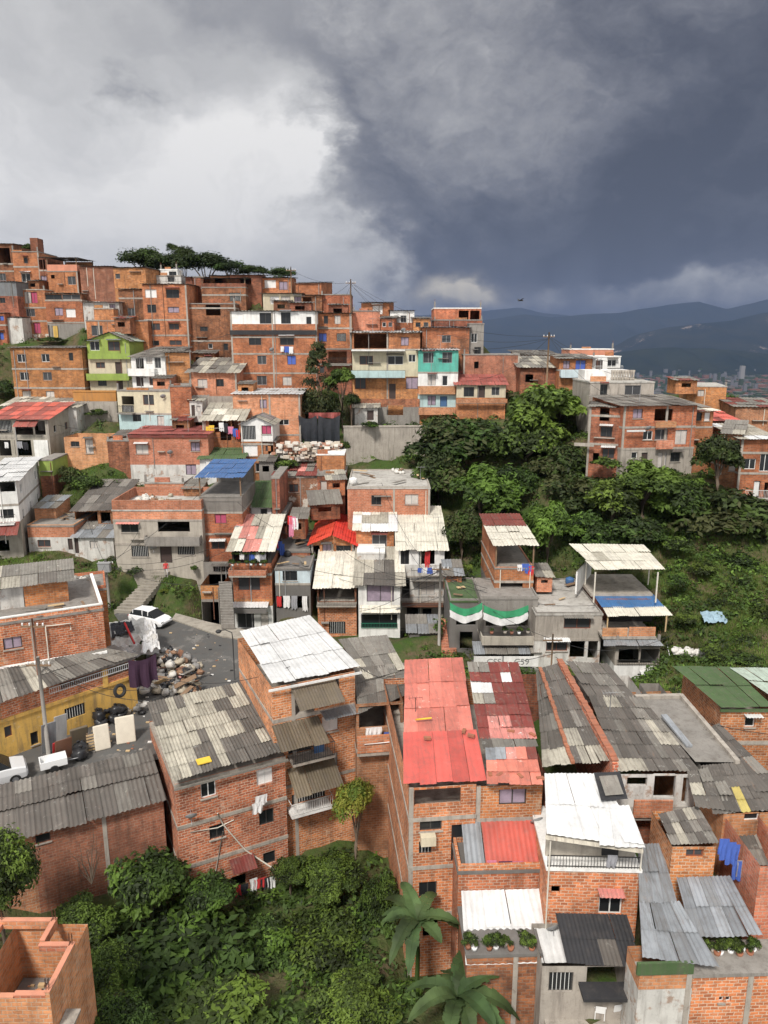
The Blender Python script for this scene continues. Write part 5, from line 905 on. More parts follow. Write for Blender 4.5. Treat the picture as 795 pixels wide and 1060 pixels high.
# mountains: profiles read as (pixel x, pixel y) at a real distance, built as ridged height fields
def mountain(name, prof, D, width, base=VZ - 5, seed=0, rough=1.0, mat=None, step=60):
    P_ = [atY(x, y, D) for x, y in prof]; X0, X1 = P_[0].x, P_[-1].x; xs = np.linspace(X0, X1, int((X1 - X0) / step * 1.0) + 2); hz = np.interp(xs, [p.x for p in P_], [p.z for p in P_])
    ts = np.linspace(-1, 1, 46); Zm = np.zeros((len(ts), len(xs)))
    for j, t in enumerate(ts):
        for i, x in enumerate(xs):
            n = noise.fractal(Vector((x / width * 2.2, t * 1.6, seed)), .9, 2.1, 6)
            f = max(0, 1 - abs(t) ** 1.25); spur = 1 - abs(noise.noise(Vector((x / width * 3.1, t * .9, seed + 9)))) * 1.1 * min(1, abs(t) * 3)
            e = hz[i] - base; Zm[j, i] = base + e * f * spur + n * .07 * e * rough * min(1, .12 + abs(t) * 2) * (f ** .3)
    return gridmesh(name, xs, D + ts * width, Zm, mat, 'structure')
def hill_mat(name, a, b2, town=0):
    m, nt, b = nodes(name); p = pos(nt)
    c = mixc(nt, ramp(nt, nz(nt, p, .0022, 7, .65), .4, .62), a, b2)
    if town:
        t = ramp(nt, nz(nt, p, .0013, 4, .6), .57, .63); v = ramp(nt, nz(nt, p, .012, 3, .8), .5, .6); f = N(nt, 'ShaderNodeMath', {0: t, 1: v}, operation='MULTIPLY').outputs[0]; c = mixc(nt, f, c, (.30, .24, .2))
    nt.links.new(c, b.inputs['Base Color']); b.inputs['Roughness'].default_value = 1; b.inputs['Specular IOR Level'].default_value = 0; return m
mm = hill_mat('mountain_forest', (.010, .018, .014), (.022, .028, .018)); mt = hill_mat('mountain_town', (.011, .018, .015), (.024, .028, .02), 1)  # forest colours darkened to carry the storm cloud's shade
mountain('forested_hill', [(470, 386), (560, 382), (600, 374), (644, 364), (685, 359), (730, 360), (770, 363), (800, 367), (900, 372), (1000, 388)], 6800, 900, mat=mm, seed=2, step=40)
mountain('mountain', [(560, 388), (610, 372), (641, 357), (660, 346), (693, 338), (722, 335), (760, 331), (797, 322), (860, 312), (950, 322), (1100, 340)], 9800, 2100, mat=mt, seed=5)
mountain('mountain', [(380, 345), (450, 338), (500, 331), (540, 325), (570, 328), (605, 325), (640, 323), (665, 319), (693, 314), (722, 312), (752, 320), (797, 309), (880, 300), (1100, 300)], 15500, 3200, mat=mm, seed=8, step=110)
mountain('mountain', [(250, 345), (400, 328), (470, 324), (505, 321), (537, 318), (560, 323), (620, 330), (700, 335), (800, 340)], 20500, 3000, mat=mm, seed=12, step=140)
# distant city
rnd = random.Random(11); cm = [plain('far_roof_clay', (.17, .075, .05), .9), plain('far_roof_white', (.24, .235, .23), .8), plain('far_roof_grey', (.11, .105, .10), .9), plain('far_tower_grey', (.13, .13, .14), .8), plain('far_tree', (.03, .05, .02), 1)]
mb = MB()
for i in range(5200):
    Y = 2300 + 6200 * rnd.random() ** 1.3; X = Y * rnd.uniform(.16, .66); s = rnd.uniform(12, 42) * (1 + Y / 9000); w = rnd.uniform(12, 60); hh = rnd.choice([6, 8, 8, 10, 12, 16]) if rnd.random() < .93 else rnd.uniform(25, 55)
    if hh > 24: s *= .4; w *= .4
    k = 4 if rnd.random() < .38 else 3 if hh > 24 else rnd.choice([0, 0, 0, 0, 2, 2, 2, 1 if rnd.random() < .4 else 2]); mb.box(X, X + s, Y, Y + w, VZ - 8, VZ + hh + (3 if k == 4 else 0), cm[k])
o = mb.build('distant_city', None, uv=False); tag(o, kind='stuff')
p = atY(769, 386, 5200); mb = MB(); mb.box(p.x - 14, p.x + 14, p.y, p.y + 25, VZ, p.z + 48, cm[1]); o = mb.build('tower_block'); tag(o, 'pale lone tower standing in the distant valley city', 'tower')
# ================================================================ street, path
asph = paint('asphalt', (.11, .108, .103), .7, rough=.9, patch=(.19, .18, .165), sc=.35, fleck=(.07, .068, .065)); conc = paint('path_concrete', (.34, .31, .26), .7, sc=.6)
def flat(name, pts, m, kind='structure', dz=0, thick=0):
    V_ = [Vector(p) + Vector((0, 0, dz)) for p in pts]; mb = MB(); mb.poly(V_, m)
    if thick:
        for a, b in zip(V_, V_[1:] + V_[:1]): mb.poly([a, b, b - Vector((0, 0, thick)), a - Vector((0, 0, thick))], m)
    o = mb.build(name); o['kind'] = kind; return o
flat('road', [atZ(x, y, STREET) for x, y in ((-140, 800), (0, 775), (60, 760), (110, 738), (150, 705), (152, 668), (128, 650), (118, 636), (140, 628), (180, 643), (215, 652), (262, 664), (330, 672), (330, 760), (250, 780), (165, 786), (60, 812), (0, 828), (-140, 862))], asph, dz=.02)
flat('pavement', [atZ(x, y, STREET) for x, y in ((178, 642), (182, 636), (215, 645), (285, 660), (285, 668), (230, 660))], conc, dz=.14, thick=.14)
# path with steps from the car up to the grey house
mb = MB(); a = atZ(118, 634, STREET + .05); b = atY(160, 592, 71.5); c_ = atY(176, 590, 71.5)
for i in range(14):
    t, t2 = i / 14, (i + 1) / 14; L0 = a.lerp(b, t); L1 = a.lerp(b, t2); R0 = (a + Vector((2.2, -.3, 0))).lerp(c_, t); R1 = (a + Vector((2.2, -.3, 0))).lerp(c_, t2); z = L0.z + (L1.z - L0.z) * .9 + .08
    q = [Vector((v.x, v.y, z)) for v in (L0, R0, R1, L1)]; mb.poly(q, conc); mb.poly([q[0], q[1], q[1] - Vector((0, 0, .5)), q[0] - Vector((0, 0, .5))], conc); mb.poly([q[1], q[2], q[2] - Vector((0, 0, .6)), q[1] - Vector((0, 0, .6))], conc)
o = mb.build('path'); o['kind'] = 'structure'
rr = random.Random(6); mb = MB()
for i in range(260):
    q = atZ(rr.uniform(95, 245), rr.uniform(648, 780), STREET)
    if not inpoly(np.array([q.x]), np.array([q.y]), STR_POLY)[0] or (q.x > -13 and q.y > 58): continue
    s = rr.uniform(.03, .13); mb.box(q.x - s, q.x + s, q.y - s * .6, q.y + s * .6, STREET + .025, STREET + .03 + s * .5, M[rr.choice(['wh', 'co', 't', 'K', 'palewood', 'dc'])])
o = mb.build('litter', uv=False); o['kind'] = 'stuff'
# ================================================================ plants
def leafmat(name, c, v=.35):
    m, nt, b = nodes(name); p = pos(nt)
    col = mixc(nt, ramp(nt, nz(nt, p, .5, 3), .35, .68), tuple(x * (1 - v) for x in c), tuple(x * (1 + v) for x in c)); col = objrand(nt, col, .22, .014)
    nt.links.new(col, b.inputs['Base Color']); b.inputs['Roughness'].default_value = .62; b.inputs['Specular IOR Level'].default_value = .22
    tr = N(nt, 'ShaderNodeBsdfTranslucent', {0: col}); mx = N(nt, 'ShaderNodeMixShader', {0: .22, 1: b.outputs[0], 2: tr.outputs[0]}); nt.links.new(mx.outputs[0], nt.nodes['Material Output'].inputs[0]); return m
LF = {'d': leafmat('leaf_dark', (.030, .044, .014)), 'm': leafmat('leaf_mid', (.056, .09, .02)), 'l': leafmat('leaf_light', (.105, .165, .028)), 'y': leafmat('leaf_yellow', (.19, .21, .035)), 'o': leafmat('leaf_olive', (.065, .072, .026)),
      'b': leafmat('leaf_banana', (.062, .10, .035), .6), 'h': leafmat('grass_blade', (.125, .185, .035)), 's': leafmat('grass_straw', (.17, .16, .06))}
bark = plain('bark', (.12, .09, .065), .95, var=.4, sc=2)
def quads_mesh(name, V4, mi, mats, smooth=False):
    n = len(V4); me = bpy.data.meshes.new(name); me.vertices.add(n * 4); me.vertices.foreach_set('co', V4.reshape(-1).astype(np.float32))
    me.loops.add(n * 4); me.loops.foreach_set('vertex_index', np.arange(n * 4, dtype=np.int32)); me.polygons.add(n)
    me.polygons.foreach_set('loop_start', np.arange(0, n * 4, 4, dtype=np.int32)); me.polygons.foreach_set('loop_total', np.full(n, 4, dtype=np.int32))
    for m in mats: me.materials.append(m)
    me.polygons.foreach_set('material_index', mi.astype(np.int32)); me.update(calc_edges=True); return me
def leaves(C_, Nn, size, rg, wid=.45):
    """one folded diamond leaf per centre C_ facing Nn"""
    n = len(C_); a = rg.normal(size=(n, 3)); t = np.cross(Nn, a); t /= np.linalg.norm(t, axis=1, keepdims=True) + 1e-6; s = np.cross(Nn, t)
    L = size * rg.uniform(.6, 1.35, (n, 1)); droop = Nn * L * .25
    return np.stack([C_ - t * L, C_ + s * L * wid * 1.0 + t * L * .1, C_ + t * L - droop, C_ - s * L * wid + t * L * .1], 1)
def crown_mesh(name, seed, nl, leaf, nb=16, rc=.38, mix='dml', shape='round', flat=.8, hollow=.6, weights=None):
    rg = np.random.default_rng(seed); rr = random.Random(seed); mats = [LF[c] for c in mix]; C_ = []; Nn = []; MI = []
    for k in range(nb):
        if shape == 'cone':
            z = rg.uniform(-1, 1); r = (1 - z) / 2 * .75 + .08; t = rg.uniform(0, 6.28); c = np.array([r * math.cos(t), r * math.sin(t), z]); R = rc * (.45 + .5 * (1 - z) / 2)
        elif shape == 'umbrella':
            t = rg.uniform(0, 6.28); r = math.sqrt(rg.uniform(0, 1)) * .85; c = np.array([r * math.cos(t), r * math.sin(t), rg.uniform(-.25, .6) * (1 - r * .5)]); R = rc * rg.uniform(.6, 1.1)
        else:
            v = rg.normal(size=3); v /= np.linalg.norm(v); v[2] = abs(v[2]) * .9 - .35 if rg.random() < .8 else v[2]; c = v * rg.uniform(.35, .72); R = rc * rg.uniform(.6, 1.15)
        m = nl // nb; v = rg.normal(size=(m, 3)); v /= np.linalg.norm(v, axis=1, keepdims=True)
        v[:, 2] = np.where(v[:, 2] < -.3, -v[:, 2] * .5, v[:, 2])
        rad = R * (1 - hollow * .6 * rg.random((m, 1)) ** 2) * (1 + .25 * np.sin(v[:, :1] * 7 + k) * np.cos(v[:, 1:2] * 6)); p = c + v * rad * np.array([1, 1, flat])
        nn = v + np.array([0, 0, .6]) + rg.normal(size=(m, 3)) * .55; nn /= np.linalg.norm(nn, axis=1, keepdims=True)
        C_.append(p); Nn.append(nn); base = rg.choice(len(mats), p=weights); MI.append(np.where(rg.random(m) < .7, base, rg.integers(0, len(mats), m)))
    V4 = leaves(np.concatenate(C_), np.concatenate(Nn), leaf, rg)
    return quads_mesh(name, V4, np.concatenate(MI), mats)
CR = {'broad': [crown_mesh('broad_crown', s, 5200, .075, 20, .40) for s in (1, 2, 3)], 'dark': [crown_mesh('dark_crown', s, 5200, .075, 20, .40, 'dmo') for s in (4, 5)],
      'near': [crown_mesh('near_crown', s, 15000, .042, 34, .34, 'dml') for s in (6, 7)], 'big': [crown_mesh('big_leaf_crown', s, 7000, .075, 30, .36, 'mld') for s in (8,)],
      'light': [crown_mesh('light_crown', s, 5000, .08, 18, .36, 'lml') for s in (9, 10)], 'yell': [crown_mesh('yellow_green_crown', 11, 5200, .055, 20, .34, 'yly')],
      'cone': [crown_mesh('conifer_crown', 12, 7000, .05, 46, .40, 'ddo', 'cone', .7)], 'umb': [crown_mesh('umbrella_crown', s, 5200, .055, 20, .42, 'ddm', 'round', 1.0) for s in (13, 14)],
      'bush': [crown_mesh('bush_crown', s, 1600, .11, 10, .5, 'mdl') for s in (15, 16)]}
def trunk_mesh(name, seed, nlimb=5):
    rr = random.Random(seed); mb = MB(); top = Vector((rr.uniform(-.1, .1), rr.uniform(-.1, .1), .62))
    mb.tube([(0, 0, -.1), (rr.uniform(-.04, .04), rr.uniform(-.04, .04), .3), top], .05, bark, 7, .03)
    for k in range(nlimb):
        t = 6.28 * k / nlimb + rr.random(); e = Vector((math.cos(t) * rr.uniform(.2, .38), math.sin(t) * rr.uniform(.2, .38), rr.uniform(.8, 1.0))); s = Vector((0, 0, rr.uniform(.35, .6)))
        mb.tube([s, s.lerp(e, .5) + Vector((0, 0, .05)), e], .024, bark, 5, .008)
    o = mb.build(name, uv=False); me = o.data; bpy.data.objects.remove(o); return me
TRK = [trunk_mesh('trunk', s) for s in (1, 2, 3)]
tn = 0
def tree(label, px, py, Y, wpx, hpx, kind, group=None, name='tree', cat='tree', low=False, trunk=True):
    """px,py = centre of the crown in the photo at distance Y; wpx,hpx = its size there"""
    global tn; tn += 1; c = atY(px, py, Y); dep = c.y * cp - c.z * sp; gs = 1.3 if group == G1 else 1.0; R = wpx / 2 * dep / FPX * gs; Hh = hpx / 2 * dep / FPX * gs
    g = h1(c.x, c.y); g = min(g, c.z - Hh * .6); root = empty(name, (c.x, c.y, g)); tag(root, label, cat, group)
    me = CR[kind][tn % len(CR[kind])]; o = bpy.data.objects.new('crown', me); COL.objects.link(o); o.parent = root; o.location = (0, 0, c.z - g); o.scale = (R * 1.08, R * 1.08, Hh * 1.12); o.rotation_euler = (0, 0, tn * 1.7)
    if trunk:
        t = bpy.data.objects.new('trunk', TRK[tn % 3]); COL.objects.link(t); t.parent = root; hh = max(1.2, c.z - g + Hh * .25); t.scale = (max(2.2, R * 1.5), max(2.2, R * 1.5), hh); t.rotation_euler = (0, 0, tn * 2.3)
    return root
G1 = 'trees filling the ravine'
# ridge trees against the sky
for a in [('broad leaning tree with a wide flat crown, leftmost on the hilltop skyline', 150, 268, 134, 56, 34, 'umb'), ('tall thin crowned tree rising highest on the hilltop skyline', 190, 265, 137, 28, 30, 'umb'), ('second wispy tree top on the skyline right of the tallest one', 177, 256, 139, 16, 12, 'umb'),
          ('rounded dark skyline tree behind the white ridge house', 212, 272, 134, 54, 32, 'umb'), ('low dark skyline tree with a drooping crown left of the ridge shelters', 240, 277, 133, 44, 22, 'umb'), ('small skyline tree above the ridge shelters', 262, 281, 131, 36, 18, 'umb'), ('small dark skyline tree beside the ridge pole', 290, 283, 129, 34, 18, 'umb'), ('dark skyline tree between the warehouse and the white ridge house', 174, 274, 133, 54, 34, 'umb')]:
    tree(*a, group='trees on the hilltop skyline')
tree('dark feathery conifer standing before the balcony houses, above the black tarpaulins', 330, 396, 98, 46, 70, 'cone', name='conifer'); tree('bright green shrub leaning on the dark conifer', 354, 392, 97.5, 34, 34, 'light', name='shrub', cat='shrub')
tree('olive coloured bush above the retaining wall, below the bright shrub', 364, 415, 97, 20, 24, 'dark', name='shrub', cat='shrub')
# central ravine
for lb, *a in [('large dark tree crown under the teal house', 470, 455, 90, 82, 56, 'dark'), ('dark tree at the left end of the ravine beside the retaining wall', 455, 492, 84, 50, 56, 'dark'), ('tall bright green tree rising before the wooden pole', 562, 424, 89, 70, 60, 'light'), ('bright upper crown touching the brick ridge house', 582, 418, 91, 40, 30, 'light'), ('lush green crown below the tall bright tree', 548, 458, 86, 58, 52, 'broad'),
               ('light green tree in front of the dark ravine crowns', 498, 508, 78, 62, 50, 'light'), ('mid green tree behind the rust and cream roof', 530, 500, 80, 46, 48, 'broad'), ('shadowy tree between the two brightest ravine crowns', 580, 482, 82, 50, 50, 'dark'), ('dull green tree left of the corner house', 600, 510, 76, 60, 44, 'dark'),
               ('tall soft light green tree below the corner house', 668, 500, 72, 62, 44, 'light'), ('dense mid green tree under the pale corner house wall', 636, 515, 71, 52, 46, 'broad'), ('very dark rounded tree before the right edge house', 752, 535, 70, 84, 62, 'dark'), ('dark tree cut by the right edge of the photo', 790, 560, 69, 50, 50, 'dark'), ('thin dark tree standing between the corner house and the edge house', 745, 472, 73, 40, 50, 'dark'),
               ('leafy tree over the grass slope, right of the soft light tree', 704, 520, 71, 48, 48, 'broad'), ('pale grey leaved tree behind the rust and cream roof terrace', 568, 545, 70, 40, 50, 'light'), ('mid green tree at the rear of the high white canopy', 610, 550, 70, 50, 40, 'broad'), ('dark tree behind the high white canopy house', 655, 552, 69, 56, 44, 'dark'), ('low dark crown beside the cream roofed house', 478, 545, 72, 34, 44, 'dark'), ('green crown filling the gap above the rust and cream roof', 515, 545, 73, 34, 30, 'broad'),
               ('small leafy tree on the grass slope above the blue tarpaulin', 775, 610, 63, 46, 40, 'light'), ('bushy tree at the right edge above the green roof', 792, 645, 57, 34, 50, 'broad')]:
    tree(lb, *a, group=G1)
for i, (x, y, Y, w, h_) in enumerate([(705, 565, 66, 34, 22), (730, 590, 63, 30, 20), (765, 580, 65, 34, 20), (700, 600, 62, 26, 18), (745, 625, 60, 30, 18), (712, 640, 57, 26, 16), (760, 660, 55, 30, 18), (735, 675, 52, 30, 16), (775, 682, 51, 30, 14), (480, 590, 68, 26, 22), (560, 590, 66, 30, 18), (625, 480, 76, 34, 18), (690, 490, 75, 34, 16), (720, 500, 74, 30, 20)]):
    tree('low green shrub among the weeds of the ravine slope', x, y, Y, w, h_, 'bush', group='shrubs on the ravine slope', name='shrub', cat='shrub', trunk=False)
# lower left ravine
for lb, *a in [('large leafy tree with broad leaves between the brick shell and the patchwork roofed block', 190, 985, 32, 150, 110, 'big'), ('dark rounded tree crown against the long brown wall', 154, 912, 34.2, 84, 84, 'big'), ('big green tree cut by the left edge under the long grey roof', -4, 905, 30.5, 92, 130, 'near'),
               ('wide leafy crown at the bottom edge left of centre', 215, 1050, 28.5, 130, 60, 'big'), ('dense dark tree in the middle of the bottom ravine', 330, 985, 34, 120, 90, 'near'), ('bushy tree below the awnings of the white roofed house', 300, 900, 38, 44, 40, 'near'), ('yellow green tree beside the brown plastic awnings', 368, 828, 39.5, 50, 78, 'yell'),
               ('mid green tree right of the patchwork roofed block', 345, 905, 37.5, 70, 60, 'near'), ('dark tree in the shade of the faded red roofed house', 395, 935, 36, 50, 90, 'near'), ('green tree at the bottom edge left of the palm plant', 365, 1045, 29, 110, 70, 'near'), ('light leafed tree between the two dark bottom trees', 272, 975, 33.5, 70, 60, 'big'), ('low tree beside the corner brick shell', 110, 1000, 29, 70, 70, 'near'),
               ('leafy low tree hugging the left foot of the patchwork roofed block', 215, 925, 34.5, 60, 50, 'big'), ('shrubby tree at the foot of the long brown wall', 78, 958, 32, 84, 66, 'near'), ('tree crown at the bottom edge beside the brick shell', 120, 1060, 25, 80, 60, 'near')]:
    tree(lb, *a, group='trees in the near ravine')
tree('round yellow green garden bush beside the stepped path', 170.5, 612, 69.5, 13, 10, 'yell', name='garden_bush', cat='bush', trunk=False)
tree('dark green bushy tree behind the pole with the transformer', 118, 590, 72, 30, 40, 'dark', name='tree'); tree('leafy bush on the bank left of the transformer pole', 92, 588, 73, 30, 24, 'broad', name='shrub', cat='shrub', trunk=False)
tree('small bush on the bank left of the stepped path', 140, 590, 72, 24, 16, 'bush', name='shrub', cat='shrub', trunk=False); tree('clipped green shrub at the corner of the grey house', 200, 588, 71, 9, 7, 'bush', name='shrub', cat='shrub', trunk=False)
for lb, *a in [('dense weeds shrub left of the cane clump', 72, 492, 84, 26, 30, 'dark'), ('mixed green shrub under the brick ruin', 92, 500, 82, 30, 26, 'broad')]: tree(lb, *a, name='shrub', cat='shrub', trunk=False)
for lb, *a in [('green bush on the pale bank below the lime house', 100, 428, 97, 24, 12, 'bush'), ('bush hanging over the left edge below the magenta shutters', 4, 402, 103, 22, 26, 'dark'), ('bush at the foot of the grey ground storey far left', 55, 352, 113, 30, 8, 'bush'), ('bush below the whitewashed brick house', 296, 480, 87, 34, 14, 'bush'), ('narrow bush beside the green felt roof', 285, 478, 87, 10, 18, 'bush'), ('plants crowding the ledge right of the black tarpaulins', 356, 462, 92, 12, 16, 'bush'), ('green weeds bush beside the terrace over the retaining wall', 384, 440, 96, 20, 10, 'bush')]: tree(lb, *a, name='shrub', cat='shrub', trunk=False)
h = HS['plant_top']; 
for x, s in ((150, 14), (185, 18), (215, 14)):
    p = wpt(h, x, 118, -2.0); root = empty('roof_shrub', (p.x, p.y, h.zt + .15)); tag(root, 'dark leafy shrub growing on the tallest far left roof terrace', 'shrub', 'shrubs on the tallest far left roof'); o = bpy.data.objects.new('crown', CR['bush'][0]); COL.objects.link(o); o.parent = root; o.location = (0, 0, .8); o.scale = (s * .07, s * .07, .9)
# bare shrub against the long brown wall
mb = MB(); rr = random.Random(3); b0 = atY(95, 915, 34.2)
for k in range(9):
    t = k * .7; e = b0 + Vector((math.cos(t) * rr.uniform(.3, 1.2), math.sin(t) * .5, rr.uniform(1.2, 2.8))); m_ = b0.lerp(e, .5) + Vector((rr.uniform(-.2, .2), 0, .2)); mb.tube([b0, m_, e], .035, bark, 5, .01)
    for j in range(3): f = m_.lerp(e, rr.random()); mb.tube([f, f + Vector((rr.uniform(-.5, .5), rr.uniform(-.3, .3), rr.uniform(.1, .6)))], .014, bark, 4, .006)
o = mb.build('bare_shrub'); tag(o, 'leafless twiggy shrub in front of the long brown brick wall', 'shrub')
# banana plants
def blade(mb, base, az, L, w, up, droop, mat, seg=14, torn=0):
    rr = random.Random(int(az * 100)); d = Vector((math.cos(az), math.sin(az), 0)); s = Vector((-d.y, d.x, 0)); P_ = []
    for i in range(seg + 1):
        t = i / seg; p = base + d * (L * t * math.cos(up * (1 - t))) * .9 + Vector((0, 0, L * (math.sin(up) * t - droop * t * t))); ww = w * math.sin(math.pi * min(1, .08 + t * .92)) ** .6 if t < .99 else .02; P_.append((p, ww))
    for (p, a), (q, b) in zip(P_, P_[1:]):
        k = 1 - torn * rr.random(); f = Vector((0, 0, .22))
        mb.poly([p, q, q + s * b * k + f * b, p + s * a * k + f * a], mat, True); mb.poly([p, p - s * a * k + f * a, q - s * b * k + f * b, q], mat, True)
    mb.tube([x[0] for x in P_[:-1]], .03, mat, 4, .008)
def banana(label, px, py, Y, n, L, hgt_, seed, torn=.25):
    c = atY(px, py, Y); root = empty('banana_plant', (c.x, c.y, c.z - hgt_)); tag(root, label, 'banana plant', 'banana plants by the red roofed house'); mb = MB(); mb.tube([(0, 0, -1), (.05, 0, hgt_ * .5), (0, 0, hgt_)], .13, LF['m'], 8, .07); mb.build('stem', root)
    rr = random.Random(seed)
    for k in range(n):
        mb = MB(); blade(mb, Vector((0, 0, hgt_)), 6.28 * k / n + rr.uniform(-.3, .3), L * rr.uniform(.75, 1.15), .34 * L / 2, rr.uniform(.75, 1.4), rr.uniform(.55, 1.15), LF['b'], torn=torn); mb.build('leaf', root)
banana('tall banana plant with upright leaves beside the brick wall of the red roofed house', 432, 955, 30.5, 11, 2.5, 3.4, 3, .3); banana('low spreading banana plant at the bottom edge, centre', 474, 1034, 27.2, 12, 2.7, 2.2, 8, .35)
# canes
rr = random.Random(5)
for i in range(16):
    p = atY(82 + rr.uniform(0, 46), 492 + rr.uniform(-4, 8), 82 + rr.uniform(-2, 2)); p.z = h1(p.x, p.y); root = empty('cane_plant', p); tag(root, 'tall green cane with long drooping leaves beside the brick ruin', 'cane', 'cane clump beside the brick ruin'); mb = MB(); mb.tube([(0, 0, -.2), (0, 0, 2.4)], .03, LF['l'], 5, .015)
    for k in range(7): blade(mb, Vector((0, 0, .5 + .3 * k)), rr.uniform(0, 6.28), 1.1, .07, .9, .7, LF['l'], 5)
    mb.build('foliage', root)
# undergrowth and grass
def inside(X, Y):
    m = np.zeros(X.shape, bool)
    for ax, ay, ya, w, dp, zt, g in FOOT:
        dx, dy = X - ax, Y - ay; u = dx * math.cos(ya) + dy * math.sin(ya); v = -dx * math.sin(ya) + dy * math.cos(ya); m |= (u > -.2) & (u < w + .2) & (v > -.7) & (v < dp + .2)
    return m
ROADP = [atZ(x, y, STREET) for x, y in ((-140, 790), (0, 765), (60, 750), (110, 728), (150, 690), (152, 662), (122, 648), (110, 634), (140, 622), (180, 636), (262, 658), (330, 666), (330, 770), (250, 790), (170, 810), (60, 860), (-140, 910))]
def scatter(name, boxes, rad, nleaf, leaf, mix, seed, kind='stuff', hfac=.9, grass=False):
    rg = np.random.default_rng(seed); X = []; Y = []
    for x0, x1, y0, y1, n in boxes: X.append(rg.uniform(x0, x1, n)); Y.append(rg.uniform(y0, y1, n))
    X = np.concatenate(X); Y = np.concatenate(Y); k = ~inside(X, Y) & ~inpoly(X, Y, ROADP) & ~((X > 4) & (X < 13) & (Y < 28.5)); X, Y = X[k], Y[k]
    if not grass: k = rg.random(X.size) < .25 + 1.2 * np.array([noise.noise(Vector((x * .18, y * .18, seed))) + .35 for x, y in zip(X, Y)]); X, Y = X[k], Y[k]
    Z = hgt(X, Y); n = X.size; R = rg.uniform(.5, 1.25, n) * rad
    X, Y, Z, R = [np.repeat(a, nleaf) for a in (X, Y, Z, R)]; m = n * nleaf; v = rg.normal(size=(m, 3)); v /= np.linalg.norm(v, axis=1, keepdims=True); v[:, 2] = abs(v[:, 2])
    if grass: C_ = np.stack([X + v[:, 0] * R, Y + v[:, 1] * R, Z + leaf * .6], 1); nn = np.stack([v[:, 0], v[:, 1], v[:, 2] * .15], 1)
    else: C_ = np.stack([X, Y, Z], 1) + v * R[:, None] * np.array([1, 1, hfac]) * rg.uniform(.6, 1, (m, 1)); nn = v + np.array([0, 0, .5]) + rg.normal(size=(m, 3)) * .5
    nn /= np.linalg.norm(nn, axis=1, keepdims=True); V4 = leaves(C_, nn, leaf, rg, .16 if grass else .5)
    if grass:
        L = leaf * rg.uniform(.5, 1.3, (m, 1)); s = np.stack([-v[:, 1], v[:, 0], v[:, 0] * 0], 1) * leaf * .09; b = np.stack([X + v[:, 0] * R, Y + v[:, 1] * R, Z - .03], 1); tip = b + np.stack([v[:, 0] * .35, v[:, 1] * .35, v[:, 0] * 0 + .9], 1) * L; V4 = np.stack([b - s, b + s, tip + s * .3, tip - s * .3], 1)
    mi = np.repeat(rg.integers(0, len(mix), n), nleaf); mi = np.where(rg.random(m) < .75, mi, rg.integers(0, len(mix), m))
    o = bpy.data.objects.new(name, quads_mesh(name, V4, mi, [LF[c] for c in mix])); COL.objects.link(o); o['kind'] = kind; return o
scatter('undergrowth', [(-35, 14, 23, 48, 2600), (3, 75, 48, 108, 9500), (-60, 5, 68, 128, 2600), (18, 75, 18, 48, 3200)], .75, 26, .17, 'dmml', 21)
scatter('grass', [(2, 75, 48, 95, 9000), (15, 45, 46, 70, 14000), (-45, -16, 58, 90, 6500), (-60, 5, 75, 128, 6000), (18, 75, 18, 48, 4000)], .35, 10, .30, 'hhsl', 22, grass=True)
# ================================================================ small things
cols = {n: plain('cloth_' + n.replace(' ', '_'), c, .9, var=.2, sc=5) for n, c in dict(white=(.72, .71, .70), red=(.55, .04, .04), blue=(.06, .12, .42), pink=(.62, .22, .32), black=(.03, .03, .035), yellow=(.68, .45, .05), grey=(.3, .3, .32), green=(.05, .30, .14), purple=(.07, .03, .09)).items()}
def cloth_obj(name, p, w, hgt_, mat, rz=0, seed=0, fold=.05, drop=0, parent=None):
    """a hanging cloth with folds, its top edge centred on p"""
    nx, nz_ = 10, 6; mb = MB(); rr = random.Random(seed); ph = rr.uniform(0, 6)
    g = [[(-w / 2 + w * i / nx + .02 * math.sin(j + ph), fold * math.sin(i * 1.5 + ph) * (j / nz_) + .02 * j / nz_, -hgt_ * j / nz_ * (1 + .06 * math.sin(i * 1.1 + ph)) - drop * math.sin(math.pi * i / nx)) for i in range(nx + 1)] for j in range(nz_ + 1)]
    for off in (0, .015):
        for j in range(nz_):
            for i in range(nx): mb.poly([(x, y + off, z) for x, y, z in (g[j][i], g[j][i + 1], g[j + 1][i + 1], g[j + 1][i])], mat, True)
    o = mb.build(name, parent, uv=False); o.location = p; o.rotation_euler = (0, 0, rz); return o
def laundry(key, place, items, z0, out=.35, grp=None):
    """garments hung in a row on house `key`; items = (x, y, colour) in that house's zoom frame"""
    h = HS[key]
    for i, (x, y, c) in enumerate(items):
        p = wpt(h, x, y, out); w = .45 + .3 * ((i * 37) % 10) / 10; o = cloth_obj('garment', p, w, z0 * (.8 + .04 * ((i * 53) % 10)), cols[c], h.yaw, i * 3 + int(x))
        tag(o, f'{c} garment hung out to dry {place}', 'laundry', f'washing {place}')
laundry('block', 'under the top windows of the white topped block', [(272, 290, 'white'), (286, 290, 'blue'), (299, 291, 'white')], .9)
laundry('clothes', 'under the pale lean-to roof', [(634, 622, 'yellow'), (646, 618, 'yellow'), (676, 610, 'white'), (690, 612, 'black'), (704, 622, 'pink'), (718, 628, 'blue'), (726, 632, 'red')], 1.0)
laundry('garage', 'under the patched pink and white roof', [(150, 328, 'white'), (166, 326, 'black'), (182, 327, 'blue'), (196, 327, 'white'), (212, 328, 'grey')], .8)
laundry('pblue', 'in the dark recess under the pale blue room', [(262, 462, 'red'), (285, 460, 'white'), (308, 460, 'grey'), (340, 461, 'white')], 1.3, .15)
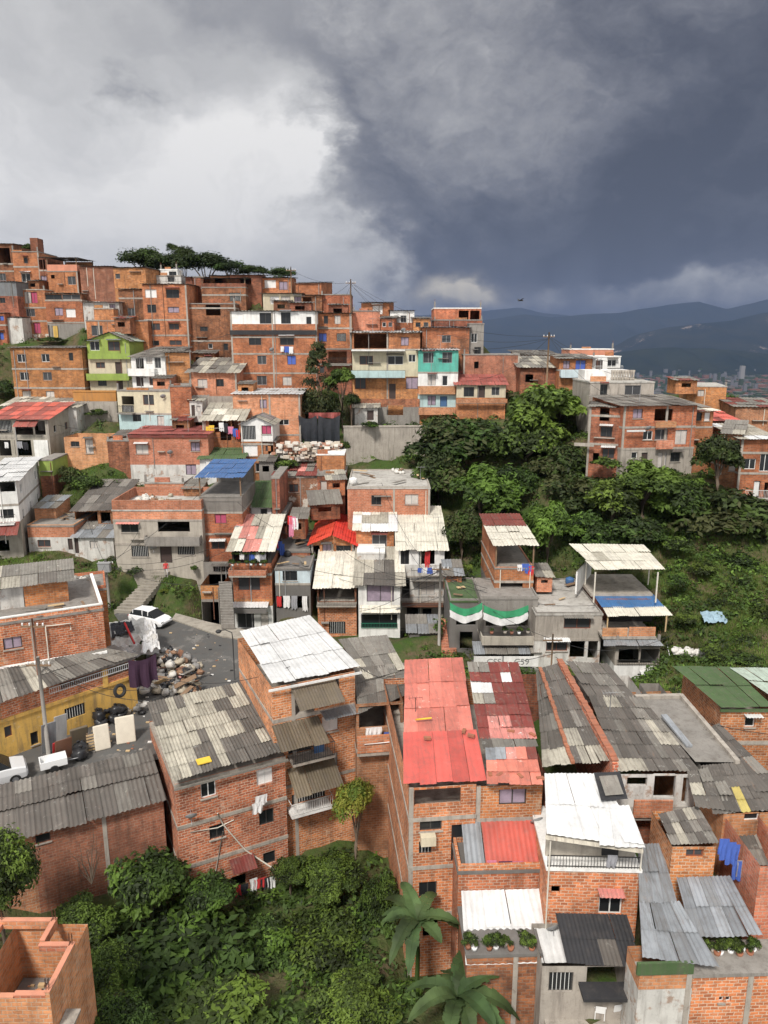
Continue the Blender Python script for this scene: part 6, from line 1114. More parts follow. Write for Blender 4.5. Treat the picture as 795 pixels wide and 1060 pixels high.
laundry('whitef', 'on the balcony below the cream roof', [(690, 368, 'blue'), (704, 367, 'white'), (720, 367, 'blue'), (736, 368, 'white'), (748, 369, 'grey')], .6, .95)
laundry('patch', 'under the lowest window of the patchwork roofed block', [(246, 738, 'white'), (268, 748, 'red'), (290, 742, 'black'), (318, 726, 'white'), (336, 726, 'red'), (350, 725, 'black'), (366, 722, 'white'), (338, 500, 'white'), (328, 520, 'white')], .75, .5)
laundry('railW', 'on the tiled terrace under the white sheet roof', [(470, 88, 'grey')], .8, .1)
laundry('steproof', 'over the stepped concrete roof', [(296, 215, 'red'), (304, 218, 'pink'), (312, 222, 'white'), (300, 240, 'pink'), (262, 292, 'blue'), (254, 280, 'red'), (272, 300, 'blue')], 1.1, .4)
laundry('annex', 'under the red awning of the patchwork roofed row house', [(222, 108, 'pink'), (250, 110, 'purple'), (275, 110, 'pink'), (300, 112, 'purple')], .5, -.2)
laundry('cabin', 'beside the brick cabin with the streaky roof', [(640, 700, 'blue'), (655, 712, 'blue'), (672, 720, 'blue'), (730, 770, 'blue'), (712, 775, 'grey'), (695, 778, 'blue')], 1.0, .1)
laundry('sag', 'in the brick balcony right of the big white roof', [(640, 318, 'white'), (660, 316, 'white'), (716, 320, 'red'), (690, 330, 'blue')], .7, .4)
laundry('redterr', 'on the grey framed terrace at the left edge', [(20, 670, 'white'), (60, 668, 'grey'), (78, 670, 'black')], .9, .1)
laundry('rustterr', 'and bundled on the open brick terrace', [(220, 144, 'white'), (232, 142, 'blue'), (240, 146, 'blue'), (246, 148, 'red')], .7, .05)
p = wpt(HS['whitef'], 714, 326, .05); tag(cloth_obj('red_cloth', p, .5, 1.6, cols['red'], 0, 4), 'narrow red cloth hanging in the open white window under the cream roof', 'cloth')
# black tarpaulins above the rubble
for x, w_, lb in ((348, 3.0, 'wrinkled black tarpaulin on the hillside, the one nearer the brick house'), (414, 3.5, 'wrinkled black tarpaulin on the hillside, the one nearer the retaining wall')):
    p = atY(zx('B', x), zy('B', 500), 93.5); o = cloth_obj('tarpaulin', p, w_ * .78, 4.0 if x > 400 else 3.6, plain('tarpaulin_black', (.05, .055, .065), .45, var=.4), .15 if x > 400 else -.1, x, .22, .5); o.rotation_euler[0] = .28; tag(o, lb, 'tarpaulin')
p = atY(zx('B', 400), zy('B', 492), 94.5); tag(cloth_obj('red_scrap_cover', p, 4, .7, M['u'], .1, 2, .3), 'faded red scrap sheet lying above the black tarpaulins', 'sheet')
# green and white banner in two swags
for i, (x0, x1, y) in enumerate(((58, 133, 232), (136, 240, 238))):
    a, b = atY(zx('F', x0), zy('F', y), 57.0), atY(zx('F', x1), zy('F', y), 57.0); w_ = (b - a).length; root = empty('banner', (a + b) / 2); root.rotation_euler = (0, 0, 0)
    cloth_obj('green_band', (0, 0, 0), w_, .62, cols['green'], 0, i + 5, .08, .55, root); cloth_obj('white_band', (0, -.01, -.62), w_, .62, cols['white'], 0, i + 5, .08, .55, root)
    tag(root, ('shorter left swag' if i == 0 else 'longer right swag') + ' of the green and white cloth banner over the grey balcony', 'banner')
p = atZ(147, 680, -21.2); tag(cloth_obj('purple_tarp', p, 1.9, 2.0, plain('tarp_purple', (.05, .022, .045), .8), RAD(35), 3, .2, .25), 'dark purple tarpaulin hanging off the end of the yellow building canopy', 'tarpaulin')
# ---- poles and cables
def tubeobj(name, pts, r, m, label, cat, grp=None, r2=None, n=8):
    mb = MB(); mb.tube(pts, r, m, n, r2); o = mb.build(name, uv=False); return tag(o, label, cat, grp)
def pole(label, px, pyt, pyb, Y, r=.13, m='polec', arm=None, group=None, box=None, name='utility_pole'):
    t = atY(px, pyt, Y); b = atY(px, pyb, Y); root = empty(name, (t.x, t.y, b.z)); tag(root, label, 'pole', group); H_ = t.z - b.z
    mb = MB(); mb.tube([(0, 0, -.8), (0, 0, H_ * .5), (0, 0, H_)], r, M[m], 9, r * .7); mb.build('shaft', root, uv=False)
    mb = MB(); mb.box(-.75, .75, -.05, .05, H_ - .6, H_ - .5, M['wood']); mb.build('crossarm', root)
    for x in (-.65, -.2, .3, .65): mb = MB(); mb.lathe([(.03, 0), (.06, .05), (.04, .12), (.06, .17), (0, .2)], M['white'], (x, 0, H_ - .5), 7); mb.build('insulator', root, uv=False)
    if box: mb = MB(); mb.box(-.55, .55, -.65, -.14, H_ - 1.2, H_ - .35, M[box]); mb.box(-.6, .6, -.7, -.1, H_ - .352, H_ - .3, M['fg']); mb.build('transformer', root)
    root['top'] = (t.x, t.y, t.z); return Vector((t.x, t.y, t.z))
def cable(label, a, b, sag, r=.018, grp='overhead cables'):
    mid = [a.lerp(b, i / 14) - Vector((0, 0, sag * 4 * (i / 14) * (1 - i / 14))) for i in range(15)]; return tubeobj('cable', mid, r, M['wire'], label, 'cable', grp, n=4)
T1 = pole('dark utility pole on the ridge beside the plain brick box house', 363, 289, 342, 113, .12, 'wood'); T0 = pole('thin utility pole at the right end of the skyline trees', 301, 276, 306, 117, .09, 'wood')
T2 = pole('tall wooden utility pole behind the bright green tree', 568.5, 344, 402, 96, .13, 'wood'); T3 = pole('concrete utility pole in front of the mattresses on the yellow building side', 39, 680, 784, 42.0, .14)
T3b = pole('rusty stained pole standing against the capped brick wall', 33, 640, 700, 43.9, .08, 'rust'); T4 = pole('utility pole carrying a grey transformer box beside the green bank', 109, 578, 634, 68.5, .14, box='fg')
T5 = pole('cable laden concrete pole beside the white fronted cluttered house', 456, 583, 684, 60.5, .14, 'polec'); T6 = pole('slim pole in front of the grey rendered flat roofed house', 572.5, 656, 700, 53.5, .08, 'wood')
bs = [Vector((0, 0, -.55))] * 2
for a, b, s, lb in ((T0, T1, .8, 'sagging cable between the two ridge poles'), (T1, T2, 2.2, 'long sagging cable from the ridge pole to the tall wooden pole'), (T1 + Vector((.5, 0, -.4)), T2 + Vector((-.5, 0, -.4)), 3.0, 'lower parallel cable from the ridge pole to the tall wooden pole'),
                    (T2, atY(640, 372, 96), .6, 'cable from the tall wooden pole to the white terrace house'), (T4, T3b, 1.6, 'cable from the transformer pole down to the capped brick wall'), (T3, atY(-40, 668, 44), .6, 'cable from the mattress side pole out of the left edge'), (T3, atZ(160, 705, -21.5), .8, 'cable running along the yellow building front'),
                    (T5, atY(372, 628, 63), .7, 'cable from the laden pole to the white two window house'), (T5 + Vector((0, 0, -1.2)), atY(405, 602, 65), .5, 'thick drooping cable bundle beside the white fronted house'), (T5, T6, .8, 'cable across the banner balcony'), (T6, atY(700, 650, 55), 1.2, 'cable over the blue and cream canopy'), (T5, atY(800, 590, 66), 2.0, 'long cable crossing the ravine slope'), (T5 + Vector((0, 0, -.4)), atY(800, 612, 63), 2.4, 'second long cable crossing the ravine slope'),
                    (T4, atY(225, 560, 69), .8, 'cable from the transformer pole to the blue roofed tower'), (T4, atY(0, 600, 68), .6, 'cable from the transformer pole to the left edge')):
    cable(lb, a + Vector((0, 0, -.45)), b + Vector((0, 0, -.45)), s, grp=None)
rr = random.Random(31)
NMS = dict(blue='the blue roofed tower', greyhouse='the grey parapet house', junkshack='the junk shack', garage='the garage house', whitef='the cluttered white house', white2='the white two window house', creambal='the cream roofed house', slab='the littered concrete slab house', banner='the banner house', greyhs='the stained flat roof house', rustterr='the rust and cream roof', redgable='the red gable house', pblue='the pale blue room', block='the white topped block', terr='the aqua edged balcony house', teal='the teal house', tarpnb='the house by the tarpaulins', corner='the ravine corner house', balus='the baluster roof house', redroof='the red roofed cream house')
def rf(h): return Vector((h.A.x, h.A.y, h.zt + .5)) + h.ud * h.w * rr.random() + h.nd * 1.0
for n_, (top, names) in enumerate(((T4, ('blue', 'greyhouse', 'junkshack', 'garage')), (T5, ('whitef', 'white2', 'creambal', 'slab', 'banner', 'greyhs', 'rustterr', 'redgable', 'pblue')), (T1, ('block', 'terr', 'teal', 'tarpnb')), (T2, ('corner', 'balus', 'redroof', 'teal')))):
    for m_, k in enumerate(names): cable('thin cable from the ' + ['transformer pole', 'cable laden pole', 'ridge pole', 'tall wooden pole'][n_] + ' to the roof of ' + NMS[k], top + Vector((0, 0, -.5 - .1 * m_)), rf(HS[k]), rr.uniform(.5, 1.6), .02, None)
def mast(key, u, v, hh, txt):
    h = HS[key]; p = Vector((h.A.x, h.A.y, h.zt)) + h.ud * h.w * u + h.nd * h.dep * v; root = empty('television_aerial', p); tag(root, 'thin television aerial on the roof of ' + txt, 'aerial'); mb = MB(); mb.tube([(0, 0, -.3), (0, 0, hh)], .025, M['fg'], 5); mb.build('mast', root, uv=False); mb = MB(); mb.tube([(-.5, 0, hh), (.5, .1, hh)], .018, M['fg'], 4)
    for x in (-.45, -.25, -.05, .15, .35): mb.tube([(x, -.3, hh), (x, .3, hh)], .012, M['fg'], 4)
    mb.build('antenna', root, uv=False)
for a in (('block', .8, .3, 2.2, 'the white topped block'), ('terr', .3, .3, 2, 'the aqua edged balcony house'), ('teal', .6, .5, 2, 'the teal house'), ('lime', .3, .5, 2.6, 'the lime green house'), ('pink', .7, .3, 2.2, 'the long pinkish house'), ('corner', .4, .4, 2.4, 'the ravine corner house'), ('greyhouse', .9, .5, 2.4, 'the grey parapet house'), ('slab', .9, .3, 1.8, 'the littered concrete roof house'), ('white2', .5, .5, 2.6, 'the white two window house'), ('greyJ', .3, .5, 1.6, 'the wide grey corrugated house'), ('whitef', .9, .3, 2.5, 'the white fronted cluttered house'), ('cream', .5, .5, 2.2, 'the cream house with the black balcony')): mast(*a)
for lb, a, b, s_ in (('cable over the patchwork roofed block to the street lamp side', atY(160, 700, 46), atY(300, 690, 42), .8), ('drooping cable from the big white roof to the faded red roof', atY(372, 690, 42), atY(425, 700, 43), .5), ('cable strung over the maroon patchwork roof', atY(420, 690, 44), atY(575, 676, 45), .5), ('cable across the wide grey corrugated roofs', atY(575, 680, 45), atY(795, 760, 36), .9),
    ('cable sagging across the street above the hatchback', T4 + Vector((0, 0, -.6)), atY(250, 600, 64), 1.2), ('cable from the mattress side pole over the street to the patchwork roof', T3 + Vector((0, 0, -.5)), atY(160, 725, 44), .7), ('thin cable along the white two window house', atY(372, 630, 64), atY(456, 618, 61), .4), ('cable from the blue roofed tower to the red gable house', atY(246, 520, 72), atY(320, 560, 72), .6), ('cable above the long pinkish house', atY(60, 440, 88), atY(240, 452, 88), .8), ('cable above the lime green gable', atY(80, 372, 103), atY(240, 345, 105), .8), ('cable along the ridge shelters', atY(150, 290, 120), atY(300, 284, 117), .6)): cable(lb, a, b, s_, .02, None)
# street lamp
b = atZ(243, 704, STREET); root = empty('street_lamp', b); tag(root, 'thin dark street lamp with a dark drooping head beside the big white roof', 'street lamp'); mb = MB(); mb.tube([(0, 0, -.2), (0, 0, 3.4), (-.05, 0, 3.9)], .05, M['wire'], 7, .035); mb.build('shaft', root, uv=False)
mb = MB(); mb.tube([(-.05, 0, 3.9), (-.5, -.1, 4.15), (-.9, -.2, 4.15)], .035, M['wire'], 6); mb.build('arm', root, uv=False); mb = MB(); mb.lathe([(0, .1), (.16, .06), (.24, -.06), (.14, -.16), (0, -.18)], M['wire'], (-1.0, -.22, 4.12), 9); mb.build('lamp_head', root, uv=False)
# ---- cars
def car(label, loc, rz, body, name='parked_car', L=3.9, W_=1.68, van=0, roofm=None):
    root = empty(name, loc, rz); tag(root, label, 'car'); m = M['__' + body] if '__' + body in M else plain('car_paint_' + body, {'white': (.78, .78, .78), 'grey': (.6, .6, .6)}[body], .3, spec=.6, var=.02); hw = W_ / 2
    if not van: lo = [(-L / 2, .45, .86), (-L / 2 + .15, .28, .98), (-1.0, .22, .98), (.9, .22, .95), (1.5, .24, .86), (L / 2 - .1, .3, .70), (L / 2, .42, .6)]; top = [(-L / 2 + .18, .97), (-L / 2 + .55, 1.42), (-.3, 1.5), (.35, 1.42), (1.12, .94)]
    else: lo = [(-L / 2, .45, 1.0), (-L / 2 + .1, .28, 1.05), (-1, .22, 1.05), (1, .22, 1.05), (1.5, .24, 1.0), (L / 2 - .1, .3, .9), (L / 2, .42, .75)]; top = [(-L / 2 + .08, 1.05), (-L / 2 + .3, 1.62), (-.2, 1.7), (.6, 1.62), (1.25, 1.04)]
    def sect(x, zb, zt, tpr): return [(x, -hw * tpr * .96, zb), (x, -hw * tpr, (zb + zt) / 2), (x, -hw * tpr * .95, zt - .05), (x, -hw * tpr * .82, zt), (x, hw * tpr * .82, zt), (x, hw * tpr * .95, zt - .05), (x, hw * tpr, (zb + zt) / 2), (x, hw * tpr * .96, zb)]
    mb = MB(); S_ = [sect(x, a, b_, .86 if abs(x) > L / 2 - .05 else .96 if abs(x) > L / 2 - .3 else 1) for x, a, b_ in lo]
    for p, q in zip(S_, S_[1:]):
        for i in range(7): mb.poly([p[i], q[i], q[i + 1], p[i + 1]], m, True)
    mb.poly(S_[0], m); mb.poly(S_[-1][::-1], m)
    T_ = [(x, z, hw * (.86 if z < 1.1 else .70)) for x, z in top]
    for (x0, z0, w0), (x1, z1, w1) in list(zip(T_, T_[1:]))[1:3]: mb.poly([(x0, -w0, z0), (x1, -w1, z1), (x1, w1, z1), (x0, w0, z0)], roofm or m, True)
    for sgn in (-1, 1):
        for (x, z, w_), w2 in zip(T_, (0, 0, 0, 0, 0)):
            if z > 1.1: mb.box(x - .04, x + .04, min(sgn * w_, sgn * w_ * 1.18), max(sgn * w_, sgn * w_ * 1.18), .95, z - .01, m)
    mb.build('body', root, uv=False); g = M['gl']
    def win(pts): w2 = MB(); w2.poly(pts, g); w2.build('window', root, uv=False)
    x = [t[0] for t in T_]; z = [t[1] for t in T_]; w_ = [t[2] for t in T_]
    win([(x[0], -w_[0], z[0]), (x[1], -w_[1], z[1]), (x[1], w_[1], z[1]), (x[0], w_[0], z[0])]); win([(x[3], -w_[3], z[3]), (x[4], -w_[4], z[4]), (x[4], w_[4], z[4]), (x[3], w_[3], z[3])])
    for sgn in (-1, 1):
        b0 = hw * .87 * sgn; win([(x[0], b0, z[0]), (x[1] + .02, w_[1] * sgn, z[1]), (x[2], w_[2] * sgn, z[2] - .01), (x[2], b0, z[0])]); win([(x[2] + .07, b0, z[0]), (x[2] + .07, w_[2] * sgn, z[2] - .02), (x[3], w_[3] * sgn, z[3]), (x[4], b0, z[4])])
    for sx in (-L / 2 + .72, L / 2 - .72):
        for sy in (-1, 1):
            we = empty('wheel', (sx, sy * (hw - .08), .3)); we.parent = root; mb = MB()
            P2 = [(.18, -.1), (.29, -.1), (.31, -.05), (.31, .05), (.29, .1), (.18, .1)]; n = 14
            for (r1, y1), (r2_, y2) in zip(P2, P2[1:] + P2[:1]):
                for k in range(n): a1, a2 = 6.283 * k / n, 6.283 * (k + 1) / n; mb.poly([(r1 * math.cos(a1), y1, r1 * math.sin(a1)), (r1 * math.cos(a2), y1, r1 * math.sin(a2)), (r2_ * math.cos(a2), y2, r2_ * math.sin(a2)), (r2_ * math.cos(a1), y2, r2_ * math.sin(a1))], M['blk'], True)
            mb.build('tyre', we, uv=False); mb = MB()
            for s2 in (-.085, .085): mb.poly([(.19 * math.cos(6.283 * k / 10), s2, .19 * math.sin(6.283 * k / 10)) for k in range(10)], M['steel'])
            mb.build('rim', we, uv=False)
    for sy in (-1, 1):
        a, b_ = sorted((sy * .42, sy * .72)); mb = MB(); mb.box(L / 2 - .2, L / 2 - .03, a, b_, .55 if not van else .7, .68 if not van else .84, M['gl2']); mb.build('headlight', root, uv=False); mb = MB(); mb.box(-L / 2 - .01, -L / 2 + .12, a, b_, .7, .86, cols['red']); mb.build('tail_light', root, uv=False)
    mb = MB(); mb.box(L / 2 - .05, L / 2 + .02, -.7, .7, .3, .46, M['fr']); mb.build('bumper', root, uv=False); return root
c = atZ(156, 646, STREET + .02); car('small white hatchback parked on the street by the stepped path', c, RAD(-24), 'white')
c = atZ(-12, 812, STREET + .02); car('white car with a red and white sheet over its roof, at the left edge', c, RAD(32), 'grey', van=1, L=4.2, roofm=plain('car_cover_red_white', (.68, .24, .20), .8, var=.35))
# small white handcart trailer
c = atZ(56, 797, STREET + .02); root = empty('trailer', c, RAD(30)); tag(root, 'small two wheeled white trailer behind the sheet covered car', 'trailer'); mb = MB(); mb.box(-.75, .75, -.45, .45, .4, .48, M['white'])
for a in ((-.75, .75, -.45, -.4), (-.75, .75, .4, .45), (-.75, -.7, -.4, .4), (.7, .75, -.4, .4)): mb.box(*a, .482, .85, M['white'])
mb.build('box', root)
for sy in (-.5, .5): mb = MB(); mb.tube([(0, sy - .06, .27), (0, sy + .06, .27)], .27, M['blk'], 12); mb.build('wheel', root, uv=False)
mb = MB(); mb.tube([(.75, 0, .42), (1.4, 0, .4)], .03, M['steel'], 6); mb.build('drawbar', root, uv=False)
# ---- rubbish heap of sacks along the street
def lump(seed, sx, sy, sz, mat, wr=.55, knot=True):
    mb = MB(); n, k = 12, 8; st = len(mb.v)
    for j in range(k + 1):
        ph = math.pi * j / k
        for i in range(n):
            t = 6.283 * i / n; d_ = Vector((math.sin(ph) * math.cos(t), math.sin(ph) * math.sin(t), math.cos(ph))); r = 1 + wr * noise.noise(d_ * 2.3 + Vector((seed, 0, 0))) + wr * .6 * noise.noise(d_ * 5 + Vector((0, seed, 0))); mb.v.append((d_.x * sx * r, d_.y * sy * r, max(-.55 * sz, d_.z * sz * r) + .55 * sz))
    for j in range(k):
        for i in range(n): mb.f.append((j * n + i, (j + 1) * n + i, (j + 1) * n + (i + 1) % n, j * n + (i + 1) % n)); mb.m.append(mb.mi(mat)); mb.sm.append(True)
    if knot: mb.tube([(0, 0, sz * 1.4), (.03, .02, sz * 1.85)], .06, mat, 6, .11)
    o = mb.build('rubbish_sack', uv=False); me = o.data; bpy.data.objects.remove(o); return me
SM = [('white', (.56, .54, .50)), ('cream', (.40, .35, .27)), ('grey', (.22, .21, .20)), ('black', (.028, .028, .03)), ('brown', (.26, .15, .09)), ('pink', (.60, .30, .28))]
SACK = {n: [lump(i * 7 + j, .5, .42, .36, plain('sack_' + n, c_, .6 if n != 'black' else .35, var=.3, sc=4)) for j in range(2)] for i, (n, c_) in enumerate(SM)}
def sack(kind, p, s, rz, place, k=0):
    o = bpy.data.objects.new('rubbish_sack', SACK[kind][k % 2]); COL.objects.link(o); o.location = p; o.scale = (s, s * (1 + .2 * math.sin(k)), s * (1 + .15 * math.cos(k * 3))); o.rotation_euler = (.25 * math.sin(k * 5), .25 * math.cos(k * 2), rz); tag(o, f'{kind} stuffed rubbish sack {place}', 'sack', f'{kind} sacks {place}'); return o
rr = random.Random(9)
for i in range(120):
    t = rr.random(); ax, ay = 163 + 42 * t, 702 + 10 * t - 40 * (1 - t) * rr.random(); px, py = 160 + rr.uniform(0, 49), 674 + rr.uniform(0, 46)
    if px > 185 and py < 688: continue
    lay = rr.random(); p = atZ(px, py, STREET); d0 = max(0, 1 - ((px - 180) / 26) ** 2) * max(0, 1 - ((py - 696) / 26) ** 2); p.z = STREET + d0 * 1.1 * rr.random() + .0
    sack(rr.choice(['white', 'cream', 'cream', 'grey', 'grey', 'grey', 'brown', 'brown', 'pink', 'black', 'black']), p, rr.uniform(.45, .95), rr.uniform(0, 6), 'in the roadside heap beyond the yellow building', i)
for i in range(16): p = atZ(128 + rr.uniform(0, 24), 728 + rr.uniform(-10, 12), STREET); p.z += rr.uniform(0, .5); sack(rr.choice(['white', 'grey', 'black', 'cream']), p, rr.uniform(.5, .85), rr.uniform(0, 6), 'piled under the yellow building balcony', i)
for i in range(9): p = atZ(104 + rr.uniform(0, 22), 746 + rr.uniform(-6, 6), STREET); p.z += rr.uniform(0, .6); sack('black', p, rr.uniform(.7, 1.1), rr.uniform(0, 6), 'behind the two standing mattresses', i)
for i in range(6): p = atZ(76 + rr.uniform(0, 18), 783 + rr.uniform(-4, 4), STREET); p.z += rr.uniform(0, .3); sack('black', p, rr.uniform(.7, 1.0), rr.uniform(0, 6), 'on the road left of the pallet', i)
for i in range(20): p = atY(698 + rr.uniform(0, 28), 668 + rr.uniform(0, 13), 53); p.z = h1(p.x, p.y) + rr.uniform(.1, .6); sack('white', p, rr.uniform(.5, .8), rr.uniform(0, 6), 'dumped on the green ravine slope', i)
h = HS['slab']
for i in range(9): u, v = h.w * (.55 + .2 * rr.random()), h.dep * rr.uniform(.75, .96); q = Vector((h.A.x, h.A.y, h.zt + .16)) + h.ud * u + h.nd * v; sack('white', q, rr.uniform(.5, .8), rr.uniform(0, 6), 'at the back of the littered concrete roof', i)
h = HS['greyhouse']
for i in range(14): u, v = h.w * rr.uniform(.08, .5), h.dep * rr.uniform(.3, .9); q = Vector((h.A.x, h.A.y, h.zt + .16)) + h.ud * u + h.nd * v; sack(rr.choice(['white', 'white', 'cream', 'brown']), q, rr.uniform(.5, .9), rr.uniform(0, 6), 'on the roof terrace of the grey parapet house', i)
for i in range(8): p = atY(zx('S', 500 + 25 * i), zy('S', 535), 75.5); sack(rr.choice(['white', 'cream', 'brown']), p, rr.uniform(.4, .7), rr.uniform(0, 6), 'in front of the junk filled shack', i)
h = HS['sackterr']
for i in range(6): u, v = h.w * rr.uniform(.1, .8), h.dep * rr.uniform(.2, .9); q = Vector((h.A.x, h.A.y, h.zt + .16)) + h.ud * u + h.nd * v; sack(rr.choice(['white', 'cream', 'white']), q, rr.uniform(.5, .8), rr.uniform(0, 6), 'on the flat terrace behind the capped brick wall', i)
for i in range(26):
    px, py = 162 + rr.uniform(0, 44), 678 + rr.uniform(0, 38)
    if px > 188 and py < 690: continue
    p = atZ(px, py, STREET + rr.uniform(.2, 1.2)); c_ = rr.choice(['palewood', 'wood', 'rust', 'E', 'wr', 'T']); mb = MB(); a = rr.uniform(.3, .9); mb.box(-a, a, -.2, .2, 0, .04, M[c_]); o = mb.build('board'); o.location = p; o.rotation_euler = (rr.uniform(-.6, .6), rr.uniform(-.6, .6), rr.uniform(0, 3)); nm_ = dict(palewood='pale wooden', wood='dark wooden', rust='rusty metal', E='grey fibre cement', wr='dirty white', T='brown plastic')[c_]; tag(o, nm_ + ' scrap board in the roadside heap of sacks', 'board', nm_ + ' scraps in the roadside heap')
# white tarp shelter beyond the heap
rt_ = empty('tarp_shelter', atZ(140, 668, STREET)); tag(rt_, 'low white and cream tarpaulin shelter between the parked hatchback and the heap of sacks', 'shelter')
def quadworld(name, pts, mat, parent, n=6, wr=.12, seed=0):
    P_ = [Vector(p) - parent.location for p in pts]; mb = MB(); nn = n * 2
    G_ = [[P_[0].lerp(P_[1], i / nn).lerp(P_[3].lerp(P_[2], i / nn), j / nn) + Vector((0, 0, wr * noise.noise(Vector((i * .7, j * .7, seed))) * 2)) for i in range(nn + 1)] for j in range(nn + 1)]
    for j in range(nn):
        for i in range(nn): mb.poly([G_[j][i], G_[j][i + 1], G_[j + 1][i + 1], G_[j + 1][i]], mat, True)
    return mb.build(name, parent, uv=False)
Z1 = STREET + 1.9
quadworld('cover', [atZ(110, 644, Z1), atZ(150, 640, Z1), atZ(163, 662, Z1), atZ(112, 672, Z1)], paint('tarp_white', (.60, .585, .55), .45), rt_, seed=1, wr=.22); quadworld('cover', [atZ(114, 645, Z1 + .25), atZ(136, 643, Z1 + .25), atZ(140, 653, Z1 + .22), atZ(116, 660, Z1 + .22)], cols['black'], rt_, seed=2)
quadworld('cover', [atZ(150, 641, Z1 + .1), atZ(160, 645, Z1 + .1), atZ(166, 672, Z1 - .2), atZ(146, 676, Z1 - .1)], cols['white'], rt_, seed=3, wr=.25); quadworld('cover', [atZ(112, 671, Z1), atZ(163, 662, Z1), atZ(165, 676, Z1 - 1.2), atZ(118, 684, Z1 - .9)], cols['white'], rt_, seed=6, wr=.2)
mb = MB(); mb.tube([atZ(129, 645, Z1 + .5) - rt_.location, atZ(139, 666, Z1 + .4) - rt_.location], .09, cols['red'], 6); mb.build('red_bar', rt_, uv=False)
for x, y in ((112, 645), (150, 642), (161, 662), (114, 670)): q = atZ(x, y, Z1) - rt_.location; mb = MB(); mb.tube([(q.x, q.y, q.z), (q.x, q.y, -.3)], .05, M['wood'], 6); mb.build('post', rt_, uv=False)
# mattresses, pallet, scrap
def slabobj(name, label, cat, base, rz, w_, h_, t, mat, lean=.25, grp=None):
    mb = MB(); n = 8
    mb.box(-w_ / 2, w_ / 2, -t / 2, t / 2, 0, h_, mat); o = mb.build(name); o.location = base; o.rotation_euler = (-lean, 0, rz); bv = o.modifiers.new('soft', 'BEVEL'); bv.width = min(t * .35, .07); bv.segments = 3; return tag(o, label, cat, grp)
fab = plain('mattress_cloth', (.62, .56, .46), .9, var=.12)
slabobj('mattress', 'beige mattress leaning on the black sacks, the narrower left one', 'mattress', atZ(107, 776, STREET), RAD(30), .95, 1.6, .22, fab); slabobj('mattress', 'beige mattress standing by the black sacks, the wider right one', 'mattress', atZ(131, 769, STREET), RAD(22), 1.2, 1.75, .22, fab)
slabobj('metal_sheet', 'tall grey corrugated scrap sheet leaning on the yellow wall', 'metal sheet', atZ(51, 778, STREET), RAD(44), .9, 2.2, .05, M['G'], -.2); slabobj('metal_sheet', 'silver scrap sheet with a bright stripe leaning on the yellow wall', 'metal sheet', atZ(63, 768, STREET), RAD(44), .8, 2.1, .05, M['W'], -.2)
slabobj('board', 'rusty brown scrap panel leaning beside the metal sheets', 'panel', atZ(66, 786, STREET), RAD(40), 1.0, 1.6, .05, M['rust'], -.25); slabobj('board', 'bright red scrap panel between the metal sheets', 'panel', atZ(59, 785, STREET), RAD(42), .5, 1.3, .05, cols['red'], -.25); slabobj('board', 'glass topped brown cabinet panel near the black sacks', 'panel', atZ(82, 770, STREET), RAD(38), 1.1, 1.3, .2, M['T'], -.2)
root = empty('pallet', atZ(99, 776, STREET), RAD(30)); tag(root, 'wooden pallet standing upright left of the mattresses', 'pallet')
for k in range(6): mb = MB(); mb.box(-.5, .5, -.06, -.03, .05 + .2 * k, .15 + .2 * k, M['palewood']); mb.build('slat', root)
for x in (-.45, 0, .4): mb = MB(); mb.box(x, x + .06, -.03, .06, 0, 1.25, M['wood']); mb.build('bearer', root)
def torus(label, p, R, r, rot, grp):
    mb = MB(); n, k = 16, 7
    for i in range(n):
        for j in range(k):
            q = []
            for a, b_ in ((i, j), (i + 1, j), (i + 1, j + 1), (i, j + 1)): t, f = 6.283 * a / n, 6.283 * b_ / k; q.append(((R + r * math.cos(f)) * math.cos(t), (R + r * math.cos(f)) * math.sin(t), r * math.sin(f)))
            mb.poly(q, M['blk'], True)
    o = mb.build('tyre', uv=False); o.location = p; o.rotation_euler = rot; return tag(o, label, 'tyre', grp)
torus('worn tyre hung on the yellow balcony edge', atZ(124, 715, STREET + 2.6), .36, .12, (1.3, .3, .8), None); torus('black tyre leaning on the pile below the yellow balcony', atZ(126, 735, STREET + .5), .34, .11, (.9, .4, .6), None); torus('black tyre lying at the front edge of the sack heap', atZ(200, 714, STREET + .35), .34, .12, (.5, .2, 0), None)
# white plastic chairs on the patio
def chair(p, rz, label):
    root = empty('plastic_chair', p, rz); tag(root, label, 'chair', None); m = M['white']
    def part(n, *b):
        mb = MB(); mb.box(*b, m); o = mb.build(n, root); bv = o.modifiers.new('b', 'BEVEL'); bv.width = .012; bv.segments = 2; return o
    part('seat', -.22, .22, -.22, .22, .42, .45)
    o = part('backrest', -.21, .21, .2, .23, .47, .86); o.rotation_euler = (-.12, 0, 0)
    for sx in (-1, 1):
        part('armrest', sx * .24 - .025, sx * .24 + .025, -.2, .22, .64, .67)
        for y in (-.2, .18): part('leg', sx * .2 - .02, sx * .2 + .02, y, y + .04, 0, .418)
zf = HS['patio'].zb - .1
mb = MB(); a = atZ(560, 1040, zf); b_ = atZ(700, 1040, zf); mb.box(a.x, b_.x, a.y - 3.0, HS['patio'].A.y + .2, zf - .3, zf, M['co']); o = mb.build('patio_floor'); o['kind'] = 'structure'
chair(atZ(620, 1052, zf), RAD(170), 'left one of two white plastic chairs on the patio'); chair(atZ(636, 1050, zf), RAD(190), 'right one of two white plastic chairs on the patio')
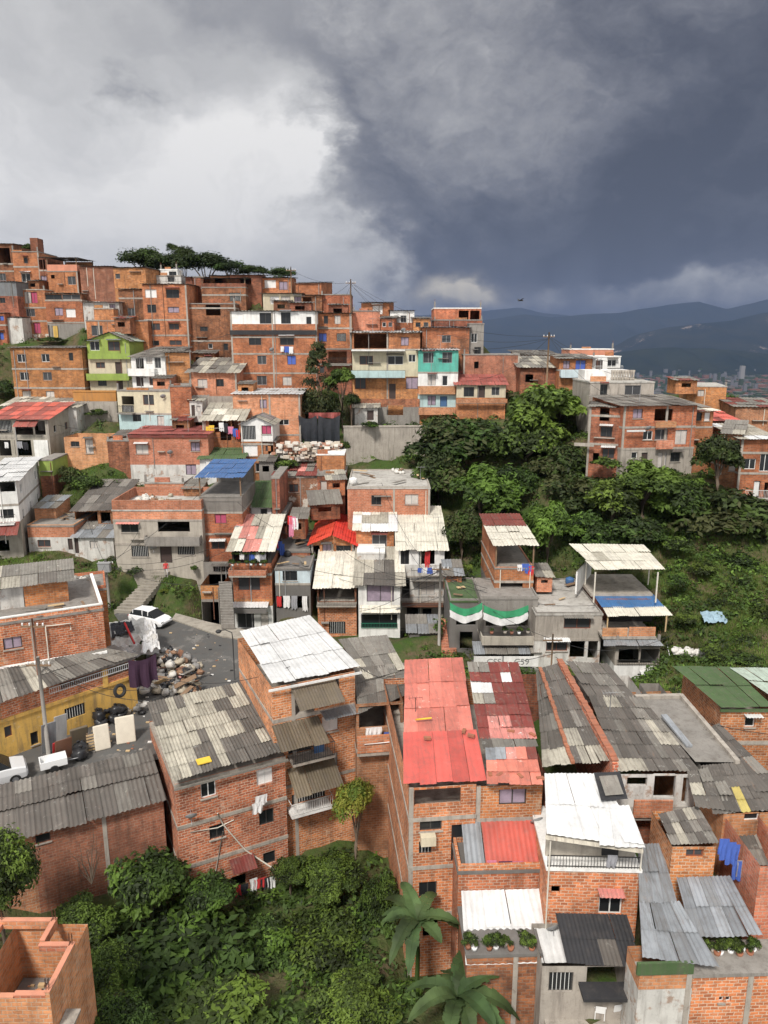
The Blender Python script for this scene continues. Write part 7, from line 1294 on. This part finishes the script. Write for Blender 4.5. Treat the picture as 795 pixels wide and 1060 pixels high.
# motorcycle under black cover
def moto(label, p, rz):
    root = empty('motorcycle', p, rz); tag(root, label, 'motorcycle')
    for x in (-.62, .62):
        mb = MB(); n = 14
        for i in range(n):
            a1, a2 = 6.283 * i / n, 6.283 * (i + 1) / n; mb.tube([(x + .27 * math.cos(a1), 0, .3 + .27 * math.sin(a1)), (x + .27 * math.cos(a2), 0, .3 + .27 * math.sin(a2))], .05, M['blk'], 5, cap=False)
        mb.build('wheel', root, uv=False)
    mb = MB(); mb.tube([(.62, 0, .3), (.45, 0, .95)], .03, M['steel'], 6); mb.build('fork', root, uv=False); mb = MB(); mb.tube([(.42, -.32, 1.0), (.46, 0, .98), (.42, .32, 1.0)], .02, M['blk'], 6); mb.build('handlebar', root, uv=False)
    mb = MB(); mb.tube([(-.3, 0, .45), (0, 0, .4), (.2, 0, .5), (.4, 0, .8)], .11, M['steel'], 7, .05); mb.build('engine', root, uv=False); mb = MB(); mb.tube([(-.7, 0, .8), (-.3, 0, .76), (.05, 0, .78)], .12, M['blk'], 8, .1); mb.build('seat', root, uv=False); mb = MB(); mb.tube([(.02, 0, .8), (.2, 0, .88), (.42, 0, .84)], .15, M['fr'], 8, .1); mb.build('fuel_tank', root, uv=False)
cc = HS['canopy']; p = wpt(cc, 502, 442, .9); p.z = cc.zb; moto('black motorcycle parked against the white wall below the canopies', p, RAD(12)); q = Vector((p.x, p.y, 0)); mbx = MB(); mbx.box(p.x - 3.5, p.x + 2.8, p.y - 2.2, p.y + .9, cc.zb - .4, cc.zb - .01, M['gc']); o = mbx.build('yard_floor'); o['kind'] = 'structure'
# stairs beside it and others
def stairs(label, a, b, w_, n, m, wd=(1, 0), name='staircase'):
    root = empty(name, a); tag(root, label, 'staircase'); d = b - a; mb = MB(); s = Vector((wd[0], wd[1], 0)) * w_ / 2
    for i in range(n):
        p, q = d * (i / n), d * ((i + 1) / n); z = (d.z * (i + 1) / n); c_ = [Vector((v.x, v.y, z)) for v in (p - s, p + s, q + s, q - s)]; mb.poly(c_, M[m])
        for j in range(4): mb.poly([c_[j] - Vector((0, 0, .45)), c_[(j + 1) % 4] - Vector((0, 0, .45)), c_[(j + 1) % 4], c_[j]], M[m])
    mb.build('steps', root); return root
r_ = stairs('narrow concrete steps with a white rail right of the white walled house', atY(691, 715, 54.5), atY(686, 680, 57.5), 1.0, 10, 'gc'); mb = MB(); a, b_ = atY(697, 714, 54.4) - r_.location, atY(689, 676, 57.4) - r_.location; mb.tube([a + Vector((0, 0, 1)), b_ + Vector((0, 0, 1))], .03, M['white'], 6); mb.tube([a, a + Vector((0, 0, 1))], .03, M['white'], 6); mb.build('handrail', r_, uv=False)
stairs('brick coloured public steps beside the cable laden pole', atY(465, 682, 58.5), atY(464, 640, 64.5), 1.3, 15, 'b3'); stairs('steep grey concrete stair between the terrace hut and the garage house', atY(236, 648, 62.5), atY(233, 602, 65.5), 1.2, 17, 'gc'); stairs('short grey steps climbing to the whitewashed brick house', atY(288, 534, 78), atY(290, 522, 80.5), 1.0, 8, 'gc')
# blue tarp on the slope, number sign
p = atY(737, 651, 56.5); p.z = h1(p.x, p.y) + .5; rt2 = empty('blue_sheet', p); tag(rt2, 'pale blue plastic sheet lying among the weeds of the ravine slope', 'plastic sheet'); quadworld('cover', [p + Vector((-.9, .5, .3)), p + Vector((.9, .5, .3)), p + Vector((.9, -.6, -.2)), p + Vector((-.9, -.6, -.25))], plain('plastic_pale_blue', (.24, .34, .40), .6, var=.4), rt2, seed=7)
hb2 = HS['banner']
for i, (x0, x1, txt) in enumerate(((200, 402, 'CSS'), (404, 650, 'C59'))):
    a, b_ = atY(zx('N', x0), zy('N', 462), 55.6), atY(zx('N', x1), zy('N', 462), 55.6); lo_ = atY(zx('N', x0), zy('N', 530), 55.6); root = empty('painted_board', (a.x, a.y, lo_.z)); tag(root, f'white painted board with large grey {txt} lettering, the {"shorter left" if i == 0 else "longer right"} one below the grey awning', 'sign'); w_ = b_.x - a.x; hh = a.z - lo_.z
    mb = MB(); mb.box(.03, w_ - .03, 0, .06, 0, hh, M['wh']); mb.build('board', root)
    tc = bpy.data.curves.new('lettering', 'FONT'); tc.body = txt; tc.size = hh * .85; tc.extrude = .004; tc.materials.append(M['steel']); tmp = bpy.data.objects.new('tmp', tc); me_ = bpy.data.meshes.new_from_object(tmp); bpy.data.objects.remove(tmp); to = bpy.data.objects.new('lettering', me_); COL.objects.link(to); to.parent = root; to.location = (w_ * .3 if i else w_ * .45, -.006, hh * .2); to.rotation_euler = (math.pi / 2, 0, 0)
# pots and plants on balconies
def pots(key, place, xs, y, out, s=.22):
    h = HS[key]
    for i, x in enumerate(xs):
        if (i * 7 + int(y)) % 5 == 0: continue
        p = wpt(h, x + 3 * math.sin(i * 4.1), y, out + .12 * math.sin(i * 2.3)); root = empty('potted_plant', p); tag(root, f'potted green plant {place}', 'potted plant', f'potted plants {place}'); mb = MB(); mb.lathe([(0, 0), (s * .5, 0), (s * .65, s * .9), (s * .6, s * .9), (0, s * .85)], [M['t'], M['white'], M['co']][i % 3], n=9); mb.build('pot', root, uv=False)
        o = bpy.data.objects.new('foliage', CR['bush'][i % 2]); COL.objects.link(o); o.parent = root; q = 1 + .5 * math.sin(i * 5.3 + x); o.location = (0, 0, s * (1.2 + .5 * q)); o.scale = (s * 1.2 * q, s * 1.1 * q, s * 1.5 * q); o.rotation_euler = (0, 0, i * 1.1)
pots('garage', 'on the planted balcony under the patched pink and white roof', range(120, 225, 9), 362, .82, .2); pots('banner', 'on the ledge under the green and white banner', (150, 165, 178, 196, 214, 230), 293, 1.15, .24); pots('annex2', 'on the ledge below the white awning', range(172, 322, 15), 296, -.3, .24); pots('redgable', 'in front of the bright red gable house', (366, 376), 352, .3)
pots('wallO', 'in the yard under the galvanised sheets', range(688, 800, 8), 338, -1.0, .24)
h = HS['garage']; 
for i in range(8): p = wpt(h, 124 + i * 13, 330, .3); root = empty('hanging_plant', p); tag(root, 'hanging leafy plant under the eave of the patched pink and white roof', 'hanging plant', 'hanging plants under the patched roof'); o = bpy.data.objects.new('foliage', CR['bush'][i % 2]); COL.objects.link(o); o.parent = root; o.scale = (.25, .25, .22)
# satellite dishes
def dish(key, x, y, place, out=.3, face=True):
    h = HS[key]; p = wpt(h, x, y, out); root = empty('satellite_dish', p, RAD(200)); tag(root, f'grey satellite dish {place}', 'satellite dish'); mb = MB(); mb.lathe([(0, -.12), (.2, -.09), (.34, .0), (.35, .012), (.2, -.075), (0, -.105)], M['fg'], n=14); o = mb.build('reflector', root, uv=False); o.rotation_euler = (RAD(50), 0, 0)
    mb = MB(); mb.tube([(0, 0, -.08), (0, .12, -.5)], .02, M['steel'], 6); mb.build('mast', root, uv=False); mb = MB(); mb.tube([(0, -.05, -.05), (0, -.35, .28)], .012, M['steel'], 5); mb.build('feed_arm', root, uv=False)
for a in (('block', 240, 300, 'on the white topped block facade'), ('terr', 640, 240, 'on the roof edge of the aqua balcony house'), ('patch', 150, 560, 'on the left of the patchwork roofed block'), ('white2', 625, 500, 'on the white two window house'), ('corner', 530, 345, 'on the ravine corner house'), ('pink', 520, 700, 'on the long pinkish house'), ('redB', 620, 700, 'on the red patchwork row house'), ('railW', 345, 230, 'on the white railed brick house'), ('greyhouse', 470, 400, 'on the grey parapet house'), ('blue', 725, 340, 'on the blue roofed tower'), ('cream', 500, 530, 'on the cream house with the black balcony')): dish(*a)
# water tanks
def tank(p, label, m='K', s=.6, grp=None):
    root = empty('water_tank', p); tag(root, label, 'water tank', grp); mb = MB(); mb.lathe([(s * .8, 0), (s, .1), (s * 1.0, s * 1.1), (s * .9, s * 1.35), (s * .35, s * 1.5)], M[m], n=14); mb.build('body', root, uv=False); mb = MB(); mb.lathe([(s * .38, s * 1.48), (s * .38, s * 1.6), (0, s * 1.65)], M[m], n=12); mb.build('lid', root, uv=False)
def roofp(key, u, v): h = HS[key]; return Vector((h.A.x, h.A.y, h.zt + .17)) + h.ud * h.w * u + h.nd * h.dep * v
tank(roofp('corner', .3, .5) + Vector((0, 0, .2)), 'black water tank on the dark roof of the ravine corner house') if 0 else None
tank(roofp('greyhs', .85, .85), 'blue water tank at the back of the stained flat roof', 'B', .4); tank(roofp('pblue', .2, .7), 'small black water tank on the roof of the pale blue room', 'K', .35); tank(roofp('slab', .06, .2), 'white water tank on the corner of the littered concrete roof', 'wh', .45)
# boards and scraps on roofs
def boards(key, place, n, seed, ln=(1, 2.6), mats=('wood', 'E', 'palewood'), uv_=(.1, .9, .15, .9), dz=0):
    rr = random.Random(seed)
    for i in range(n):
        p = roofp(key, rr.uniform(*uv_[:2]), rr.uniform(*uv_[2:])); L_ = rr.uniform(*ln); w_ = rr.uniform(.12, .5); mb = MB(); k = mats[i % len(mats)]; mb.box(-L_ / 2, L_ / 2, -w_ / 2, w_ / 2, 0, .05, M[k]); o = mb.build('board'); o.location = p + Vector((0, 0, dz + .06 * i)); o.rotation_euler = (0, 0, rr.uniform(0, 3.1))
        tag(o, {'wood': 'dark weathered', 'E': 'grey fibre cement', 'palewood': 'pale', 'W': 'white metal', 'rust': 'rusty'}[k] + f' board lying {place}', 'board', f'{k} boards {place}'.replace('E boards', 'cement boards').replace('W boards', 'white boards'))
boards('slab', 'on the littered concrete roof', 9, 3); boards('greyhs', 'on the stained flat roof', 4, 4, (.6, 1.5)); boards('pblue', 'on the roof of the pale blue room', 6, 5, (.5, 1.4)); boards('steproof', 'on the dark stepped concrete roof', 6, 6, (.6, 1.6)); boards('greyhouse', 'on the roof terrace of the grey parapet house', 7, 7, (.8, 2)); boards('mossroom', 'on the mossy flat roof', 4, 8, (.6, 1.4)); boards('sackterr', 'on the flat terrace behind the capped wall', 4, 9, (.6, 1.6)); boards('lowpar', 'on the low brick parapet house', 5, 10, (.8, 2.4)); boards('capwall', 'on the capped brick terrace', 5, 12, (.8, 2.2), uv_=(.1, .9, .05, .3))
# bricks weighing down the sheet roofs
def weight(h, z, x, y, zz, place, i):
    p = atZ(zx(z, x), zy(z, y), zz); mb = MB(); mb.box(-.19, .19, -.09, .09, 0, .13, M['t']); o = mb.build('loose_brick'); o.location = p; o.rotation_euler = (0, .05, i * 1.3); tag(o, f'loose clay brick weighing down the {place}', 'brick', f'loose bricks on the {place}')
for i, (x, y) in enumerate(((198, 398), (342, 370), (370, 388))): weight(None, 'I', x, y, -20.55, 'faded red sheet roof', i)
for i, (x, y) in enumerate(((462, 470), (552, 470), (572, 472), (482, 542), (562, 548), (640, 556), (444, 540), (526, 372), (570, 355), (610, 385))): weight(None, 'I', x, y, -20.6 if y < 430 else -20.75 - (y - 430) * .0022, 'maroon and pink patchwork roof', i)
for i, (x, y) in enumerate(((640, 240), (700, 228))): weight(None, 'K', x, y, -24.85, 'galvanised sheet roof', i)
p = atZ(430, 737, -20.45); root = empty('television_aerial', p); tag(root, 'black television aerial standing on the left edge of the faded red roof', 'aerial'); mb = MB(); mb.tube([(0, 0, 0), (0, 0, .9)], .02, M['wire'], 5); mb.build('mast', root, uv=False); mb = MB(); mb.tube([(-.4, 0, .85), (.4, .1, .85)], .012, M['wire'], 4); [mb.tube([(x, -.2, .85), (x, .25, .85)], .008, M['wire'], 4) for x in (-.35, -.15, .05, .25, .38)]; mb.build('antenna', root, uv=False)
p = atZ(430, 745, -20.35); tag(tubeobj('yellow_stick', [p, p + Vector((.9, .1, .05))], .05, cols['yellow'], 'short yellow pole lying across the faded red roof edge', 'pole'), None)
p = atZ(zx('H', 188), zy('H', 418), -23.35); mb = MB(); mb.box(-.4, .4, -.28, .28, 0, .05, cols['yellow']); o = mb.build('yellow_board'); o.location = p; o.rotation_euler = (.05, 0, RAD(27)); tag(o, 'small yellow board lying on the patchwork corrugated roof', 'board')
# rubble heap
rr = random.Random(4); mb = MB(); rm = [plain('rubble_pale', (.50, .44, .36), .95), plain('rubble_brick', (.42, .22, .15), .95), plain('rubble_white', (.62, .58, .52), .95)]
for i in range(420):
    p = atY(283 + rr.uniform(0, 70), 458 + rr.uniform(0, 18), 89 + rr.uniform(-1.5, 2.5)); s = rr.uniform(.08, .38); z0 = p.z; mb.box(p.x - s, p.x + s, p.y - s * .7, p.y + s * .7, z0 - s * .5, z0 + s * rr.uniform(.3, .8), rr.choice(rm))
o = mb.build('rubble', uv=False); o['kind'] = 'stuff'
for x, y in ((290, 470), (310, 472), (330, 472), (350, 474)): pass
# bird
p = atY(538.5, 311.5, 60); mb = MB(); mb.tube([(-.22, 0, 0), (0, 0, .02), (.25, 0, .03)], .03, M['wire'], 6, .05)
for sgn in (-1, 1): mb.poly([(-.1, 0, .03), (.12, 0, .05), (.05, sgn * .45, .18), (-.06, sgn * .42, .17)], M['wire'])
o = mb.build('bird'); o.location = p; o.rotation_euler = (0, 0, .4); tag(o, 'small dark bird in flight against the storm cloud over the far ridges', 'bird')
# person walking down the stepped path in a red top
def person(label, p, rz, top, bottom, hgt_=1.65):
    root = empty('person', p, rz); tag(root, label, 'person')
    J = [((0, 0, .95), .14), ((0, .01, 1.2), .135), ((0, 0, 1.4), .15), ((0, -.01, 1.5), .055), ((0, -.02, 1.58), .085), ((0, -.02, 1.68), .095), ((0, -.01, 1.76), .06)]
    E = [(0, 1), (1, 2), (2, 3), (3, 4), (4, 5), (5, 6)]
    def add(par, pts):
        for q, r in pts: J.append((q, r)); E.append((par, len(J) - 1)); par = len(J) - 1
    for s in (-1, 1):
        add(2, [((s * .19, 0, 1.41), .065), ((s * .24, .04, 1.13), .048), ((s * .2, -.14, .93), .036), ((s * .2, -.2, .86), .03)]); f = -.16 * s
        add(0, [((s * .1, 0, .88), .10), ((s * .11, f - .04, .5), .062), ((s * .11, f + .05, .1), .042), ((s * .11, f - .12, .04), .036)])
    me = bpy.data.meshes.new('body'); me.from_pydata([q for q, r in J], E, []); o = bpy.data.objects.new('body', me); COL.objects.link(o); o.parent = root
    sk = o.modifiers.new('skin', 'SKIN'); 
    if not me.skin_vertices: me.attributes  # layer is made with the modifier's data below
    bm = bmesh.new(); bm.from_mesh(me); ly = bm.verts.layers.skin.verify(); bm.verts.ensure_lookup_table()
    for v, (q, r) in zip(bm.verts, J): v[ly].radius = (r, r * .8); v[ly].use_root = v.index == 0
    bm.to_mesh(me); bm.free(); ss = o.modifiers.new('smooth', 'SUBSURF'); ss.levels = 1; ss.render_levels = 2
    mt_, nt_, b_ = nodes('person_surface'); z = N(nt_, 'ShaderNodeSeparateXYZ', {0: N(nt_, 'ShaderNodeTexCoord').outputs['Object']}).outputs[2]
    def step(th): return N(nt_, 'ShaderNodeMath', {0: z, 1: th}, operation='GREATER_THAN').outputs[0]
    c = mixc(nt_, step(.93), bottom, top); c = mixc(nt_, step(1.47), c, (.28, .15, .09)); c = mixc(nt_, step(1.71), c, (.02, .015, .01)); c = mixc(nt_, step(.09), (.05, .04, .04), c); nt_.links.new(c, b_.inputs['Base Color']); me.materials.append(mt_); return root
import bmesh
pp = atY(172.5, 600, 70.2); pp.z = h1(pp.x, pp.y) + .35; person('person in a red top and pale trousers walking down the stepped path', pp, RAD(20), (.55, .05, .05), (.45, .43, .42))
# ================================================================ sky, sun, camera
w = bpy.data.worlds.new('World'); scene.world = w; w.use_nodes = True; nt = w.node_tree; nt.nodes.clear()
SUN_EL, SUN_AZ = RAD(50), RAD(200)   # azimuth clockwise from +Y: high, behind the camera, slightly left
sky = N(nt, 'ShaderNodeTexSky', sky_type='NISHITA', sun_disc=False); sky.sun_elevation = SUN_EL; sky.sun_rotation = SUN_AZ
d = N(nt, 'ShaderNodeTexCoord').outputs['Generated']
def SUB(a, b): return N(nt, 'ShaderNodeMath', {0: a, 1: b}, operation='SUBTRACT').outputs[0]
def MUL(a, b): return N(nt, 'ShaderNodeMath', {0: a, 1: b}, operation='MULTIPLY').outputs[0]
def ADD(a, b): return N(nt, 'ShaderNodeMath', {0: a, 1: b}, operation='ADD').outputs[0]
# turbulent warp of the direction so that cloud masses get torn edges
nz1 = N(nt, 'ShaderNodeTexNoise', {'Vector': vscale(nt, d, (1, 1, 1.5)), 'Scale': 4.2, 'Detail': 8, 'Roughness': .58}).outputs['Color']
wv = N(nt, 'ShaderNodeVectorMath', {0: nz1, 1: (.5, .5, .5)}, operation='SUBTRACT').outputs[0]
wd = N(nt, 'ShaderNodeVectorMath', {0: d, 1: vscale(nt, wv, (.26, .26, .22))}, operation='ADD').outputs[0]
wd = N(nt, 'ShaderNodeVectorMath', {0: wd}, operation='NORMALIZE').outputs[0]
def blob(px, py, rx, wgt, vec=wd, stretch=1.0, soft=.0):
    """smooth cloud mass round a sky direction; rx = angular radius (radians), stretch < 1 flattens it"""
    c = ray(px, py).normalized(); r = Vector((c.y, -c.x, 0)).normalized(); u = r.cross(c)
    a = N(nt, 'ShaderNodeVectorMath', {0: vec, 1: tuple(r / rx)}, operation='DOT_PRODUCT').outputs['Value']
    b = N(nt, 'ShaderNodeVectorMath', {0: vec, 1: tuple(u / (rx * stretch))}, operation='DOT_PRODUCT').outputs['Value']
    f = N(nt, 'ShaderNodeVectorMath', {0: vec, 1: tuple(c)}, operation='DOT_PRODUCT').outputs['Value']
    b0 = c.dot(u)
    q = ADD(MUL(a, a), MUL(b, b))
    g = N(nt, 'ShaderNodeMath', {0: 2.71828, 1: MUL(q, -1.0)}, operation='POWER').outputs[0]
    return MUL(MUL(g, ramp(nt, f, .2, .6)), wgt)
def field(bl, vec):
    v_ = None
    for x, y, r, g, st in bl: q = blob(x, y, r, g, vec=vec, stretch=st); v_ = q if v_ is None else ADD(v_, q)
    return v_
det = nz(nt, vscale(nt, wd, (1, 1, 1.7)), 7.5, 9, .62); det2 = nz(nt, vscale(nt, wd, (1, 1, 1.6)), 2.6, 7, .58); det3 = nz(nt, vscale(nt, d, (1, 1, 1.5)), 17, 7, .6)
mask = ADD(field(DARKBLOBS, wd), ADD(MUL(SUB(det, .5), 1.0), MUL(SUB(det3, .5), .5)))
mask = N(nt, 'ShaderNodeMapRange', {0: mask, 1: .20, 2: .78}, interpolation_type='SMOOTHSTEP').outputs[0]
lv_ = ADD(ADD(field(LIGHTVAR, wd), 1.0), ADD(MUL(SUB(det2, .5), .42), MUL(SUB(det, .5), .34)))
dv_ = ADD(ADD(field(DARKVAR, wd), .24), ADD(MUL(SUB(det2, .5), .70), ADD(MUL(SUB(det, .5), .75), MUL(SUB(det3, .5), .35))))
val = ADD(MUL(lv_, SUB(1.0, mask)), MUL(dv_, mask))
cr = N(nt, 'ShaderNodeValToRGB', {0: val}); el = cr.color_ramp.elements
stops = [(0.0, (.060, .063, .078)), (.18, (.098, .102, .122)), (.36, (.185, .188, .208)), (.55, (.34, .338, .345)), (.72, (.53, .523, .515)), (.88, (.70, .69, .675)), (1.0, (.92, .90, .87))]
el[0].position, el[0].color = stops[0][0], rgb(stops[0][1]); el[1].position, el[1].color = stops[-1][0], rgb(stops[-1][1])
for p_, c in stops[1:-1]: e = el.new(p_); e.color = rgb(c)
cloud = cr.outputs[0]
# warm break in the cloud low over the far ridge
cloud = mixc(nt, blob(474, 302, .055, 1.6, stretch=.36), cloud, (1.15, 1.02, .78))
# rain curtain under the storm
rain = nz(nt, vscale(nt, d, (9, 9, .5)), 3.0, 3, .5)
sep = N(nt, 'ShaderNodeSeparateXYZ', {0: d}).outputs
rm = MUL(MUL(blob(610, 322, .20, 1.0, vec=d, stretch=.3), ramp(nt, rain, .3, .65)), .8)
cloud = mixc(nt, rm, cloud, (.125, .135, .165))
# unseen sky behind and above the viewer, made brighter to light the facades
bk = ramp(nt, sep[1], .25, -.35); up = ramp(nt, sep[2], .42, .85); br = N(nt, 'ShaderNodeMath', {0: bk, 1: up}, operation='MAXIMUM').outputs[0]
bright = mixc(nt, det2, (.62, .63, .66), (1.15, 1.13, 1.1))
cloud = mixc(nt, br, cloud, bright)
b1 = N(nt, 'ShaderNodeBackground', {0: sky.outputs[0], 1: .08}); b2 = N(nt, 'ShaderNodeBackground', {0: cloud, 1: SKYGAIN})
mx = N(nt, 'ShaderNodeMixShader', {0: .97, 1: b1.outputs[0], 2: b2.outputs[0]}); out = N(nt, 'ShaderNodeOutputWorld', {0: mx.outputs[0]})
w.cycles.sampling_method = 'MANUAL'; w.cycles.sample_map_resolution = 512
sl = bpy.data.lights.new('sun', 'SUN'); sl.energy = SUNPOW; sl.angle = RAD(9); sl.color = (1, .95, .88)
so = bpy.data.objects.new('sun', sl); COL.objects.link(so)
sd = Vector((math.sin(SUN_AZ) * math.cos(SUN_EL), math.cos(SUN_AZ) * math.cos(SUN_EL), math.sin(SUN_EL)))
so.rotation_euler = sd.to_track_quat('Z', 'Y').to_euler(); so.location = sd * 60
cam = bpy.data.cameras.new('camera'); co_ = bpy.data.objects.new('camera', cam); COL.objects.link(co_)
cam.sensor_fit = 'VERTICAL'; cam.sensor_height = 36; cam.lens = 36 * FPX / 1060; cam.clip_start = .2; cam.clip_end = 60000
co_.location = (0, 0, 0); co_.rotation_euler = (RAD(90) - PITCH, 0, 0); scene.camera = co_
if HAZE:
    m = bpy.data.materials.new('haze_air'); m.use_nodes = True; n_ = m.node_tree; n_.nodes.clear()
    v = N(n_, 'ShaderNodeVolumePrincipled', {'Color': (.21, .28, .46, 1), 'Density': HAZE, 'Anisotropy': .2}); o_ = N(n_, 'ShaderNodeOutputMaterial', {'Volume': v.outputs[0]})
    mb = MB(); mb.box(-17000, 17000, -800, 27000, VZ - 12, HTOP, m); hz_ = mb.build('haze', uv=False); hz_['kind'] = 'stuff'
scene.view_settings.view_transform = 'Standard'; scene.view_settings.look = 'None'; scene.view_settings.exposure = EXPO; scene.view_settings.gamma = 1
cy = scene.cycles; cy.use_denoising = True; cy.max_bounces = 5; cy.diffuse_bounces = 3; cy.glossy_bounces = 2; cy.transmission_bounces = 2; cy.volume_bounces = 1; cy.transparent_max_bounces = 8
cy.use_adaptive_sampling = True; cy.adaptive_threshold = .02; cy.sample_clamp_indirect = 6
